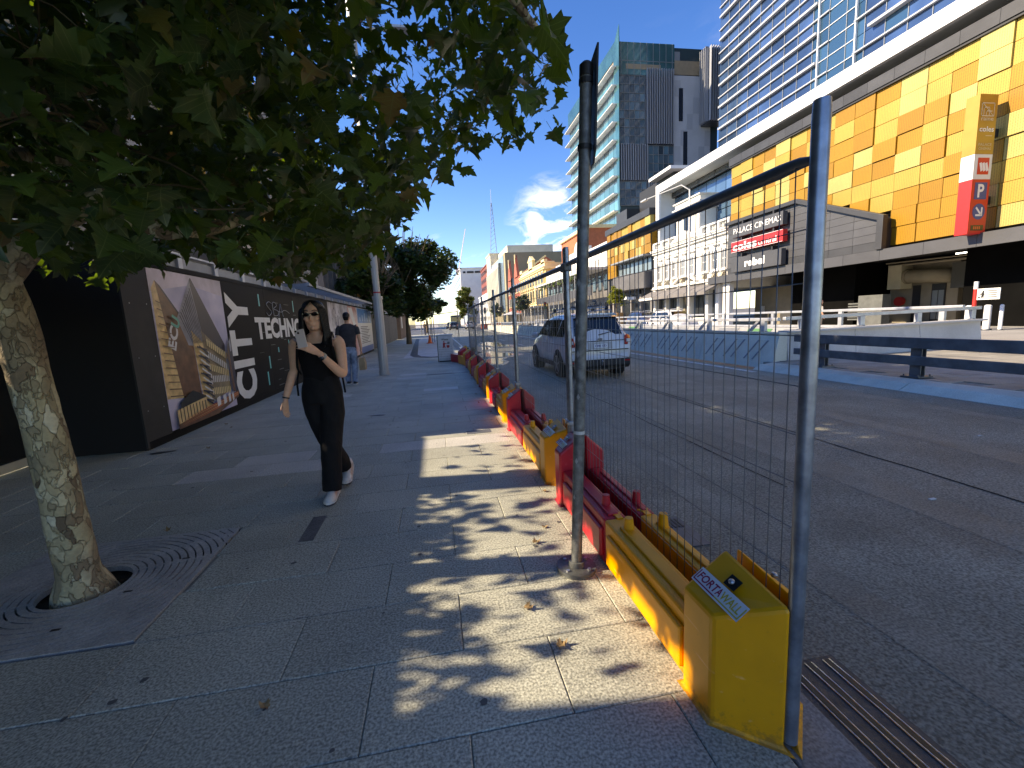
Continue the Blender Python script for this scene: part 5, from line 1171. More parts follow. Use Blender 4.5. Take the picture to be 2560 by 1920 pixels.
# ================================================================== TREES
def leaf_mat(name, dark, light, trans, w=.35):
    m = bpy.data.materials.new(name); MATS[name] = m; m.use_nodes = True; t = m.node_tree; b = t.nodes['Principled BSDF']; out = t.nodes['Material Output']
    g = t.nodes.new('ShaderNodeNewGeometry'); oi = t.nodes.new('ShaderNodeObjectInfo'); ad = t.nodes.new('ShaderNodeMath'); ad.operation = 'ADD'; t.links.new(g.outputs['Random Per Island'], ad.inputs[0]); t.links.new(oi.outputs['Random'], ad.inputs[1])
    fr = t.nodes.new('ShaderNodeMath'); fr.operation = 'FRACT'; t.links.new(ad.outputs[0], fr.inputs[0])
    cr_ = t.nodes.new('ShaderNodeValToRGB'); e = cr_.color_ramp.elements; e[0].color = tuple(dark)+(1,); e[1].color = tuple(light)+(1,); e[0].position = .15; e[1].position = .95
    x = cr_.color_ramp.elements.new(.99); x.color = (.16, .075, .02, 1)
    t.links.new(fr.outputs[0], cr_.inputs[0]); t.links.new(cr_.outputs[0], b.inputs['Base Color']); b.inputs['Roughness'].default_value = .42; b.inputs['Specular IOR Level'].default_value = .45
    tb = t.nodes.new('ShaderNodeBsdfTranslucent'); tb.inputs['Color'].default_value = tuple(trans)+(1,); mxs = t.nodes.new('ShaderNodeMixShader'); mxs.inputs[0].default_value = w
    t.links.new(b.outputs[0], mxs.inputs[1]); t.links.new(tb.outputs[0], mxs.inputs[2]); t.links.new(mxs.outputs[0], out.inputs['Surface']); return m
plane_leaf = leaf_mat('plane_leaf', (.012, .026, .007), (.05, .09, .016), (.20, .33, .02), .26)
street_leaf = leaf_mat('street_leaf', (.020, .042, .012), (.06, .10, .02), (.08, .14, .02), .22)
yellow_leaf = leaf_mat('yellow_leaf', (.13, .17, .02), (.30, .30, .04), (.4, .42, .05), .35)
def bark_mat():
    m = bpy.data.materials.new('plane_bark'); m.use_nodes = True; t = m.node_tree; b = t.nodes['Principled BSDF']; b.inputs['Roughness'].default_value = .85
    g = t.nodes.new('ShaderNodeNewGeometry'); mp_ = t.nodes.new('ShaderNodeMapping'); mp_.inputs['Scale'].default_value = (1, 1, .55); t.links.new(g.outputs['Position'], mp_.inputs[0])
    ns = t.nodes.new('ShaderNodeTexNoise'); ns.inputs['Scale'].default_value = 9; ns.inputs['Detail'].default_value = 4; t.links.new(mp_.outputs[0], ns.inputs['Vector'])
    ad = t.nodes.new('ShaderNodeMix'); ad.data_type = 'VECTOR'; ad.inputs[0].default_value = .2; t.links.new(mp_.outputs[0], ad.inputs[4]); t.links.new(ns.outputs['Color'], ad.inputs[5])
    v = t.nodes.new('ShaderNodeTexVoronoi'); v.inputs['Scale'].default_value = 22; t.links.new(ad.outputs[1], v.inputs['Vector'])
    sp = t.nodes.new('ShaderNodeSeparateColor'); t.links.new(v.outputs['Color'], sp.inputs[0])
    cr_ = t.nodes.new('ShaderNodeValToRGB'); cr_.color_ramp.interpolation = 'CONSTANT'; e = cr_.color_ramp.elements
    e[0].position = 0; e[0].color = (.30, .25, .15, 1); e[1].position = .25; e[1].color = (.52, .46, .29, 1)
    for p, c in ((.55, (.40, .34, .20, 1)), (.74, (.22, .16, .095, 1)), (.85, (.58, .54, .38, 1)), (.95, (.14, .10, .06, 1))): x = e.new(p); x.color = c
    t.links.new(sp.outputs[0], cr_.inputs[0])
    n2 = t.nodes.new('ShaderNodeTexNoise'); n2.inputs['Scale'].default_value = 45; n2.inputs['Detail'].default_value = 5; t.links.new(g.outputs['Position'], n2.inputs['Vector'])
    n3 = t.nodes.new('ShaderNodeTexNoise'); n3.inputs['Scale'].default_value = 3.2; n3.inputs['Detail'].default_value = 5; t.links.new(mp_.outputs[0], n3.inputs['Vector'])
    r_ = t.nodes.new('ShaderNodeMapRange'); r_.inputs['From Min'].default_value = .5; r_.inputs['From Max'].default_value = .68; t.links.new(n3.outputs['Fac'], r_.inputs['Value'])
    m1 = t.nodes.new('ShaderNodeMix'); m1.data_type = 'RGBA'; t.links.new(r_.outputs[0], m1.inputs[0]); t.links.new(cr_.outputs[0], m1.inputs[6]); m1.inputs[7].default_value = (.24, .18, .11, 1)
    r2 = t.nodes.new('ShaderNodeMapRange'); r2.inputs['To Min'].default_value = .62; r2.inputs['To Max'].default_value = 1.3; t.links.new(n2.outputs['Fac'], r2.inputs['Value'])
    vm = t.nodes.new('ShaderNodeVectorMath'); vm.operation = 'SCALE'; t.links.new(m1.outputs[2], vm.inputs[0]); t.links.new(r2.outputs[0], vm.inputs['Scale']); t.links.new(vm.outputs[0], b.inputs['Base Color'])
    v2 = t.nodes.new('ShaderNodeTexVoronoi'); v2.feature = 'DISTANCE_TO_EDGE'; v2.inputs['Scale'].default_value = 22; t.links.new(ad.outputs[1], v2.inputs['Vector'])
    r3 = t.nodes.new('ShaderNodeMapRange'); r3.inputs['From Max'].default_value = .06; t.links.new(v2.outputs['Distance'], r3.inputs['Value'])
    a2 = t.nodes.new('ShaderNodeMath'); a2.operation = 'MULTIPLY_ADD'; t.links.new(n2.outputs['Fac'], a2.inputs[0]); a2.inputs[1].default_value = .6; t.links.new(r3.outputs[0], a2.inputs[2])
    bn = t.nodes.new('ShaderNodeBump'); bn.inputs['Strength'].default_value = .9; bn.inputs['Distance'].default_value = .012; t.links.new(a2.outputs[0], bn.inputs['Height']); t.links.new(bn.outputs[0], b.inputs['Normal'])
    return m
bark = bark_mat()
bark_dk = M('street_bark', (.16, .12, .075), .9, var=.35, vs=6, bump=.5, bs=30, stretch=(1, 1, .25)); twig_m = M('twig', (.10, .075, .035), .85, var=.3, vs=8)
# plane leaf: five pointed lobes with coarse teeth, folded along the midrib
LOBE = [(0, -.04), (.16, -.10), (.30, -.02), (.27, .10), (.52, .12), (.44, .24), (.62, .42), (.40, .42), (.30, .48), (.33, .62), (.17, .66), (.16, .80), (0, 1.0)]
LPTS = LOBE+[(-x, y) for x, y in LOBE[-2:0:-1]]
LMID = [(0, .10), (0, .45), (0, .72)]
def leaf_geo(fold, curl, rr):
    def zf_(x, y): return abs(x)*fold-curl*(y-.2)**2+rr.uniform(-.03, .03)
    P = [(x*rr.uniform(.93, 1.07), y*rr.uniform(.95, 1.05), zf_(x, y)) for x, y in LPTS]; n = len(P)
    P += [(x, y, -curl*(y-.2)**2-.01) for x, y in LMID]; F = []
    def mid(i): y = LPTS[i][1]; return n+(0 if y < .28 else (1 if y < .62 else 2))
    for i in range(n):
        j = (i+1) % n; a, b_ = mid(i), mid(j)
        F.append((i, j, a) if a == b_ else (i, j, b_, a))
    k = len(P); P += [(.012, -.02, .01), (.02, -.55, .16), (-.004, -.55, .16)]; F.append((0, k, k+1, k+2))     # stalk
    return P, F
rr = random.Random(2); LEAVES = [leaf_geo(f, c, rr) for f, c in ((.22, .35), (.5, .2), (-.2, .5), (.1, .8), (.7, .4))]
CROWN = [(1340, -400), (1345, 40), (1400, 105), (1388, 190), (1412, 232), (1385, 335), (1330, 345), (1300, 400), (1235, 350), (1190, 372), (1172, 436), (1110, 446), (1080, 400), (1052, 445), (1034, 505), (1008, 565), (985, 560), (960, 610), (925, 640), (900, 662), (862, 694), (820, 662), (762, 694), (700, 707), (640, 677), (560, 662), (500, 612), (440, 622), (395, 662), (330, 632), (300, 687), (210, 707), (150, 687), (95, 662), (60, 612), (0, 610), (-700, 610), (-700, -400)]
def inpoly(x, y, poly):
    c = False; j = len(poly)-1
    for i in range(len(poly)):
        xi, yi = poly[i]; xj, yj = poly[j]
        if (yi > y) != (yj > y) and x < (xj-xi)*(y-yi)/(yj-yi)+xi: c = not c
        j = i
    return c
from mathutils import noise as mn
def clump(p, s, off): return mn.noise(Vector((p[0]*s+off, p[1]*s, p[2]*s)))
def in_crown(p):
    """the tree's own crown volume: a flattened dome over the pavement that hangs low towards the road"""
    x, y, z = p
    if math.hypot(math.hypot(x, y), z-CAM_H) < 1.85: return False
    dx = (x+1.9)/3.1; dy = (y-2.9)/4.0; dz = (z-3.3)/1.9
    if dx*dx+dy*dy+dz*dz > 1: return False
    d = Vector((x, y, z-CAM_H)); f_ = d.dot(fw)
    if f_ > .1:
        px, py = 1280+1090*d.dot(rt2)/f_, 960-1090*d.dot(up2)/f_
        if -200 < px < 2800 and -200 < py < 2100:
            jx = 14*mn.noise(Vector((x*5, y*5, z*5)))
            if not inpoly(px+jx, py+jx, CROWN): return False
            if px > 840 and clump(p, 1.5, 3) < -.02: return False
    return True
tree = thing('plane_tree', 'near plane tree with mottled bark trunk and broad pointed leaves overhead', 'tree', (-2.17, 2.8, 0))
tb_ = MB()
def limb(path, r0, r1, n=14, wob=.0):
    k = len(path); tb_.tube(path, [r0+(r1-r0)*i/(k-1) for i in range(k)], n)
def smooth_path(pts, sub=5):
    out = []
    P = [Vector(p) for p in pts]; P = [P[0]*2-P[1]]+P+[P[-1]*2-P[-2]]
    for i in range(1, len(P)-2):
        for j in range(sub):
            t = j/sub; a, b_, c, d = P[i-1], P[i], P[i+1], P[i+2]
            out.append(.5*((2*b_)+(-a+c)*t+(2*a-5*b_+4*c-d)*t*t+(-a+3*b_-3*c+d)*t**3))
    out.append(P[-2]); return out
trunk = smooth_path([(-2.17, 2.80, -.12), (-2.17, 2.79, .05), (-2.16, 2.77, .5), (-2.165, 2.75, 1.05), (-2.20, 2.75, 1.55), (-2.24, 2.74, 1.95), (-2.25, 2.70, 2.5), (-2.1, 2.9, 3.4), (-2.0, 3.0, 4.6)], 6)
rad = []
for p in trunk:
    z = p.z; rad.append(.112-.012*max(0, min(z, .1))/.1-.012*min(max(z, 0), 1) if z < 1.9 else max(.03, .088-.03*(z-1.9)))
    if z < .12: rad[-1] += (.12-z)*.22
tv = MB(); tv.tube(trunk, rad, 28)
tv.v = [tuple(Vector(p)+Vector((p[0]-(-2.18), p[1]-2.77, 0)).normalized()*(.012*mn.noise(Vector((p[0]*6, p[1]*6, p[2]*3)))+.006*mn.noise(Vector(p)*19))) for p in tv.v]
tv.build('trunk', bark, tree, smooth=True)
limbs = [([(-2.22, 2.74, 1.80), (-2.0, 2.76, 2.03), (-1.72, 2.77, 2.17), (-1.55, 2.80, 2.07), (-1.35, 2.95, 2.05), (-1.0, 3.3, 2.3), (-.7, 3.7, 2.6)], .085, .018),
         ([(-1.72, 2.77, 2.15), (-1.66, 2.78, 2.27), (-1.6, 2.8, 2.5), (-1.4, 2.9, 3.0)], .045, .015),
         ([(-2.24, 2.72, 2.3), (-1.9, 2.4, 2.8), (-1.2, 2.0, 3.1), (-.4, 1.7, 2.95), (.2, 1.75, 2.75), (.5, 1.9, 2.6)], .075, .012),
         ([(-2.2, 2.75, 2.6), (-1.8, 3.6, 3.2), (-1.2, 4.6, 3.4), (-.5, 5.6, 3.3), (-.1, 6.3, 3.1)], .07, .012),
         ([(-2.24, 2.74, 2.2), (-2.6, 3.6, 2.7), (-2.9, 4.8, 2.9), (-2.8, 6.2, 2.7)], .06, .012),
         ([(-2.24, 2.7, 2.4), (-3.0, 2.4, 3.0), (-3.8, 2.2, 3.4)], .06, .015), ([(-2.1, 2.9, 3.4), (-1.2, 3.2, 4.2), (-.3, 3.3, 4.5)], .05, .012)]
for k, (p, r0, r1) in enumerate(limbs):
    lb = MB(); q = smooth_path(p, 6); lb.tube(q, [r0+(r1-r0)*i/(len(q)-1) for i in range(len(q))], 12); lb.build('branch', bark, tree, smooth=True)
tw_ = MB(); rr = random.Random(9)
for i in range(170):
    p, r0, r1 = limbs[i % len(limbs)]; a = Vector(p[rr.randrange(1, len(p))]); pts_ = [a]; d = Vector((rr.uniform(-1, 1), rr.uniform(-1, 1), rr.uniform(-.4, .7))).normalized()
    for j in range(5): d = (d+Vector((rr.uniform(-.4, .4), rr.uniform(-.4, .4), rr.uniform(-.45, .2)))).normalized(); pts_.append(pts_[-1]+d*.16)
    if all(in_crown(q) for q in pts_[1:]): m_ = MB(); m_.tube(pts_, [.009, .008, .007, .005, .004, .003], 5); m_.build('twig', twig_m, tree)
def scatter(n, seed, box, ok, size, dens=None):
    r = random.Random(seed); out = []
    tries = 0
    while len(out) < n and tries < n*30:
        tries += 1
        p = (r.uniform(*box[0]), r.uniform(*box[1]), r.uniform(*box[2]))
        if not ok(p): continue
        if dens and r.random() > dens(p): continue
        out.append((p, r.uniform(*size), r))
    return out
def leaf_frame(r, droop=.65):
    az = r.uniform(0, 6.283); tip = Vector((math.cos(az), math.sin(az), -r.uniform(.1, 1.4)*droop)).normalized()
    side = tip.cross(Vector((0, 0, 1))).normalized(); nrm = side.cross(tip)
    a = r.uniform(-.9, .9); side2 = side*math.cos(a)+nrm*math.sin(a); n2 = side2.cross(tip); return side2, tip, n2
pts_ = scatter(19000, 4, ((-5.0, 1.2), (-1.2, 7.0), (1.75, 5.3)), in_crown, (.08, .14), lambda p: (.35+.65*(clump(p, 1.1, 0) > -.12))*(.16 if p[0] < -1.9 and 1.5 < p[1] < 6.2 and .12 < p[2]/.585+p[0] < 1.25 else 1))  # leaves thinned along one sun path so a patch reaches the paving
def showing(q):
    d = Vector(q[0])-Vector((0, 0, CAM_H)); f_ = d.dot(fw)
    if f_ < .3: return 99
    px, py = abs(d.dot(rt2)/f_), abs(d.dot(up2)/f_)
    return d.length if px < 1.17 and py < .88 else 90+d.length
pts_.sort(key=showing)
def veined(m0):
    """near leaves: the same leaf with pale midrib and side veins drawn from the leaf's own coordinates"""
    m = m0.copy(); m.name = 'plane_leaf_veined'; t = m.node_tree; b = t.nodes['Principled BSDF']; src = b.inputs['Base Color'].links[0].from_socket
    tc_ = t.nodes.new('ShaderNodeTexCoord'); sp = t.nodes.new('ShaderNodeSeparateXYZ'); t.links.new(tc_.outputs['Object'], sp.inputs[0])
    def mth(op, a, b2=None, c=None):
        n = t.nodes.new('ShaderNodeMath'); n.operation = op
        for i, v in enumerate((a, b2, c)):
            if v is None: continue
            if isinstance(v, (int, float)): n.inputs[i].default_value = v
            else: t.links.new(v, n.inputs[i])
        return n.outputs[0]
    ax_ = mth('ABSOLUTE', sp.outputs['X']); best = ax_
    for y0, k in ((.02, .15), (.08, .55), (.34, .75), (.55, .9), (.2, .6)):
        d = mth('ABSOLUTE', mth('SUBTRACT', mth('SUBTRACT', sp.outputs['Y'], y0), mth('MULTIPLY', ax_, k))); best = mth('MINIMUM', best, mth('ADD', mth('MULTIPLY', d, .9), .004))
    r_ = t.nodes.new('ShaderNodeMapRange'); r_.inputs['From Min'].default_value = .014; r_.inputs['From Max'].default_value = .006; r_.inputs['To Max'].default_value = .6; t.links.new(best, r_.inputs['Value'])
    mx_ = t.nodes.new('ShaderNodeMix'); mx_.data_type = 'RGBA'; t.links.new(r_.outputs[0], mx_.inputs[0]); t.links.new(src, mx_.inputs[6]); mx_.inputs[7].default_value = (.16, .20, .06, 1); t.links.new(mx_.outputs[2], b.inputs['Base Color']); return m
veined_leaf = veined(plane_leaf)
LME = []
for P, F in LEAVES:
    me = bpy.data.meshes.new('leaf'); me.from_pydata(P, [], F); me.materials.append(veined_leaf); me.polygons.foreach_set('use_smooth', [True]*len(me.polygons)); LME.append(me)
cv = MB()
for i, (p, s, r) in enumerate(pts_):
    s_, t_, n_ = leaf_frame(r); k = r.randrange(len(LEAVES))
    if i < 300:
        o = bpy.data.objects.new('leaf', LME[k]); COL.objects.link(o); o.parent = tree; ORG[o.name] = ORG[tree.name]
        mat3 = Matrix((s_, t_, n_)).transposed().to_4x4(); o.matrix_local = Matrix.Translation(Vector(p)-Vector(ORG[tree.name])) @ mat3 @ Matrix.Scale(s*1.05, 4)
    else:
        P, F = LEAVES[k]; pv_ = Vector(p); cv.add([pv_+(s_*q[0]+t_*q[1]+n_*q[2])*s for q in P], F)
tag(cv.build('crown', plane_leaf, tree, smooth=True), kind='stuff')

def street_tree(name, label, loc, th, tr, c, rad_, n, size, lm, bk=bark_dk, seed=1, twigs=40, group=None):
    t = thing(name, label, 'tree', loc, group); r = random.Random(seed); c = Vector(c); x0 = Vector(loc)
    b_ = MB(); path = smooth_path([tuple(x0-Vector((0, 0, .1))), tuple(x0+Vector((.02, 0, th*.5))), tuple(x0+Vector((0, .05, th))), tuple(c+Vector((0, 0, rad_[2]*.5)))], 5)
    b_.tube(path, [tr*(1-.75*i/(len(path)-1)) for i in range(len(path))], 10); b_.build('trunk', bk, t, smooth=True)
    b_ = MB()
    for i in range(twigs):
        d = Vector((r.uniform(-1, 1), r.uniform(-1, 1), r.uniform(-.3, 1))).normalized(); a = x0+Vector((0, 0, th+r.uniform(-.1, 1)*rad_[2]*.4))
        e = c+Vector((d.x*rad_[0], d.y*rad_[1], d.z*rad_[2]))*.85; m1 = (a+e)/2+Vector((r.uniform(-.3, .3), r.uniform(-.3, .3), r.uniform(0, .5)))
        b_.tube([a, m1, e], [tr*.35, tr*.2, tr*.06], 5)
    b_.build('limbs', bk, t, smooth=True)
    cv = MB(); cl = []
    for i in range(34):
        d = Vector((r.gauss(0, 1), r.gauss(0, 1), r.gauss(0, 1))).normalized()*r.uniform(.35, .98); cl.append((c+Vector((d.x*rad_[0], d.y*rad_[1], d.z*rad_[2])), r.uniform(.16, .34)*min(rad_)))
    for i in range(n):
        cc, cr_ = cl[r.randrange(len(cl))]; d = Vector((r.gauss(0, 1), r.gauss(0, 1), r.gauss(0, 1))).normalized()*cr_*r.uniform(.3, 1.15)
        p = cc+d; s_, t_, n_ = leaf_frame(r, .5); s = r.uniform(*size)
        cv.add([p, p+(s_*.5+t_*.35+n_*.12)*s, p+t_*s, p+(-s_*.5+t_*.4+n_*.12)*s], [(0, 1, 2), (0, 2, 3)])
    tag(cv.build('crown', lm, t), kind='stuff'); return t
street_tree('street_tree', 'dense dark street tree with thin trunk behind the lamp pole', (-2.07, 34, 0), 2.2, .22, (-1.75, 33, 5.5), (3.3, 3.3, 3.4), 17000, (.17, .34), street_leaf, seed=3, twigs=70, group='street trees on the left pavement')
street_tree('street_tree', 'second street tree farther left, close against the site buildings', (-3.3, 27, 0), 2.4, .16, (-3.4, 27, 4.5), (1.9, 2.4, 2.4), 8000, (.16, .30), street_leaf, seed=8, twigs=60, group='street trees on the left pavement')
street_tree('street_tree', 'far street tree near the cross street on the left pavement', (-1.45, 74, 0), 3, .2, (-1.2, 74, 5.2), (3.4, 3, 2.6), 5000, (.3, .5), street_leaf, seed=5, twigs=30, group='street trees on the left pavement')
street_tree('street_tree', 'small yellow-green street tree before the concrete balcony on the far pavement', (19.5, 45.5, .1), 1.9, .07, (19.5, 45.5, 3.35), (.95, .95, 1.25), 3200, (.12, .22), yellow_leaf, seed=12, twigs=16)
street_tree('street_tree', 'tall pale green tree beneath the far white tower', (9.8, 145, 0), 3, .3, (9.8, 145, 8), (2.9, 2.9, 6.5), 5000, (.5, .8), leaf_mat('pale_far_leaf', (.07, .10, .03), (.16, .19, .06), (.2, .25, .05)), seed=15, twigs=12)
for i, (x, y, lb) in enumerate(((17.5, 88, 'slim street tree before the yellow hotel'), (16.5, 118, 'round street tree before the brick building'), (14.5, 165, 'far low tree beside the ribbed building'))):
    street_tree('street_tree', lb, (x, y, .1), 2.4, .1, (x, y, 4.3), (1.7, 1.7, 1.9), 2200, (.25, .45), street_leaf if i == 0 else MATS['pale_far_leaf'], seed=20+i, twigs=12, group='street trees on the right')
# ================================================================== PEOPLE
def remesh(mb, name, vox=.006, it=5):
    """fuse the collected volumes into one continuous skin"""
    me = mb.mesh(name); ob = bpy.data.objects.new(name, me)
    r_ = ob.modifiers.new('r', 'REMESH'); r_.mode = 'VOXEL'; r_.voxel_size = vox
    s_ = ob.modifiers.new('s', 'SMOOTH'); s_.factor = .5; s_.iterations = it
    e_, dg = evaluated(ob); ev = bpy.data.meshes.new_from_object(e_); bpy.data.objects.remove(ob)
    ev.name = name; ev.polygons.foreach_set('use_smooth', [True]*len(ev.polygons)); return ev
def put(name, me, mat_, parent):
    me.materials.clear()
    for mm in (mat_ if isinstance(mat_, (list, tuple)) else [mat_]): me.materials.append(mm)
    o = bpy.data.objects.new(name, me); COL.objects.link(o); o.parent = parent; ORG[o.name] = (0, 0, 0); return o
def ring(c, rx, ry, n=20, pw=2.0, tilt=0):
    out = []
    for j in range(n):
        a = 2*math.pi*j/n; ca, sa = math.cos(a), math.sin(a)
        x = math.copysign(abs(ca)**(2/pw), ca)*rx; y = math.copysign(abs(sa)**(2/pw), sa)*ry
        out.append((c[0]+x, c[1]+y, c[2]+tilt*y))
    return out
def limb_t(mb, pts, rad, n=14, ell=1.0): mb.tube(smooth_path(pts, 4), None or [r for r in lerp_list(rad, len(smooth_path(pts, 4)))], n, ell=ell)
def lerp_list(rad, n):
    out = []
    for i in range(n):
        t = i/(n-1)*(len(rad)-1); k = min(int(t), len(rad)-2); out.append(rad[k]+(rad[k+1]-rad[k])*(t-k))
    return out
def head_geo(mb, c, s=1.0, fy=-1, pitch_=0.0):
    """head with jaw, brow, nose and lips; fy is the way it faces along y"""
    rows = [(-.112, .022, .026, .030), (-.105, .040, .045, .022), (-.085, .054, .062, .014), (-.06, .062, .074, .008), (-.03, .068, .084, .002), (0, .072, .092, -.004), (.03, .074, .097, -.008), (.06, .073, .097, -.010), (.09, .064, .086, -.010), (.11, .048, .066, -.008), (.123, .022, .03, -.006)]
    R_ = []
    for z, w, d, o in rows: R_.append([(c[0]+x*s, c[1]+(y_)*s, c[2]+z*s) for x, y_, _ in ring((0, fy*o, 0), w, d, 22, 2.2)])
    mb.loft(R_)
    f = fy
    def P(x, y, z): return (c[0]+x*s, c[1]+f*y*s, c[2]+z*s)
    mb.add([P(-.009, .088, .018), P(.009, .088, .018), P(.017, .086, -.030), P(-.017, .086, -.030), P(0, .116, -.026), P(0, .094, .02)], [(0, 1, 5), (0, 5, 4, 3), (1, 2, 4, 5), (2, 3, 4), (0, 3, 2, 1)])
    mb.ell(P(0, .086, -.026), (.018*s, .012*s, .010*s), 8, 6)
    mb.ell(P(0, .079, -.052), (.026*s, .012*s, .007*s), 10, 6); mb.ell(P(0, .078, -.062), (.022*s, .012*s, .008*s), 10, 6)
    mb.ell(P(0, .066, -.092), (.022*s, .02*s, .016*s), 8, 6)
    for sx in (-1, 1): mb.ell(P(sx*.036, .072, -.015), (.026*s, .02*s, .022*s), 8, 6); mb.ell(P(sx*.072, -.006, -.01), (.010*s, .018*s, .030*s), 8, 6); mb.ell(P(sx*.03, .082, .036), (.026*s, .010*s, .008*s), 8, 5)
def hand_geo(mb, wrist, palm, spread, fdir, curl, s=1.0, thumb=None):
    """palm slab and five separate bent fingers. spread: across the palm; fdir: along fingers; curl: direction the fingers bend to"""
    w, p, sp, fd, cu = Vector(wrist), Vector(palm), Vector(spread).normalized(), Vector(fdir).normalized(), Vector(curl).normalized()
    nn = sp.cross(fd).normalized()
    rings = []
    for t, wd, th_ in ((0, .022, .017), (.35, .032, .016), (.75, .039, .014), (1.0, .038, .012)):
        c = w+(p+fd*.045*s-w)*t; rings.append([tuple(c+sp*(math.cos(a)*wd*s)+nn*(math.sin(a)*th_*s)) for a in [2*math.pi*j/12 for j in range(12)]])
    mb.loft(rings)
    for k, (o, L_) in enumerate(((-.029, .066), (-.010, .076), (.010, .072), (.028, .056))):
        b_ = p+fd*.04*s+sp*o*s; d1 = (fd+cu*.25).normalized(); d2 = (fd*.75+cu*.75).normalized(); d3 = (fd*.35+cu).normalized()
        q = [b_-fd*.02*s, b_, b_+d1*L_*.45*s, b_+d1*L_*.45*s+d2*L_*.32*s, b_+d1*L_*.45*s+d2*L_*.32*s+d3*L_*.25*s]
        mb.tube(q, [.0085*s, .0085*s, .0078*s, .007*s, .0052*s], 8)
    tb2 = thumb or (sp*-1+fd*.7+cu*.3); tb2 = Vector(tb2).normalized(); b_ = w+(p-w)*.45-sp*.026*s
    mb.tube([b_, b_+tb2*.030*s, b_+tb2*.052*s+fd*.008*s, b_+tb2*.068*s+fd*.022*s], [.012*s, .010*s, .0088*s, .006*s], 8)
skin_m = M('skin', (.68, .38, .25), .5, var=.06, vs=30, spec=.35); skin_m.node_tree.nodes['Principled BSDF'].inputs['Subsurface Weight'].default_value = .08
lip_m = M('lips', (.34, .10, .09), .45); hair_m = M('black_hair', (.005, .0045, .0045), .42, spec=.3, bump=.4, bs=160, stretch=(1, 1, .06)); knit = M('black_knit', (.007, .007, .008), .9, spec=.2, var=.25, vs=12, bump=.25, bs=260)
cot = M('black_trouser', (.008, .008, .009), .85, spec=.25, var=.3, vs=8, bump=.3, bs=22)
# ---------- woman walking with a phone
wm = thing('person', 'woman in black sleeveless top, wide black trousers and sunglasses looking at her phone', 'person', (-1.0, 3.92, 0)); ORG[wm.name] = (0, 0, 0)
sk = MB()
head_geo(sk, (.008, -.03, 1.552), 1.0)
sk.tube([(.005, .005, 1.36), (.006, .0, 1.42), (.008, -.015, 1.50)], [.058, .050, .052], 14)
sk.loft([ring((0, .01, 1.20), .13, .085, 20), ring((0, .01, 1.30), .155, .085, 20), ring((0, .012, 1.355), .165, .07, 20), ring((0, .012, 1.395), .10, .058, 20), ring((.003, .008, 1.42), .055, .05, 20)])
limb_t(sk, [(-.15, .01, 1.355), (-.18, .012, 1.31), (-.205, .03, 1.12), (-.225, .02, 1.08), (-.265, -.01, .96), (-.288, -.03, .885)], [.05, .050, .040, .037, .031, .023])
limb_t(sk, [(.15, .01, 1.355), (.18, .005, 1.31), (.195, -.04, 1.12), (.19, -.075, 1.075), (.135, -.16, 1.16), (.075, -.245, 1.262)], [.05, .050, .041, .040, .034, .024])
hand_geo(sk, (-.288, -.03, .885), (-.292, -.04, .835), (.35, .9, 0), (-.05, -.15, -1), (.6, -.2, -.3), 1.0)
hand_geo(sk, (.075, -.245, 1.262), (.035, -.292, 1.305), (.45, .1, .9), (-.80, -.25, .42), (-.55, .35, -.1), 1.0, thumb=(-.3, .5, .8))
put('body', remesh(sk, 'woman_body', .0052, 4), skin_m, wm)
# face details
def W(mb, name, m, **k): return mb.build(name, m, wm, org=(0, 0, 0), **k)
lp_ = MB(); lp_.ell((.008, -.109, 1.4985), (.0225, .006, .0055), 12, 6); lp_.ell((.008, -.108, 1.4885), (.019, .006, .006), 12, 6); W(lp_, 'lips', lip_m, smooth=True)
sg_ = MB()
for sx in (-1, 1):
    pts2 = [(.008+sx*.034+.029*math.cos(a)*(1.0), -.1275+.012*abs(math.cos(a))*.6+ (0.012 if math.cos(a)*sx > .5 else 0), 1.574+.0165*math.sin(a)+sx*math.cos(a)*.003) for a in [2*math.pi*j/16 for j in range(16)]]
    sg_.add(pts2+[(p[0], p[1]+.008, p[2]) for p in pts2], [tuple(range(16)), tuple(range(16, 32))]+[(i, (i+1) % 16, 16+(i+1) % 16, 16+i) for i in range(16)])
    sg_.tube([(.008+sx*.06, -.112, 1.578), (.008+sx*.076, -.07, 1.578), (.008+sx*.08, .02, 1.572)], .0035, 6)
sg_.tube([(-.006, -.128, 1.577), (.022, -.128, 1.577)], .003, 6); W(sg_, 'sunglasses', M('lens_black', (.004, .004, .005), .08, spec=.8))
eb = MB()
for sx in (-1, 1): eb.tube([(.008+sx*.014, -.124, 1.600), (.008+sx*.034, -.121, 1.606), (.008+sx*.056, -.104, 1.601)], [.0028, .0032, .0015], 6)
W(eb, 'eyebrows', hair_m)
# long straight hair, parted, falling over the shoulders
hr = MB(); n = 26; rows = []
for z, w, d, yo, gap in ((1.690, .030, .035, .0, 0), (1.680, .062, .075, .0, 0), (1.655, .083, .098, .004, .25), (1.62, .091, .104, .010, .62), (1.575, .095, .104, .018, .80), (1.52, .099, .098, .022, .86), (1.46, .108, .090, .026, .86), (1.40, .122, .084, .030, .82), (1.345, .130, .078, .030, .86), (1.29, .118, .066, .036, .95), (1.25, .10, .05, .045, 1.05)):
    r_ = []
    for j in range(n):      # open horseshoe: starts left of the face, runs round the back
        a = -math.pi/2+gap+(2*math.pi-2*gap)*j/(n-1); r_.append((.008+w*math.cos(a), yo+d*math.sin(a)-.02, z))
    rows.append(r_)
inner = [[(.008+(p[0]-.008)*.86, p[1]*.90, p[2]-.006) for p in r_] for r_ in rows]
k = len(rows); vs = [p for r_ in rows for p in r_]+[p for r_ in inner for p in r_]; fs = []; off_ = k*n
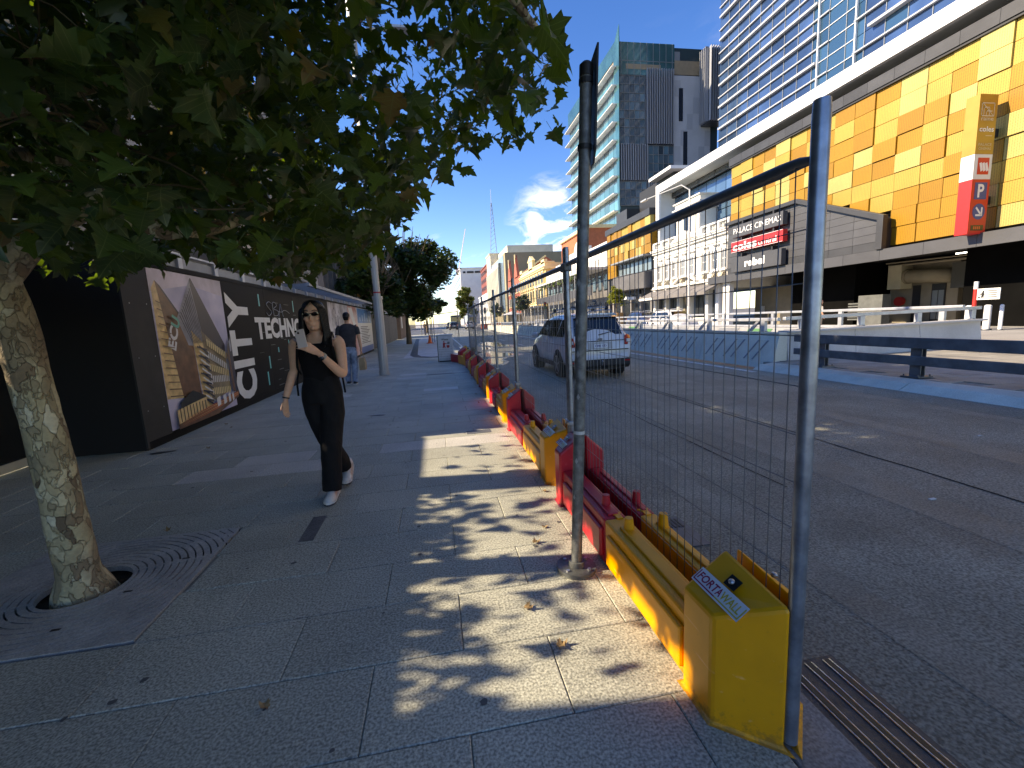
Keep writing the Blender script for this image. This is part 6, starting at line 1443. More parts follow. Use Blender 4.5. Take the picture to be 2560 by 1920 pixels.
for i in range(k-1):
    for j in range(n-1):
        fs.append((i*n+j, i*n+j+1, (i+1)*n+j+1, (i+1)*n+j)); fs.append((off_+i*n+j, off_+(i+1)*n+j, off_+(i+1)*n+j+1, off_+i*n+j+1))
    for j in (0, n-1): fs.append((i*n+j, (i+1)*n+j, off_+(i+1)*n+j, off_+i*n+j))
fs += [((k-1)*n+j, (k-1)*n+j+1, off_+(k-1)*n+j+1, off_+(k-1)*n+j) for j in range(n-1)]; fs.append(tuple(range(n)))
hr.add(vs, fs); o = W(hr, 'hair', hair_m, smooth=True); ssd = o.modifiers.new('s', 'SUBSURF'); ssd.levels = ssd.render_levels = 1
# front locks
lk = MB()
for sx, zend, yy in ((-1, 1.25, -.085), (1, 1.30, -.075)):
    for q in range(5):
        x0_ = .008+sx*(.064+.008*q); lk.tube(smooth_path([(.008+sx*(.03+.008*q), -.088+.01*q, 1.655-.004*q), (x0_, -.088+.010*q, 1.60), (x0_+sx*.012, -.085+.010*q, 1.50), (x0_+sx*.018, yy+.006*q, 1.40), (x0_+sx*.010, yy-.012+.006*q, zend+.02*q)], 5), [.010]*4+[.013]*8+[.012]*6+[.006]*3, 7)
W(lk, 'hair_locks', hair_m, smooth=True)
# sleeveless top
tp = MB()
tp.loft([ring((0, .01, .93), .150, .105, 24), ring((0, .008, 1.0), .140, .100, 24), ring((0, .004, 1.07), .136, .098, 24), ring((0, -.002, 1.16), .146, .106, 24), ring((0, -.004, 1.23), .155, .112, 24), ring((0, .004, 1.30), .150, .098, 24), ring((0, .010, 1.335), .128, .082, 24)])
for sx in (-1, 1): tp.tube([(sx*.085, -.070, 1.31), (sx*.088, -.045, 1.375), (sx*.085, .01, 1.408), (sx*.09, .06, 1.36), (sx*.09, .085, 1.28)], [.034, .027, .024, .027, .034], 10)
put('top', remesh(tp, 'woman_top', .007, 5), knit, wm)
# wide trousers
tr_ = MB()
tr_.loft([ring((.0, .01, 1.06), .137, .098, 24), ring((.0, .01, .98), .158, .115, 24), ring((.0, .01, .90), .165, .122, 24), ring((.0, .008, .83), .155, .11, 24)])
limb_t(tr_, [(.070, .0, .90), (.066, -.02, .72), (.045, -.055, .50), (.030, -.085, .28), (.020, -.11, .075)], [.094, .099, .092, .084, .078], 18)
limb_t(tr_, [(-.078, .01, .90), (-.062, .025, .72), (-.022, .06, .50), (.03, .17, .30), (.062, .26, .15)], [.09, .094, .084, .074, .066], 18)
tm = remesh(tr_, 'woman_trousers', .008, 4)
for v in tm.vertices:
    c = v.co; f_ = mn.noise(Vector((c.x*10, c.y*10, c.z*4+c.x*6)))*.010+mn.noise(Vector((c.x*24+c.z*8, c.y*24, c.z*11)))*.0045; v.co = c+v.normal*f_
put('trousers', tm, cot, wm)
# trainers
shoe_w = M('trainer_white', (.62, .62, .60), .55, var=.1, vs=30); shoe_s = M('trainer_silver', (.38, .39, .41), .35, metal=.6, var=.2, vs=40); sole_m = M('trainer_sole', (.05, .05, .05), .7)
def trainer(t, c, lift, fy, heel_up):
    def T(p): 
        y = p[1]*fy; z = p[2]+heel_up*max(0, (p[1]+.02) if False else (.10-p[1]))/.26*1.0
        return (c[0]+p[0], c[1]+y, c[2]+z)
    u = MB(); u.loft([[T(q) for q in ring_xz] for ring_xz in [[(x*w, yy, .022+zz*h) for x, zz in ((-1, 0), (-.95, .5), (-.6, .9), (0, 1), (.6, .9), (.95, .5), (1, 0))] for yy, w, h in ((-.125, .026, .075), (-.10, .036, .095), (-.05, .038, .10), (0, .040, .085), (.05, .044, .062), (.10, .046, .046), (.135, .036, .036), (.155, .016, .018))]])
    uo = u.build('shoe', shoe_w, t, org=(0, 0, 0), smooth=True)
    sl_ = MB(); sl_.loft([[T(q) for q in [(-w, yy, .024), (w, yy, .024), (w*.96, yy, .0), (-w*.96, yy, .0)]] for yy, w in ((-.135, .024), (-.11, .038), (-.04, .040), (.04, .044), (.10, .049), (.14, .040), (.165, .014))]); sl_.build('sole', sole_m, uo, org=(0, 0, 0))
    mid_ = MB(); mid_.loft([[T(q) for q in [(-w, yy, .034), (w, yy, .034), (w, yy, .016), (-w, yy, .016)]] for yy, w in ((-.138, .022), (-.11, .041), (-.04, .043), (.04, .047), (.10, .051), (.14, .043), (.170, .014))]); mid_.build('midsole', shoe_w, uo, org=(0, 0, 0))
    for sx in (-1, 1):
        q = MB(); q.add([T((sx*.044, .07, .035)), T((sx*.042, -.06, .06)), T((sx*.034, -.05, .095)), T((sx*.030, .06, .070))], [(0, 1, 2, 3)]); 
        q.v = [(p[0]+sx*.003, p[1], p[2]+.003) for p in q.v]; q.build('side_patch', shoe_s, uo, org=(0, 0, 0))
    for i in range(5): q = MB(); yy = .075-.022*i; h = .056+.010*i; q.tube([T((-.026, yy, h-.006)), T((0, yy+.004, h+.006)), T((.026, yy, h-.006))], .0042, 5); q.build('lace', shoe_s, uo, org=(0, 0, 0))
trainer(wm, (.020, -.125, 0), 0, -1, 0.0); trainer(wm, (.075, .29, 0.02), 0, -1, .09)
soc = MB(); soc.tube([(.020, -.085, .06), (.020, -.09, .13)], .038, 12); soc.tube([(.07, .30, .10), (.065, .27, .17)], .036, 12); W(soc, 'socks', M('sock', (.5, .5, .5), .8), smooth=True)
# backpack straps with loose webbing
bp = MB()
for sx in (-1, 1):
    bp.tube(smooth_path([(sx*.120, .09, 1.34), (sx*.122, .02, 1.415), (sx*.128, -.06, 1.365), (sx*.140, -.085, 1.26), (sx*.158, -.05, 1.14), (sx*.165, .04, 1.08)], 4), .016, 8, ell=.5)
    bp.tube([(sx*.166, .0, 1.12), (sx*.186, -.02, 1.0), (sx*.190, -.01, .90)], .008, 6)
W(bp, 'backpack_straps', knit, smooth=True)
bk_ = MB(); bk_.loft([ring((0, .155, 1.0), .12, .05, 16, 3), ring((0, .165, 1.12), .135, .065, 16, 3), ring((0, .16, 1.28), .13, .06, 16, 3), ring((0, .15, 1.35), .10, .04, 16, 3)]); W(bk_, 'backpack', knit, smooth=True)
wt = MB(); wt.tube([(.098, -.212, 1.226), (.088, -.228, 1.243)], .0295, 14); W(wt, 'watch_band', M('watch_grey', (.3, .29, .28), .5)); wt = MB(); wt.ell((.088, -.245, 1.222), (.020, .011, .022), 10, 6); W(wt, 'watch', M('lens_black'))
br = MB(); br.tube([(-.283, -.027, .900), (-.286, -.029, .889)], .0285, 14); W(br, 'bracelet', black_p); rgm = MB(); rgm.tube([(-.297, -.058, .796), (-.298, -.06, .790)], .0095, 8); W(rgm, 'ring', M('silver_ring', (.7, .7, .68), .25, metal=1))
ph = thing('phone', 'pale pink phone with camera lenses held up in the woman\'s hand', 'phone', (-1.0, 3.92, 0)); ORG[ph.name] = (0, 0, 0)
C0 = Vector((-.032, -.305, 1.385)); ax = Vector((.98, .10, .17)).normalized(); az_ = Vector((-.17, .25, .95)); az_ = (az_-ax*az_.dot(ax)).normalized(); ay = az_.cross(ax)
def PB(x0, x1, y0, y1, z0, z1): return [C0+ax*x+ay*y+az_*z for x, y, z in ((x0, y0, z0), (x1, y0, z0), (x1, y1, z0), (x0, y1, z0), (x0, y0, z1), (x1, y0, z1), (x1, y1, z1), (x0, y1, z1))]
BF = [(0, 3, 2, 1), (4, 5, 6, 7), (0, 1, 5, 4), (1, 2, 6, 5), (2, 3, 7, 6), (3, 0, 4, 7)]
m_ = MB(); m_.add(PB(-.036, .036, -.004, .004, -.073, .073), BF); m_.build('case', M('phone_pink', (.62, .52, .48), .3, metal=.2), ph, org=(0, 0, 0), bevel=.006)
yb_ = -.0045
m_ = MB(); m_.add(PB(-.033, .001, yb_-.002, yb_+.002, .036, .070), BF); m_.build('camera_bump', M('phone_pink'), ph, org=(0, 0, 0), bevel=.004)
for dx, dz in ((-.024, .061), (-.008, .045)): m_ = MB(); c = C0+ax*dx+az_*dz+ay*yb_; m_.tube([c-ay*.001, c-ay*.005], .0075, 12); m_.build('lens', M('lens_black'), ph, org=(0, 0, 0))
# ---------- man seen from behind
man = thing('person', 'man in dark grey T-shirt and jeans walking away with a paper bag', 'person', (-2.22, 11.75, 0)); ORG[man.name] = (0, 0, 0)
K = 1.0
sk = MB(); head_geo(sk, (.0, .03, 1.71), 1.06, fy=1); sk.tube([(0, 0, 1.50), (0, .005, 1.58), (0, .02, 1.66)], [.068, .058, .058], 12)
limb_t(sk, [(.20, 0, 1.49), (.235, .0, 1.38), (.255, .01, 1.20), (.26, .03, 1.13), (.27, .06, .98), (.275, .07, .88)], [.055, .054, .045, .042, .036, .027]); limb_t(sk, [(-.20, 0, 1.49), (-.235, 0, 1.38), (-.25, -.01, 1.18), (-.245, .06, 1.08), (-.22, .17, .98), (-.21, .22, .90)], [.055, .054, .045, .042, .036, .027])
hand_geo(sk, (.275, .07, .88), (.276, .075, .83), (0, 1, 0), (0, .05, -1), (-.8, 0, .4), 1.1); hand_geo(sk, (-.21, .22, .90), (-.208, .23, .855), (0, 1, 0), (0, .05, -1), (.8, 0, -.2), 1.1)
sk.loft([ring((0, 0, 1.40), .16, .09), ring((0, 0, 1.50), .17, .08), ring((0, 0, 1.545), .08, .06)]); put('body', remesh(sk, 'man_body', .008, 4), skin_m, man)
ts = MB(); ts.loft([ring((0, .01, .90), .175, .115, 24), ring((0, .01, 1.05), .170, .112, 24), ring((0, .0, 1.25), .195, .118, 24), ring((0, -.005, 1.40), .215, .115, 24), ring((0, 0, 1.49), .20, .095, 24), ring((0, .0, 1.555), .085, .07, 24)])
for sx in (-1, 1): ts.tube([(sx*.17, 0, 1.49), (sx*.225, 0, 1.42), (sx*.25, 0, 1.27)], [.066, .066, .064], 14)
put('t_shirt', remesh(ts, 'man_shirt', .01, 5), M('charcoal_tee', (.035, .034, .04), .85, var=.3, vs=9, bump=.3, bs=20), man)
jn = MB(); jn.loft([ring((0, .01, .99), .165, .11, 20), ring((0, .005, .90), .175, .12, 20), ring((0, 0, .80), .17, .115, 20)]); limb_t(jn, [(-.085, 0, .84), (-.09, .03, .48), (-.10, .0, .07)], [.10, .078, .068]); limb_t(jn, [(.085, 0, .84), (.085, .0, .48), (.075, -.10, .06)], [.10, .078, .068])
put('jeans', remesh(jn, 'man_jeans', .01, 4), M('denim', (.10, .15, .25), .85, var=.4, vs=7, bump=.3, bs=40, col2=(.2, .27, .38)), man)
hr = MB(); hr.ell((0, .01, 1.755), (.088, .108, .095), 16, 10); hr.tube([(0, -.055, 1.64), (0, -.05, 1.74)], [.055, .08], 12); put('hair', remesh(hr, 'man_hair', .008, 3), hair_m, man)
for sx, y in ((-.10, .03), (.075, -.07)): 
    m_ = MB(); m_.loft([[(sx+x*w, y+yy, .02+z*h) for x, z in ((-1, 0), (-.9, .7), (0, 1), (.9, .7), (1, 0))] for yy, w, h in ((-.10, .03, .07), (-.05, .042, .09), (.05, .045, .07), (.13, .045, .05), (.17, .02, .025))]); m_.build('shoe', M('dark_trainer', (.02, .02, .024), .6), man, org=(0, 0, 0), smooth=True)
    m_ = MB(); m_.loft([[(sx+x*w, y+yy, z) for x, z in ((-1, 0), (-1, .025), (1, .025), (1, 0))] for yy, w in ((-.11, .03), (-.05, .045), (.05, .048), (.13, .047), (.18, .018))]); m_.build('sole', shoe_w, man, org=(0, 0, 0))
bag = thing('paper_bag', 'brown paper shopping bag hanging from the man\'s hand', 'bag', (-1.94, 11.82, .35)); kr_ = M('kraft_paper', (.36, .25, .14), .8, var=.15, vs=9, bump=.15, bs=18); ORG[bag.name] = (0, 0, 0)
m_ = MB(); m_.loft([[(x*.075, y*.125, 0) for x, y in ((-1, -1), (1, -1), (1, 1), (-1, 1))], [(x*.075, y*.13, .2) for x, y in ((-1, -1), (1, -1), (1, 1), (-1, 1))], [(x*.05, y*.125, .31) for x, y in ((-1, -1), (1, -1), (1, 1), (-1, 1))]]); m_.build('bag_body', kr_, bag, org=(0, 0, 0))
for sx in (-.045, .045): m_ = MB(); m_.tube(smooth_path([(sx, -.07, .30), (sx*.5, -.04, .42), (sx*.3, 0, .445), (sx*.5, .04, .42), (sx, .07, .30)], 4), .005, 5); m_.build('handle', kr_, bag, org=(0, 0, 0))
# ---------- small figures beyond the ramp rails
def far_person(label, loc, h, shirt, trouser, rz=0, hairc=(.05, .04, .03)):
    t = thing('person', label, 'person', loc); ORG[t.name] = (0, 0, 0); s = h/1.75; t.rotation_euler = (0, 0, rz)
    sk = MB(); head_geo(sk, (0, -.02, 1.62*s), s); sk.tube([(0, 0, 1.42*s), (0, 0, 1.55*s)], .055*s, 10)
    for sx in (-1, 1):
        limb_t(sk, [(sx*.19*s, 0, 1.40*s), (sx*.235*s, 0, 1.12*s), (sx*.22*s, -.10*s, .90*s)], [.05*s, .042*s, .028*s], 10); hand_geo(sk, (sx*.22*s, -.10*s, .90*s), (sx*.22*s, -.11*s, .85*s), (0, 1, 0), (0, -.1, -1), (-sx, 0, 0), s)
    sk.loft([ring((0, 0, 1.25*s), .15*s, .09*s, 14), ring((0, 0, 1.42*s), .17*s, .08*s, 14), ring((0, 0, 1.46*s), .07*s, .06*s, 14)]); put('body', remesh(sk, 'far_body', .012, 3), skin_m, t)
    b_ = MB(); b_.loft([ring((0, 0, .86*s), .17*s, .115*s, 16), ring((0, 0, 1.1*s), .165*s, .11*s, 16), ring((0, 0, 1.36*s), .2*s, .105*s, 16), ring((0, 0, 1.45*s), .09*s, .07*s, 16)]); 
    for sx in (-1, 1): b_.tube([(sx*.17*s, 0, 1.40*s), (sx*.235*s, 0, 1.18*s)], [.07*s, .06*s], 10)
    put('shirt', remesh(b_, 'far_shirt', .014, 3), shirt, t)
    b_ = MB(); b_.loft([ring((0, 0, .95*s), .165*s, .11*s, 16), ring((0, 0, .8*s), .17*s, .12*s, 16)])
    limb_t(b_, [(-.085*s, 0, .84*s), (-.09*s, .0, .45*s), (-.09*s, .05, .05)], [.1*s, .075*s, .06*s], 12); limb_t(b_, [(.085*s, 0, .84*s), (.09*s, -.03, .45*s), (.09*s, -.08, .05)], [.1*s, .075*s, .06*s], 12); put('trousers', remesh(b_, 'far_trousers', .014, 3), trouser, t)
    b_ = MB(); b_.ell((0, .01, 1.68*s), (.085*s, .10*s, .085*s), 12, 8); b_.build('hair', M('hair_%d' % int(hairc[0]*1000), hairc, .7), t, org=(0, 0, 0), smooth=True)
    for sx, y in ((-.09, .05), (.09, -.08)): m_ = MB(); m_.ell((sx*s, y-.05, .04), (.045, .13, .045), 10, 6); m_.build('shoe', M('dark_trainer'), t, org=(0, 0, 0), smooth=True)
    return t
far_person('pale haired person in a cream shirt walking behind the ramp rails', (17.2, 17.35, .1), 1.52, M('cream_shirt', (.6, .55, .48), .8), M('tan_trouser', (.3, .25, .2), .8), 1.2, (.5, .42, .36))
far_person('person in white shirt on the far pavement before the verandah building', (18.5, 62, .1), 1.7, M('white_shirt', (.6, .6, .6), .8), M('navy_trouser', (.03, .04, .08), .8), .3)
far_person('person in dark jacket crossing near the far bin and traffic lights', (-1.4, 58, 0), 1.75, M('dark_jacket', (.03, .03, .035), .8), M('navy_trouser'), 2.5)
# ================================================================== VEHICLES
tyre_m = M('tyre', (.015, .015, .016), .85, var=.2, vs=20); rim_m = M('alloy', (.36, .37, .38), .35, metal=.8, var=.15, vs=20); cglass = M('car_glass', (.010, .012, .014), .05, spec=.9); trim_b = M('black_trim', (.018, .018, .02), .6)
lamp_r = M('tail_red', (.42, .012, .012), .18, coat=.6); lamp_w = M('lamp_clear', (.62, .63, .64), .15, coat=.6)
def car(label, x, y, paint, rz=0.0, sc=1.0, plate=None, group=None, detail=True, rack=False):
    t = thing('parked_car' if False else 'car', label, 'car', (x, y, -.03), group); ORG[t.name] = (0, 0, 0); t.rotation_euler = (0, 0, rz); t.scale = (sc, sc, sc)
    O = dict(org=(0, 0, 0))
    ST = [(0.00, .36, .60, .66, .62, .70, .70, .62), (.05, .34, .84, .92, .74, .81, .79, .70), (.14, .33, .95, 1.06, .78, .835, .80, .67), (.42, .27, .985, 1.49, .80, .84, .795, .575), (.9, .26, .975, 1.565, .81, .84, .795, .59), (1.6, .26, .965, 1.585, .81, .84, .79, .59), (2.3, .26, .955, 1.56, .81, .84, .785, .575), (2.75, .26, .945, 1.48, .81, .84, .78, .56), (3.25, .27, .925, 1.05, .80, .835, .77, .66), (3.85, .29, .83, .93, .77, .815, .74, .60), (4.18, .32, .70, .78, .70, .75, .69, .55), (4.30, .38, .56, .62, .60, .66, .62, .48)]
    rings = []
    for (yy, zb, zs, zr, wb, wm_, ws, wr) in ST:
        zm = zb+(zs-zb)*.55
        half = [(.0, zb), (wb*.9, zb), (wb, zb+.05), (wm_, zm), (ws+.012, zs-.03), (ws-.02, zs+.02), (wr+.03, zr-.06), (wr-.06, zr-.005), (0, zr+.025)]
        pts2 = half+[(-a, b_) for a, b_ in half[-2:0:-1]]; rings.append([(a, yy, b_) for a, b_ in pts2])
    bd = MB(); bd.loft(rings); bo = bd.build('body', paint, t, smooth=True, **O)
    ss = bo.modifiers.new('s', 'SUBSURF'); ss.levels = ss.render_levels = 2
    def quad(name, pts2, m, th=.012, smooth=False, bevel=.0):
        P = [Vector(p) for p in pts2]; n_ = (P[1]-P[0]).cross(P[2]-P[1]).normalized(); mb = MB(); n = len(P)
        mb.add([p for p in P]+[p+n_*th for p in P], [tuple(range(n))[::-1], tuple(range(n, 2*n))]+[(i, (i+1) % n, n+(i+1) % n, n+i) for i in range(n)])
        return mb.build(name, m, t, bevel=bevel, **O)
    # rear screen, spoiler, wiper
    quad('rear_window', [(-.60, .135, 1.03), (.60, .135, 1.03), (.535, .385, 1.455), (-.535, .385, 1.455)], cglass, .012)
    quad('windscreen', [(.62, 3.17, 1.05), (-.62, 3.17, 1.05), (-.52, 2.80, 1.44), (.52, 2.80, 1.44)], cglass, .03)
    m_ = MB(); m_.prism([(.26, 1.52), (.46, 1.555), (.50, 1.50), (.30, 1.475)], 'x', -.55, .55); m_.build('spoiler', paint, t, bevel=.015, **O)
    for s in (-1, 1):
        for (ya, yb, yc, yd) in ((.40, .98, .92, .56), (1.06, 1.80, 1.78, 1.04), (1.90, 3.02, 2.52, 1.90)):
            P = [(s*.792, ya, 1.02), (s*.785, yb, 1.01), (s*.628, yc, 1.43), (s*.628, yd, 1.43)]
            quad('side_window', P if s > 0 else P[::-1], cglass, .014)
        quad('pillar_trim', ([(s*.788, 1.80, 1.02), (s*.788, 1.90, 1.02), (s*.632, 1.90, 1.43), (s*.632, 1.78, 1.43)])[::s], trim_b, .017)
        # tail lamp
        P = [(s*.60, .03, .78), (s*.80, .10, .74), (s*.812, .20, .98), (s*.70, .125, 1.02), (s*.63, .09, .98)]; tl = quad('tail_lamp', P if s > 0 else P[::-1], lamp_r, .035, bevel=.015)
        P = [(s*.66, .025, .84), (s*.79, .075, .83), (s*.795, .10, .90), (s*.66, .04, .91)]; quad('lamp_insert', P if s > 0 else P[::-1], lamp_w, .040)
        P = [(s*.50, 4.12, .66), (s*.70, 3.98, .66), (s*.72, 3.80, .80), (s*.52, 4.02, .78)]; quad('headlight', P if s < 0 else P[::-1], lamp_w, .03)
        for yw in (.82, 3.40):
            m_ = MB(); m_.tube([(s*.60, yw, .33), (s*.838, yw, .33), (s*.848, yw, .33)], [.375, .375, .36], 28); m_.build('wheel_arch', trim_b, t, **O)
            m_ = MB(); m_.tube([(s*.62, yw, .315), (s*.63, yw, .315), (s*.845, yw, .315), (s*.862, yw, .315)], [.29, .315, .315, .285], 28); w_ = m_.build('tyre', tyre_m, t, auto=50, **O)
            m_ = MB(); m_.tube([(s*.855, yw, .315), (s*.865, yw, .315)], .225, 24); m_.build('rim_back', trim_b, w_, **O)
            sp = MB(); sp.tube([(s*.85, yw, .315), (s*.872, yw, .315)], .05, 12)
            for k in range(5):
                a = 2*math.pi*k/5+.3; d = Vector((0, math.cos(a), math.sin(a))); e = Vector((0, -math.sin(a), math.cos(a))); c_ = Vector((s*.866, yw, .315))
                sp.add([c_+d*.03-e*.03, c_+d*.03+e*.03, c_+d*.225+e*.022, c_+d*.225-e*.022, c_+d*.03-e*.03+Vector((s*.012, 0, 0)), c_+d*.03+e*.03+Vector((s*.012, 0, 0)), c_+d*.225+e*.022+Vector((s*.006, 0, 0)), c_+d*.225-e*.022+Vector((s*.006, 0, 0))], [(4, 5, 6, 7), (0, 1, 5, 4), (1, 2, 6, 5), (2, 3, 7, 6), (3, 0, 4, 7)])
            for k in range(24):
                a0, a1 = 2*math.pi*k/24, 2*math.pi*(k+1)/24
                sp.add([(s*.868, yw+r_*math.cos(a), .315+r_*math.sin(a)) for r_, a in ((.21, a0), (.232, a0), (.232, a1), (.21, a1))], [(0, 1, 2, 3)])
            sp.build('rim', rim_m, w_, **O)
        m_ = MB(); m_.b(s*.80, s*.845, 1.2, 3.02, .24, .36); m_.build('sill', trim_b, t, bevel=.02, **O)
        m_ = MB(); m_.ell((s*.93, 2.86, 1.03), (.10, .06, .075), 12, 8); m_.build('mirror', paint, t, smooth=True, **O); m_ = MB(); m_.tube([(s*.80, 2.86, .99), (s*.90, 2.86, 1.01)], .02, 6); m_.build('mirror_arm', trim_b, t, **O)
        for yy in (1.22, 2.05): m_ = MB(); m_.tube([(s*.832, yy, .85), (s*.853, yy+.03, .852), (s*.853, yy+.15, .852), (s*.832, yy+.18, .85)], .012, 6); m_.build('door_handle', paint, t, **O)
        for yy in (1.02, 1.86): m_ = MB(); m_.add([(s*.836, yy, .40), (s*.838, yy+.006, .40), (s*.812, yy+.006, .98), (s*.81, yy, .98)], [(0, 1, 2, 3)]); m_.v = [(p[0]+s*.006, p[1], p[2]) for p in m_.v]; m_.build('door_gap', trim_b, t, **O)
        m_ = MB(); m_.tube(smooth_path([(s*.545, .62, 1.57), (s*.55, .75, 1.625), (s*.555, 1.6, 1.64), (s*.545, 2.35, 1.61), (s*.535, 2.5, 1.555)], 4), .016, 8); m_.build('roof_rail', M('rail_silver', (.45, .46, .47), .4, metal=.6), t, **O)
    m_ = MB(); m_.prism([(-.02, .50), (.05, .66), (.16, .66), (.16, .36), (.0, .36)], 'x', -.72, .72); m_.build('rear_bumper', paint, t, bevel=.03, **O)
    m_ = MB(); m_.prism([(-.03, .30), (-.03, .46), (.10, .50), (.5, .50), (.5, .22), (.06, .22)], 'x', -.75, .75); m_.build('bumper_lower', trim_b, t, bevel=.03, **O)
    for s in (-1, 1): m_ = MB(); m_.b(s*.60, s*.74, -.038, -.02, .39, .425); m_.build('reflector', lamp_r, t, **O)
    m_ = MB(); m_.b(-.70, .70, -.024, .06, .665, .685); m_.build('bumper_step', trim_b, t, **O)
    quad('gate_recess', [(-.30, .012, .705), (.30, .012, .705), (.30, .030, .86), (-.30, .030, .86)], M('gate_shade', (.42, .43, .45), .4), .02)
    quad('gate_line', [(-.62, .022, .885), (.62, .022, .885), (.62, .03, .895), (-.62, .03, .895)], trim_b, .012)
    m_ = MB(); m_.add([(-.17, -.012, .73), (.17, -.012, .73), (.17, .004, .83), (-.17, .004, .83)], [(0, 1, 2, 3)]); m_.v = [(p[0], p[1]-.022, p[2]) for p in m_.v]; pl_ = m_.build('number_plate', M('plate_white', (.66, .68, .72), .4), t, **O)
    if plate: text('lettering', plate, M('plate_blue', (.03, .05, .2), .5), pl_, (-.14, -.0368, .745), (1, 0, 0), (0, .157, .988), .28, .065, bold=.02)
    if detail:
        m_ = MB(); m_.ell((0, .030, .935), (.062, .035, .031), 16, 8); em = m_.build('emblem', M('emblem_blue', (.02, .04, .12), .25), t, smooth=True, **O)
        q = MB()
        for k in range(20): a0, a1 = 2*math.pi*k/20, 2*math.pi*(k+1)/20; q.add([(r_*math.cos(a), -.008, .935+.5*r_*math.sin(a)) for r_, a in ((.054, a0), (.066, a0), (.066, a1), (.054, a1))], [(0, 1, 2, 3)])
        for dx, dz in ((-.03, .006), (.0, .010), (.02, .002), (.03, -.008), (-.005, -.01), (.012, -.012)): q.add([(dx-.006, -.009, .935+dz), (dx, -.009, .935+dz-.006), (dx+.006, -.009, .935+dz), (dx, -.009, .935+dz+.006)], [(0, 1, 2, 3)])
        q.build('emblem_ring', rim_m, em, **O)
        m_ = MB(); m_.tube([(0, .10, 1.04), (.28, .14, 1.09), (.42, .155, 1.10)], [.014, .008, .006], 6); m_.build('wiper', trim_b, t, **O)
        m_ = MB(); m_.tube([(-.0, .0, .32), (-.0, -.10, .34), (0, -.12, .40)], .018, 8); m_.ell((0, -.12, .42), (.026, .026, .026), 10, 8); m_.build('tow_ball', rim_m, t, **O)
        m_ = MB(); m_.tube([(-.48, .3, .25), (-.48, .03, .25)], .035, 10); m_.build('exhaust', steel_dk, t, **O); m_ = MB(); m_.b(-.55, .55, .06, 3.9, .20, .30); m_.build('underbody', trim_b, t, **O)
    if rack:
        for yy in (.95, 1.95): m_ = MB(); m_.tube([(-.60, yy, 1.70), (.60, yy, 1.70)], .022, 8, ell=.6); m_.build('cross_bar', M('rail_silver'), t, **O)
        for sx in (-.55, .55):
            for yy in (.95, 1.95): m_ = MB(); m_.prism([(yy-.08, 1.635), (yy+.08, 1.635), (yy+.03, 1.73), (yy-.03, 1.73)], 'x', sx-.025, sx+.025); m_.build('bar_foot', trim_b, t, **O)
        for sx in (-.28, .22): m_ = MB(); m_.tube([(sx, .6, 1.74), (sx, 2.2, 1.74)], .018, 6); m_.tube([(sx, .78, 1.74), (sx+.02, .88, 1.86), (sx+.05, 1.2, 1.88)], .022, 6); m_.build('bike_carrier', trim_b, t, **O)
    return t
white_paint_c = M('car_white', (.66, .67, .69), .22, coat=.5, spec=.5, var=.03, vs=3)
car('white four wheel drive wagon with roof bars driving away behind the fence', 3.76, 9.72, white_paint_c, 0, .98, plate='1TM 1JD', rack=True)
dk_c = M('car_black', (.012, .012, .014), .2, coat=.6); gr_c = M('car_grey', (.16, .17, .18), .25, coat=.5); wh2 = M('car_white')
car('black hatchback far ahead in the left lane of the road', 3.6, 88, dk_c, .02, 1.0, group='cars far down the road', detail=False)
car('white wagon far ahead in the right lane of the road', 6.6, 86, white_paint_c, -.03, 1.0, group='cars far down the road', detail=False)
car('grey car far ahead before the black hatchback', 3.4, 104, gr_c, .0, 1.0, group='cars far down the road', detail=False)
car('white car parked far off at the left edge of the street', -6.5, 96, white_paint_c, 1.5, 1.0, group='cars far down the road', detail=False)
car('dark blue car on the far pavement side behind the ramp rails', 18.0, 38, M('car_navy', (.02, .03, .08), .22, coat=.5), 3.1, 1.0, detail=False)
car('white car behind the ramp rails before the heritage building', 16.6, 31, white_paint_c, 3.14, 1.0, detail=False)
bus = thing('bus', 'grey-green bus waiting far down the road', 'bus', (5.4, 118, 0)); bmt = M('bus_green', (.16, .2, .19), .4, coat=.3)
MB().b(4.1, 6.7, 118, 129, .35, 3.3).build('body', bmt, bus, bevel=.12); MB().b(4.3, 6.5, 117.95, 118, 1.5, 2.8).build('rear_window', cglass, bus); MB().b(4.5, 6.3, 117.93, 118, 2.9, 3.15).build('destination_sign', trim_b, bus)
for s in (4.1, 6.7):
    for i in range(5): MB().b(s-.02, s+.02, 118.8+i*2, 120.6+i*2, 1.5, 2.7).build('side_window', cglass, bus)
    for yw in (120.5, 126.5): m_ = MB(); m_.tube([(s-.05, yw, .48), (s+.05, yw, .48)], .48, 16); m_.build('wheel', tyre_m, bus)
for s in (4.25, 6.4): MB().b(s, s+.18, 117.94, 118, .8, 1.1).build('tail_lamp', lamp_r, bus)
bus2 = thing('bus', 'pale blue bus front beside the orange road barriers', 'bus', (10.4, 126, 0)); MB().b(9.1, 11.7, 126, 137, .35, 3.3).build('body', M('bus_blue', (.30, .38, .46), .4), bus2, bevel=.12); MB().b(9.25, 11.55, 125.95, 126, 1.2, 2.7).build('windscreen', cglass, bus2)
for s in (9.1, 11.7):
    for yw in (128.5, 134.5): m_ = MB(); m_.tube([(s-.05, yw, .48), (s+.05, yw, .48)], .48, 16); m_.build('wheel', tyre_m, bus2)
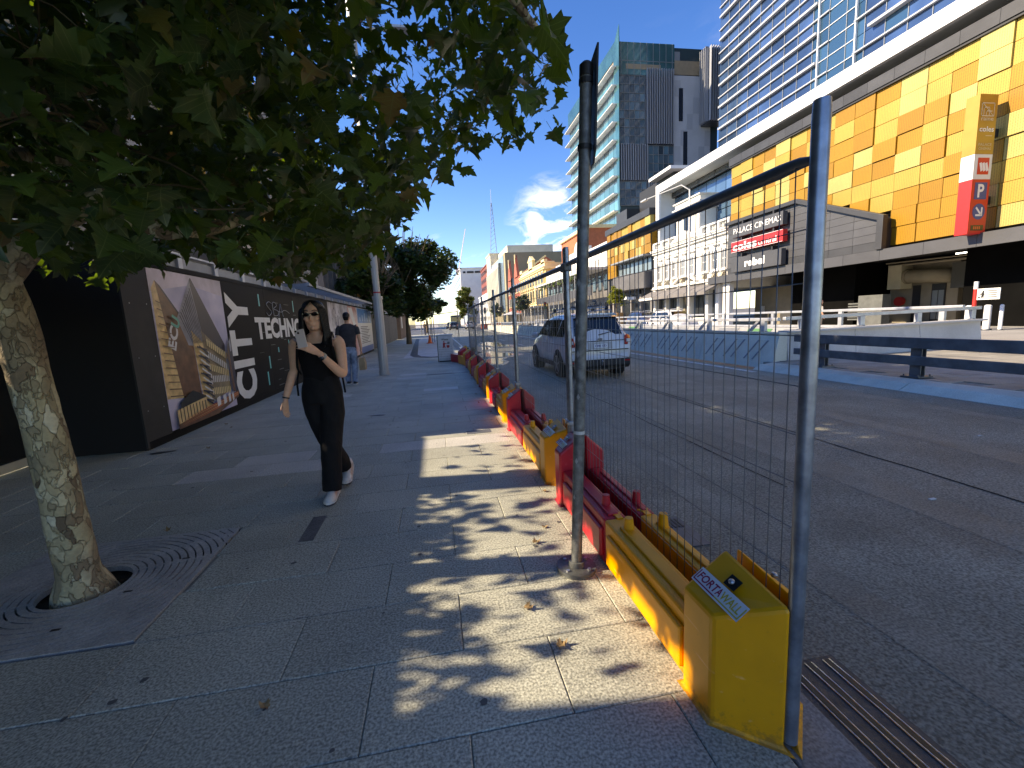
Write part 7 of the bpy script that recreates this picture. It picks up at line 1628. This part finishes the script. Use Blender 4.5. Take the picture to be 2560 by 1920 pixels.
# ================================================================== STREET FURNITURE
or_m = M('orange_plastic', (.72, .12, .02), .5, var=.1, vs=2)
for i, (x, y, lb, m) in enumerate(((8.9, 80, 'orange water-filled road barrier at the end of the ramp wall', or_m), (10.6, 76, 'second orange road barrier behind the ramp rails', or_m), (11.8, 75, 'white road barrier beside the orange ones', M('white_plastic', (.6, .6, .58), .5)))):
    t = thing('road_barrier', lb, 'barrier', (x, y, 0), 'water-filled road barriers'); m_ = MB(); m_.prism([(x-.35, 0), (x+.35, 0), (x+.3, .2), (x+.12, .9), (x-.12, .9), (x-.3, .2)], 'y', y, y+1.8); m_.v = [((p[1]-y)+x-.7, y+(p[0]-x), p[2]) for p in m_.v]; m_.build('shell', m, t, bevel=.03)
    for k in range(3): MB().b(x-.6+k*.55, x-.35+k*.55, y-.30, y-.25, .25, .6).build('rib', m, t)
oc = thing('traffic_cone', 'orange cone lying by the far fence posts', 'cone', (-.5, 33, 0)); m_ = MB(); m_.tube([(-.5, 33, .04), (-.5, 33, .6)], [.16, .04], 14); m_.build('cone', or_m, oc); MB().b(-.75, -.25, 32.75, 33.25, 0, .04).build('base', or_m, oc)
for i, (x, y, lb) in enumerate(((-1.9, 60, 'traffic light pole on the left corner of the junction'), (8.1, 72, 'traffic light pole beyond the ramp end wall'), (15.2, 60, 'traffic light pole on the far pavement'))):
    t = thing('traffic_light', lb, 'traffic light', (x, y, 0), 'traffic lights at the junction'); m_ = MB(); m_.tube([(x, y, 0), (x, y, 3.6)], .06, 8); m_.build('pole', steel_dk, t); MB().b(x-.17, x+.17, y-.15, y+.1, 2.6, 3.6).build('head', black_p, t, bevel=.02)
    for k in range(3): m_ = MB(); m_.tube([(x, y-.15, 2.8+k*.3), (x, y-.2, 2.8+k*.3)], .1, 12); m_.build('lens', M('lens_dim_%d' % k, ((.02, .25, .1), (.3, .18, .02), (.35, .03, .02))[k], .3), t)
for i, (x, y) in enumerate(((16.8, 96), (17.4, 101))):
    t = thing('cafe_umbrella', 'white cafe umbrella before the yellow hotel, %s one' % ('nearer' if i == 0 else 'farther'), 'umbrella', (x, y, .1), 'cafe umbrellas'); m_ = MB(); m_.tube([(x, y, .1), (x, y, 2.9)], .05, 8); m_.build('pole', offwhite, t)
    m_ = MB(); m_.tube([(x, y, 2.5), (x, y, 3.2)], [2.3, .1], 8); m_.build('canopy', M('umbrella_cloth', (.6, .61, .62), .8), t)
# --- lamp pole on the pavement
lpx, lpy = -1.62, 13.46
lamp = thing('lamp_pole', 'tall pale ribbed lamp pole with spotlights standing on the pavement', 'lamp pole', (lpx, lpy, 0)); lpm = M('lamp_aluminium', (.46, .46, .44), .5, metal=.35, var=.1, vs=3, stretch=(1, 1, .2), blotch=.1)
def ribbed(z0, z1, r_, n=20):
    m_ = MB(); v = []
    for z in (z0, z1):
        for j in range(n*2): a = math.pi*j/n; rr2 = r_*(1 if j % 4 < 3 else .955); v.append((lpx+rr2*math.cos(a), lpy+rr2*math.sin(a), z))
    k = n*2; m_.add(v, [(j, (j+1) % k, k+(j+1) % k, k+j) for j in range(k)]+[tuple(range(k, 2*k))]); return m_
ribbed(.12, 2.24, .135).build('lower_shaft', lpm, lamp); ribbed(2.30, 10.6, .098).build('upper_shaft', lpm, lamp)
for z0, z1, r_ in ((0, .14, .15), (2.22, 2.31, .152), (10.6, 10.68, .11)): m_ = MB(); m_.tube([(lpx, lpy, z0), (lpx, lpy, z1)], r_, 24); m_.build('collar', lpm, lamp, auto=40)
m_ = MB(); m_.tube([(lpx, lpy, 2.40), (lpx, lpy, 2.44)], .1, 24); m_.build('red_band', M('band_red', (.45, .03, .04), .5), lamp)
for a, z in ((-2.6, 4.1), (-.5, 4.05), (.3, 4.0)):
    d = Vector((math.cos(a), math.sin(a), 0)); c = Vector((lpx, lpy, z)); m_ = MB(); m_.tube([tuple(c), tuple(c+d*.24)], .035, 8); m_.build('spot_arm', steel_dk, lamp); c2 = c+d*.3; m_ = MB(); m_.tube([tuple(c2+Vector((0, 0, .16))), tuple(c2+Vector((0, 0, .1))), tuple(c2-Vector((0, 0, .12)))], [.05, .10, .085], 14); m_.build('spotlight', M('spot_grey', (.2, .21, .23), .4, metal=.4), lamp, auto=40)
for (dx, z, L_) in ((1, 9.4, 1.6), (-1, 6.05, 1.5)):
    m_ = MB(); m_.tube([(lpx, lpy, z-.1), (lpx+dx*.5, lpy, z), (lpx+dx*L_*.6, lpy, z+.02)], .045, 8); m_.build('arm', lpm, lamp); m_ = MB(); m_.loft([[(lpx+dx*(L_*.5+q), lpy+yy*w, z+.02+zz) for yy, zz in ((-1, -.03), (1, -.03), (1, .03), (-1, .03))] for q, w in ((0, .08), (.25, .17), (.7, .16), (.85, .08))]); m_.build('luminaire', M('luminaire_grey', (.45, .46, .47), .4, metal=.3), lamp)
# --- litter bin
bn_ = thing('litter_bin', 'white perforated litter bin marked Waste beside the last fence blocks', 'litter bin', (.29, 16.8, 0)); bwm = M('bin_white', (.58, .60, .61), .5, metal=.2, var=.08, vs=6, blotch=.1)
MB().b(0.02, .58, 16.55, 17.05, .04, .98).build('case', bwm, bn_, bevel=.015); MB().b(0.0, .60, 16.53, 17.07, .98, 1.02).build('lid', bwm, bn_, bevel=.01); MB().b(.0, .03, 16.53, 17.07, .0, 1.0).build('side_post', M('bin_green', (.10, .14, .12), .5), bn_); MB().b(.05, .55, 16.57, 17.03, 0, .04).build('plinth', black_p, bn_)
for i in range(9):
    for k in range(6): m_ = MB(); m_.b(.07+i*.055, .085+i*.055, 16.545, 16.55, .10+k*.09, .125+k*.09); m_.build('hole', M('hole_grey', (.14, .15, .16), .6), bn_)
text('lettering', 'Waste', ink, bn_, (.16, 16.543, .80), (1, 0, 0), (0, 0, 1), .26, .075, bold=.02)
m_ = MB(); redp = M('pictogram_red', (.45, .03, .03), .5)
for q in ([(.20, .52), (.24, .52), (.26, .62), (.22, .62)], [(.27, .52), (.31, .52), (.28, .62), (.24, .62)], [(.21, .61), (.29, .61), (.29, .72), (.22, .72)], [(.28, .70), (.37, .68), (.37, .66), (.28, .67)]): m_.prism(q, 'y', 16.542, 16.55)
m_.tube([(.255, 16.542, .755), (.255, 16.55, .755)], .026, 10); m_.build('pictogram', redp, bn_)
m_ = MB(); m_.prism([(.36, .52), (.44, .52), (.46, .62), (.34, .62)], 'y', 16.542, 16.55); m_.build('pictogram', redp, bn_); m_ = MB(); m_.prism([(.37, .66), (.46, .66), (.47, .74), (.39, .75)], 'y', 16.542, 16.55); m_.build('pictogram', M('pictogram_grey', (.15, .17, .18), .5), bn_)
# ================================================================== SMALL DEBRIS ON THE GROUND
dry = M('dry_leaf', (.26, .17, .08), .8, var=.4, vs=40); 
rr = random.Random(21)
LF = []
for k in range(3):
    P, F = leaf_geo(.9, 1.2, rr); me = bpy.data.meshes.new('dry_leaf'); me.from_pydata([(a*.05, (b_-.45)*.05, abs(c_)*.035+.004) for a, b_, c_ in P], [], F); me.materials.append(dry); LF.append(me)
spots = [(.452, 1.70, 'curled pale brown leaf lying on the sunlit paving near the fence')]
spots += [(.36, 1.98, 'dark fallen leaf on the paving just beyond the curled brown leaf')]
for x, y, lb in spots:
    o = bpy.data.objects.new('fallen_leaf', LF[0]); COL.objects.link(o); o.location = (x, y, .002); o.rotation_euler = (0, 0, rr.uniform(0, 6)); tag(o, lb, 'leaf', 'fallen leaves')
for i in range(16):
    o = bpy.data.objects.new('fallen_leaf', LF[i % 3]); COL.objects.link(o); s = rr.uniform(.5, 1.0); o.scale = (s, s, s)
    x, y = rr.choice(((rr.uniform(-3.6, .8), rr.uniform(1.5, 9)), (rr.uniform(-3.7, -3.0), rr.uniform(6, 14)), (rr.uniform(.6, .84), rr.uniform(2.4, 9))))
    o.location = (x, y, .002); o.rotation_euler = (rr.uniform(-.2, .2), rr.uniform(-.2, .2), rr.uniform(0, 6)); tag(o, 'small dry fallen leaf scattered on the grey paving', 'leaf', 'fallen leaves')
pp = MB(); pp.add([(.50, 4.02, .004), (.60, 4.0, .012), (.72, 3.96, .004), (.70, 3.99, .010), (.60, 4.035, .006)], [(0, 1, 4), (1, 2, 3), (1, 3, 4)]); tag(pp.build('paper_scrap', M('paper')), 'torn white paper scrap on the paving by the yellow block', 'litter')
gum = M('gum_spot', (.10, .10, .10), .7)
gs = MB()
for i in range(150):
    x, y = rr.uniform(-3.5, .85), rr.uniform(1.2, 14); r_ = rr.uniform(.006, .018); n = 9
    gs.add([(x+r_*rr.uniform(.7, 1.2)*math.cos(6.283*j/n), y+r_*rr.uniform(.7, 1.2)*math.sin(6.283*j/n), .0032) for j in range(n)], [tuple(range(n))])
tag(gs.build('gum_spots', gum, pave), kind='stuff')
for (x, y) in ((-3.55, 6.05), (-1.05, 7.3)): P = blob(x, y, .13, .05, .0035, int(x*10)+50); m_ = MB(); m_.add(P, [tuple(range(len(P)))]); m_.build('stain', M('oil_stain', (.03, .03, .03), .4), pave)
for (x, y, w, lb) in ((3.51, 2.5, .05, 'white scrap on the near asphalt between the fence and the seam'), (5.6, 3.6, .05, 'small white scrap on the asphalt toward the right kerb')): tag(MB().b(x, x+w, y, y+.02, -.028, -.022).build('litter_scrap', M('paper')), lb, 'litter')
# tyre-polished tracks and a sawn patch in the asphalt
for x in (2.0, 3.45, 5.1, 6.6):
    m_ = MB(); n = 60
    for i in range(n):
        y0, y1 = -4+i*1.3, -4+(i+1)*1.3; a, b_ = .16+.05*math.sin(i*.7+x), .16+.05*math.sin((i+1)*.7+x); c0, c1 = x+.04*math.sin(i*.31+x), x+.04*math.sin((i+1)*.31+x)
        m_.add([(c0-a, y0, -.0285), (c0+a, y0, -.0285), (c1+b_, y1, -.0285), (c1-b_, y1, -.0285)], [(0, 1, 2, 3)])
    m_.build('tyre_track', M('asphalt_polished', (.188, .191, .157), .56, spec=.5, var=.28, vs=1.5, speck=.5, ss=75, bump=.5, bs=95, blotch=.2), road)
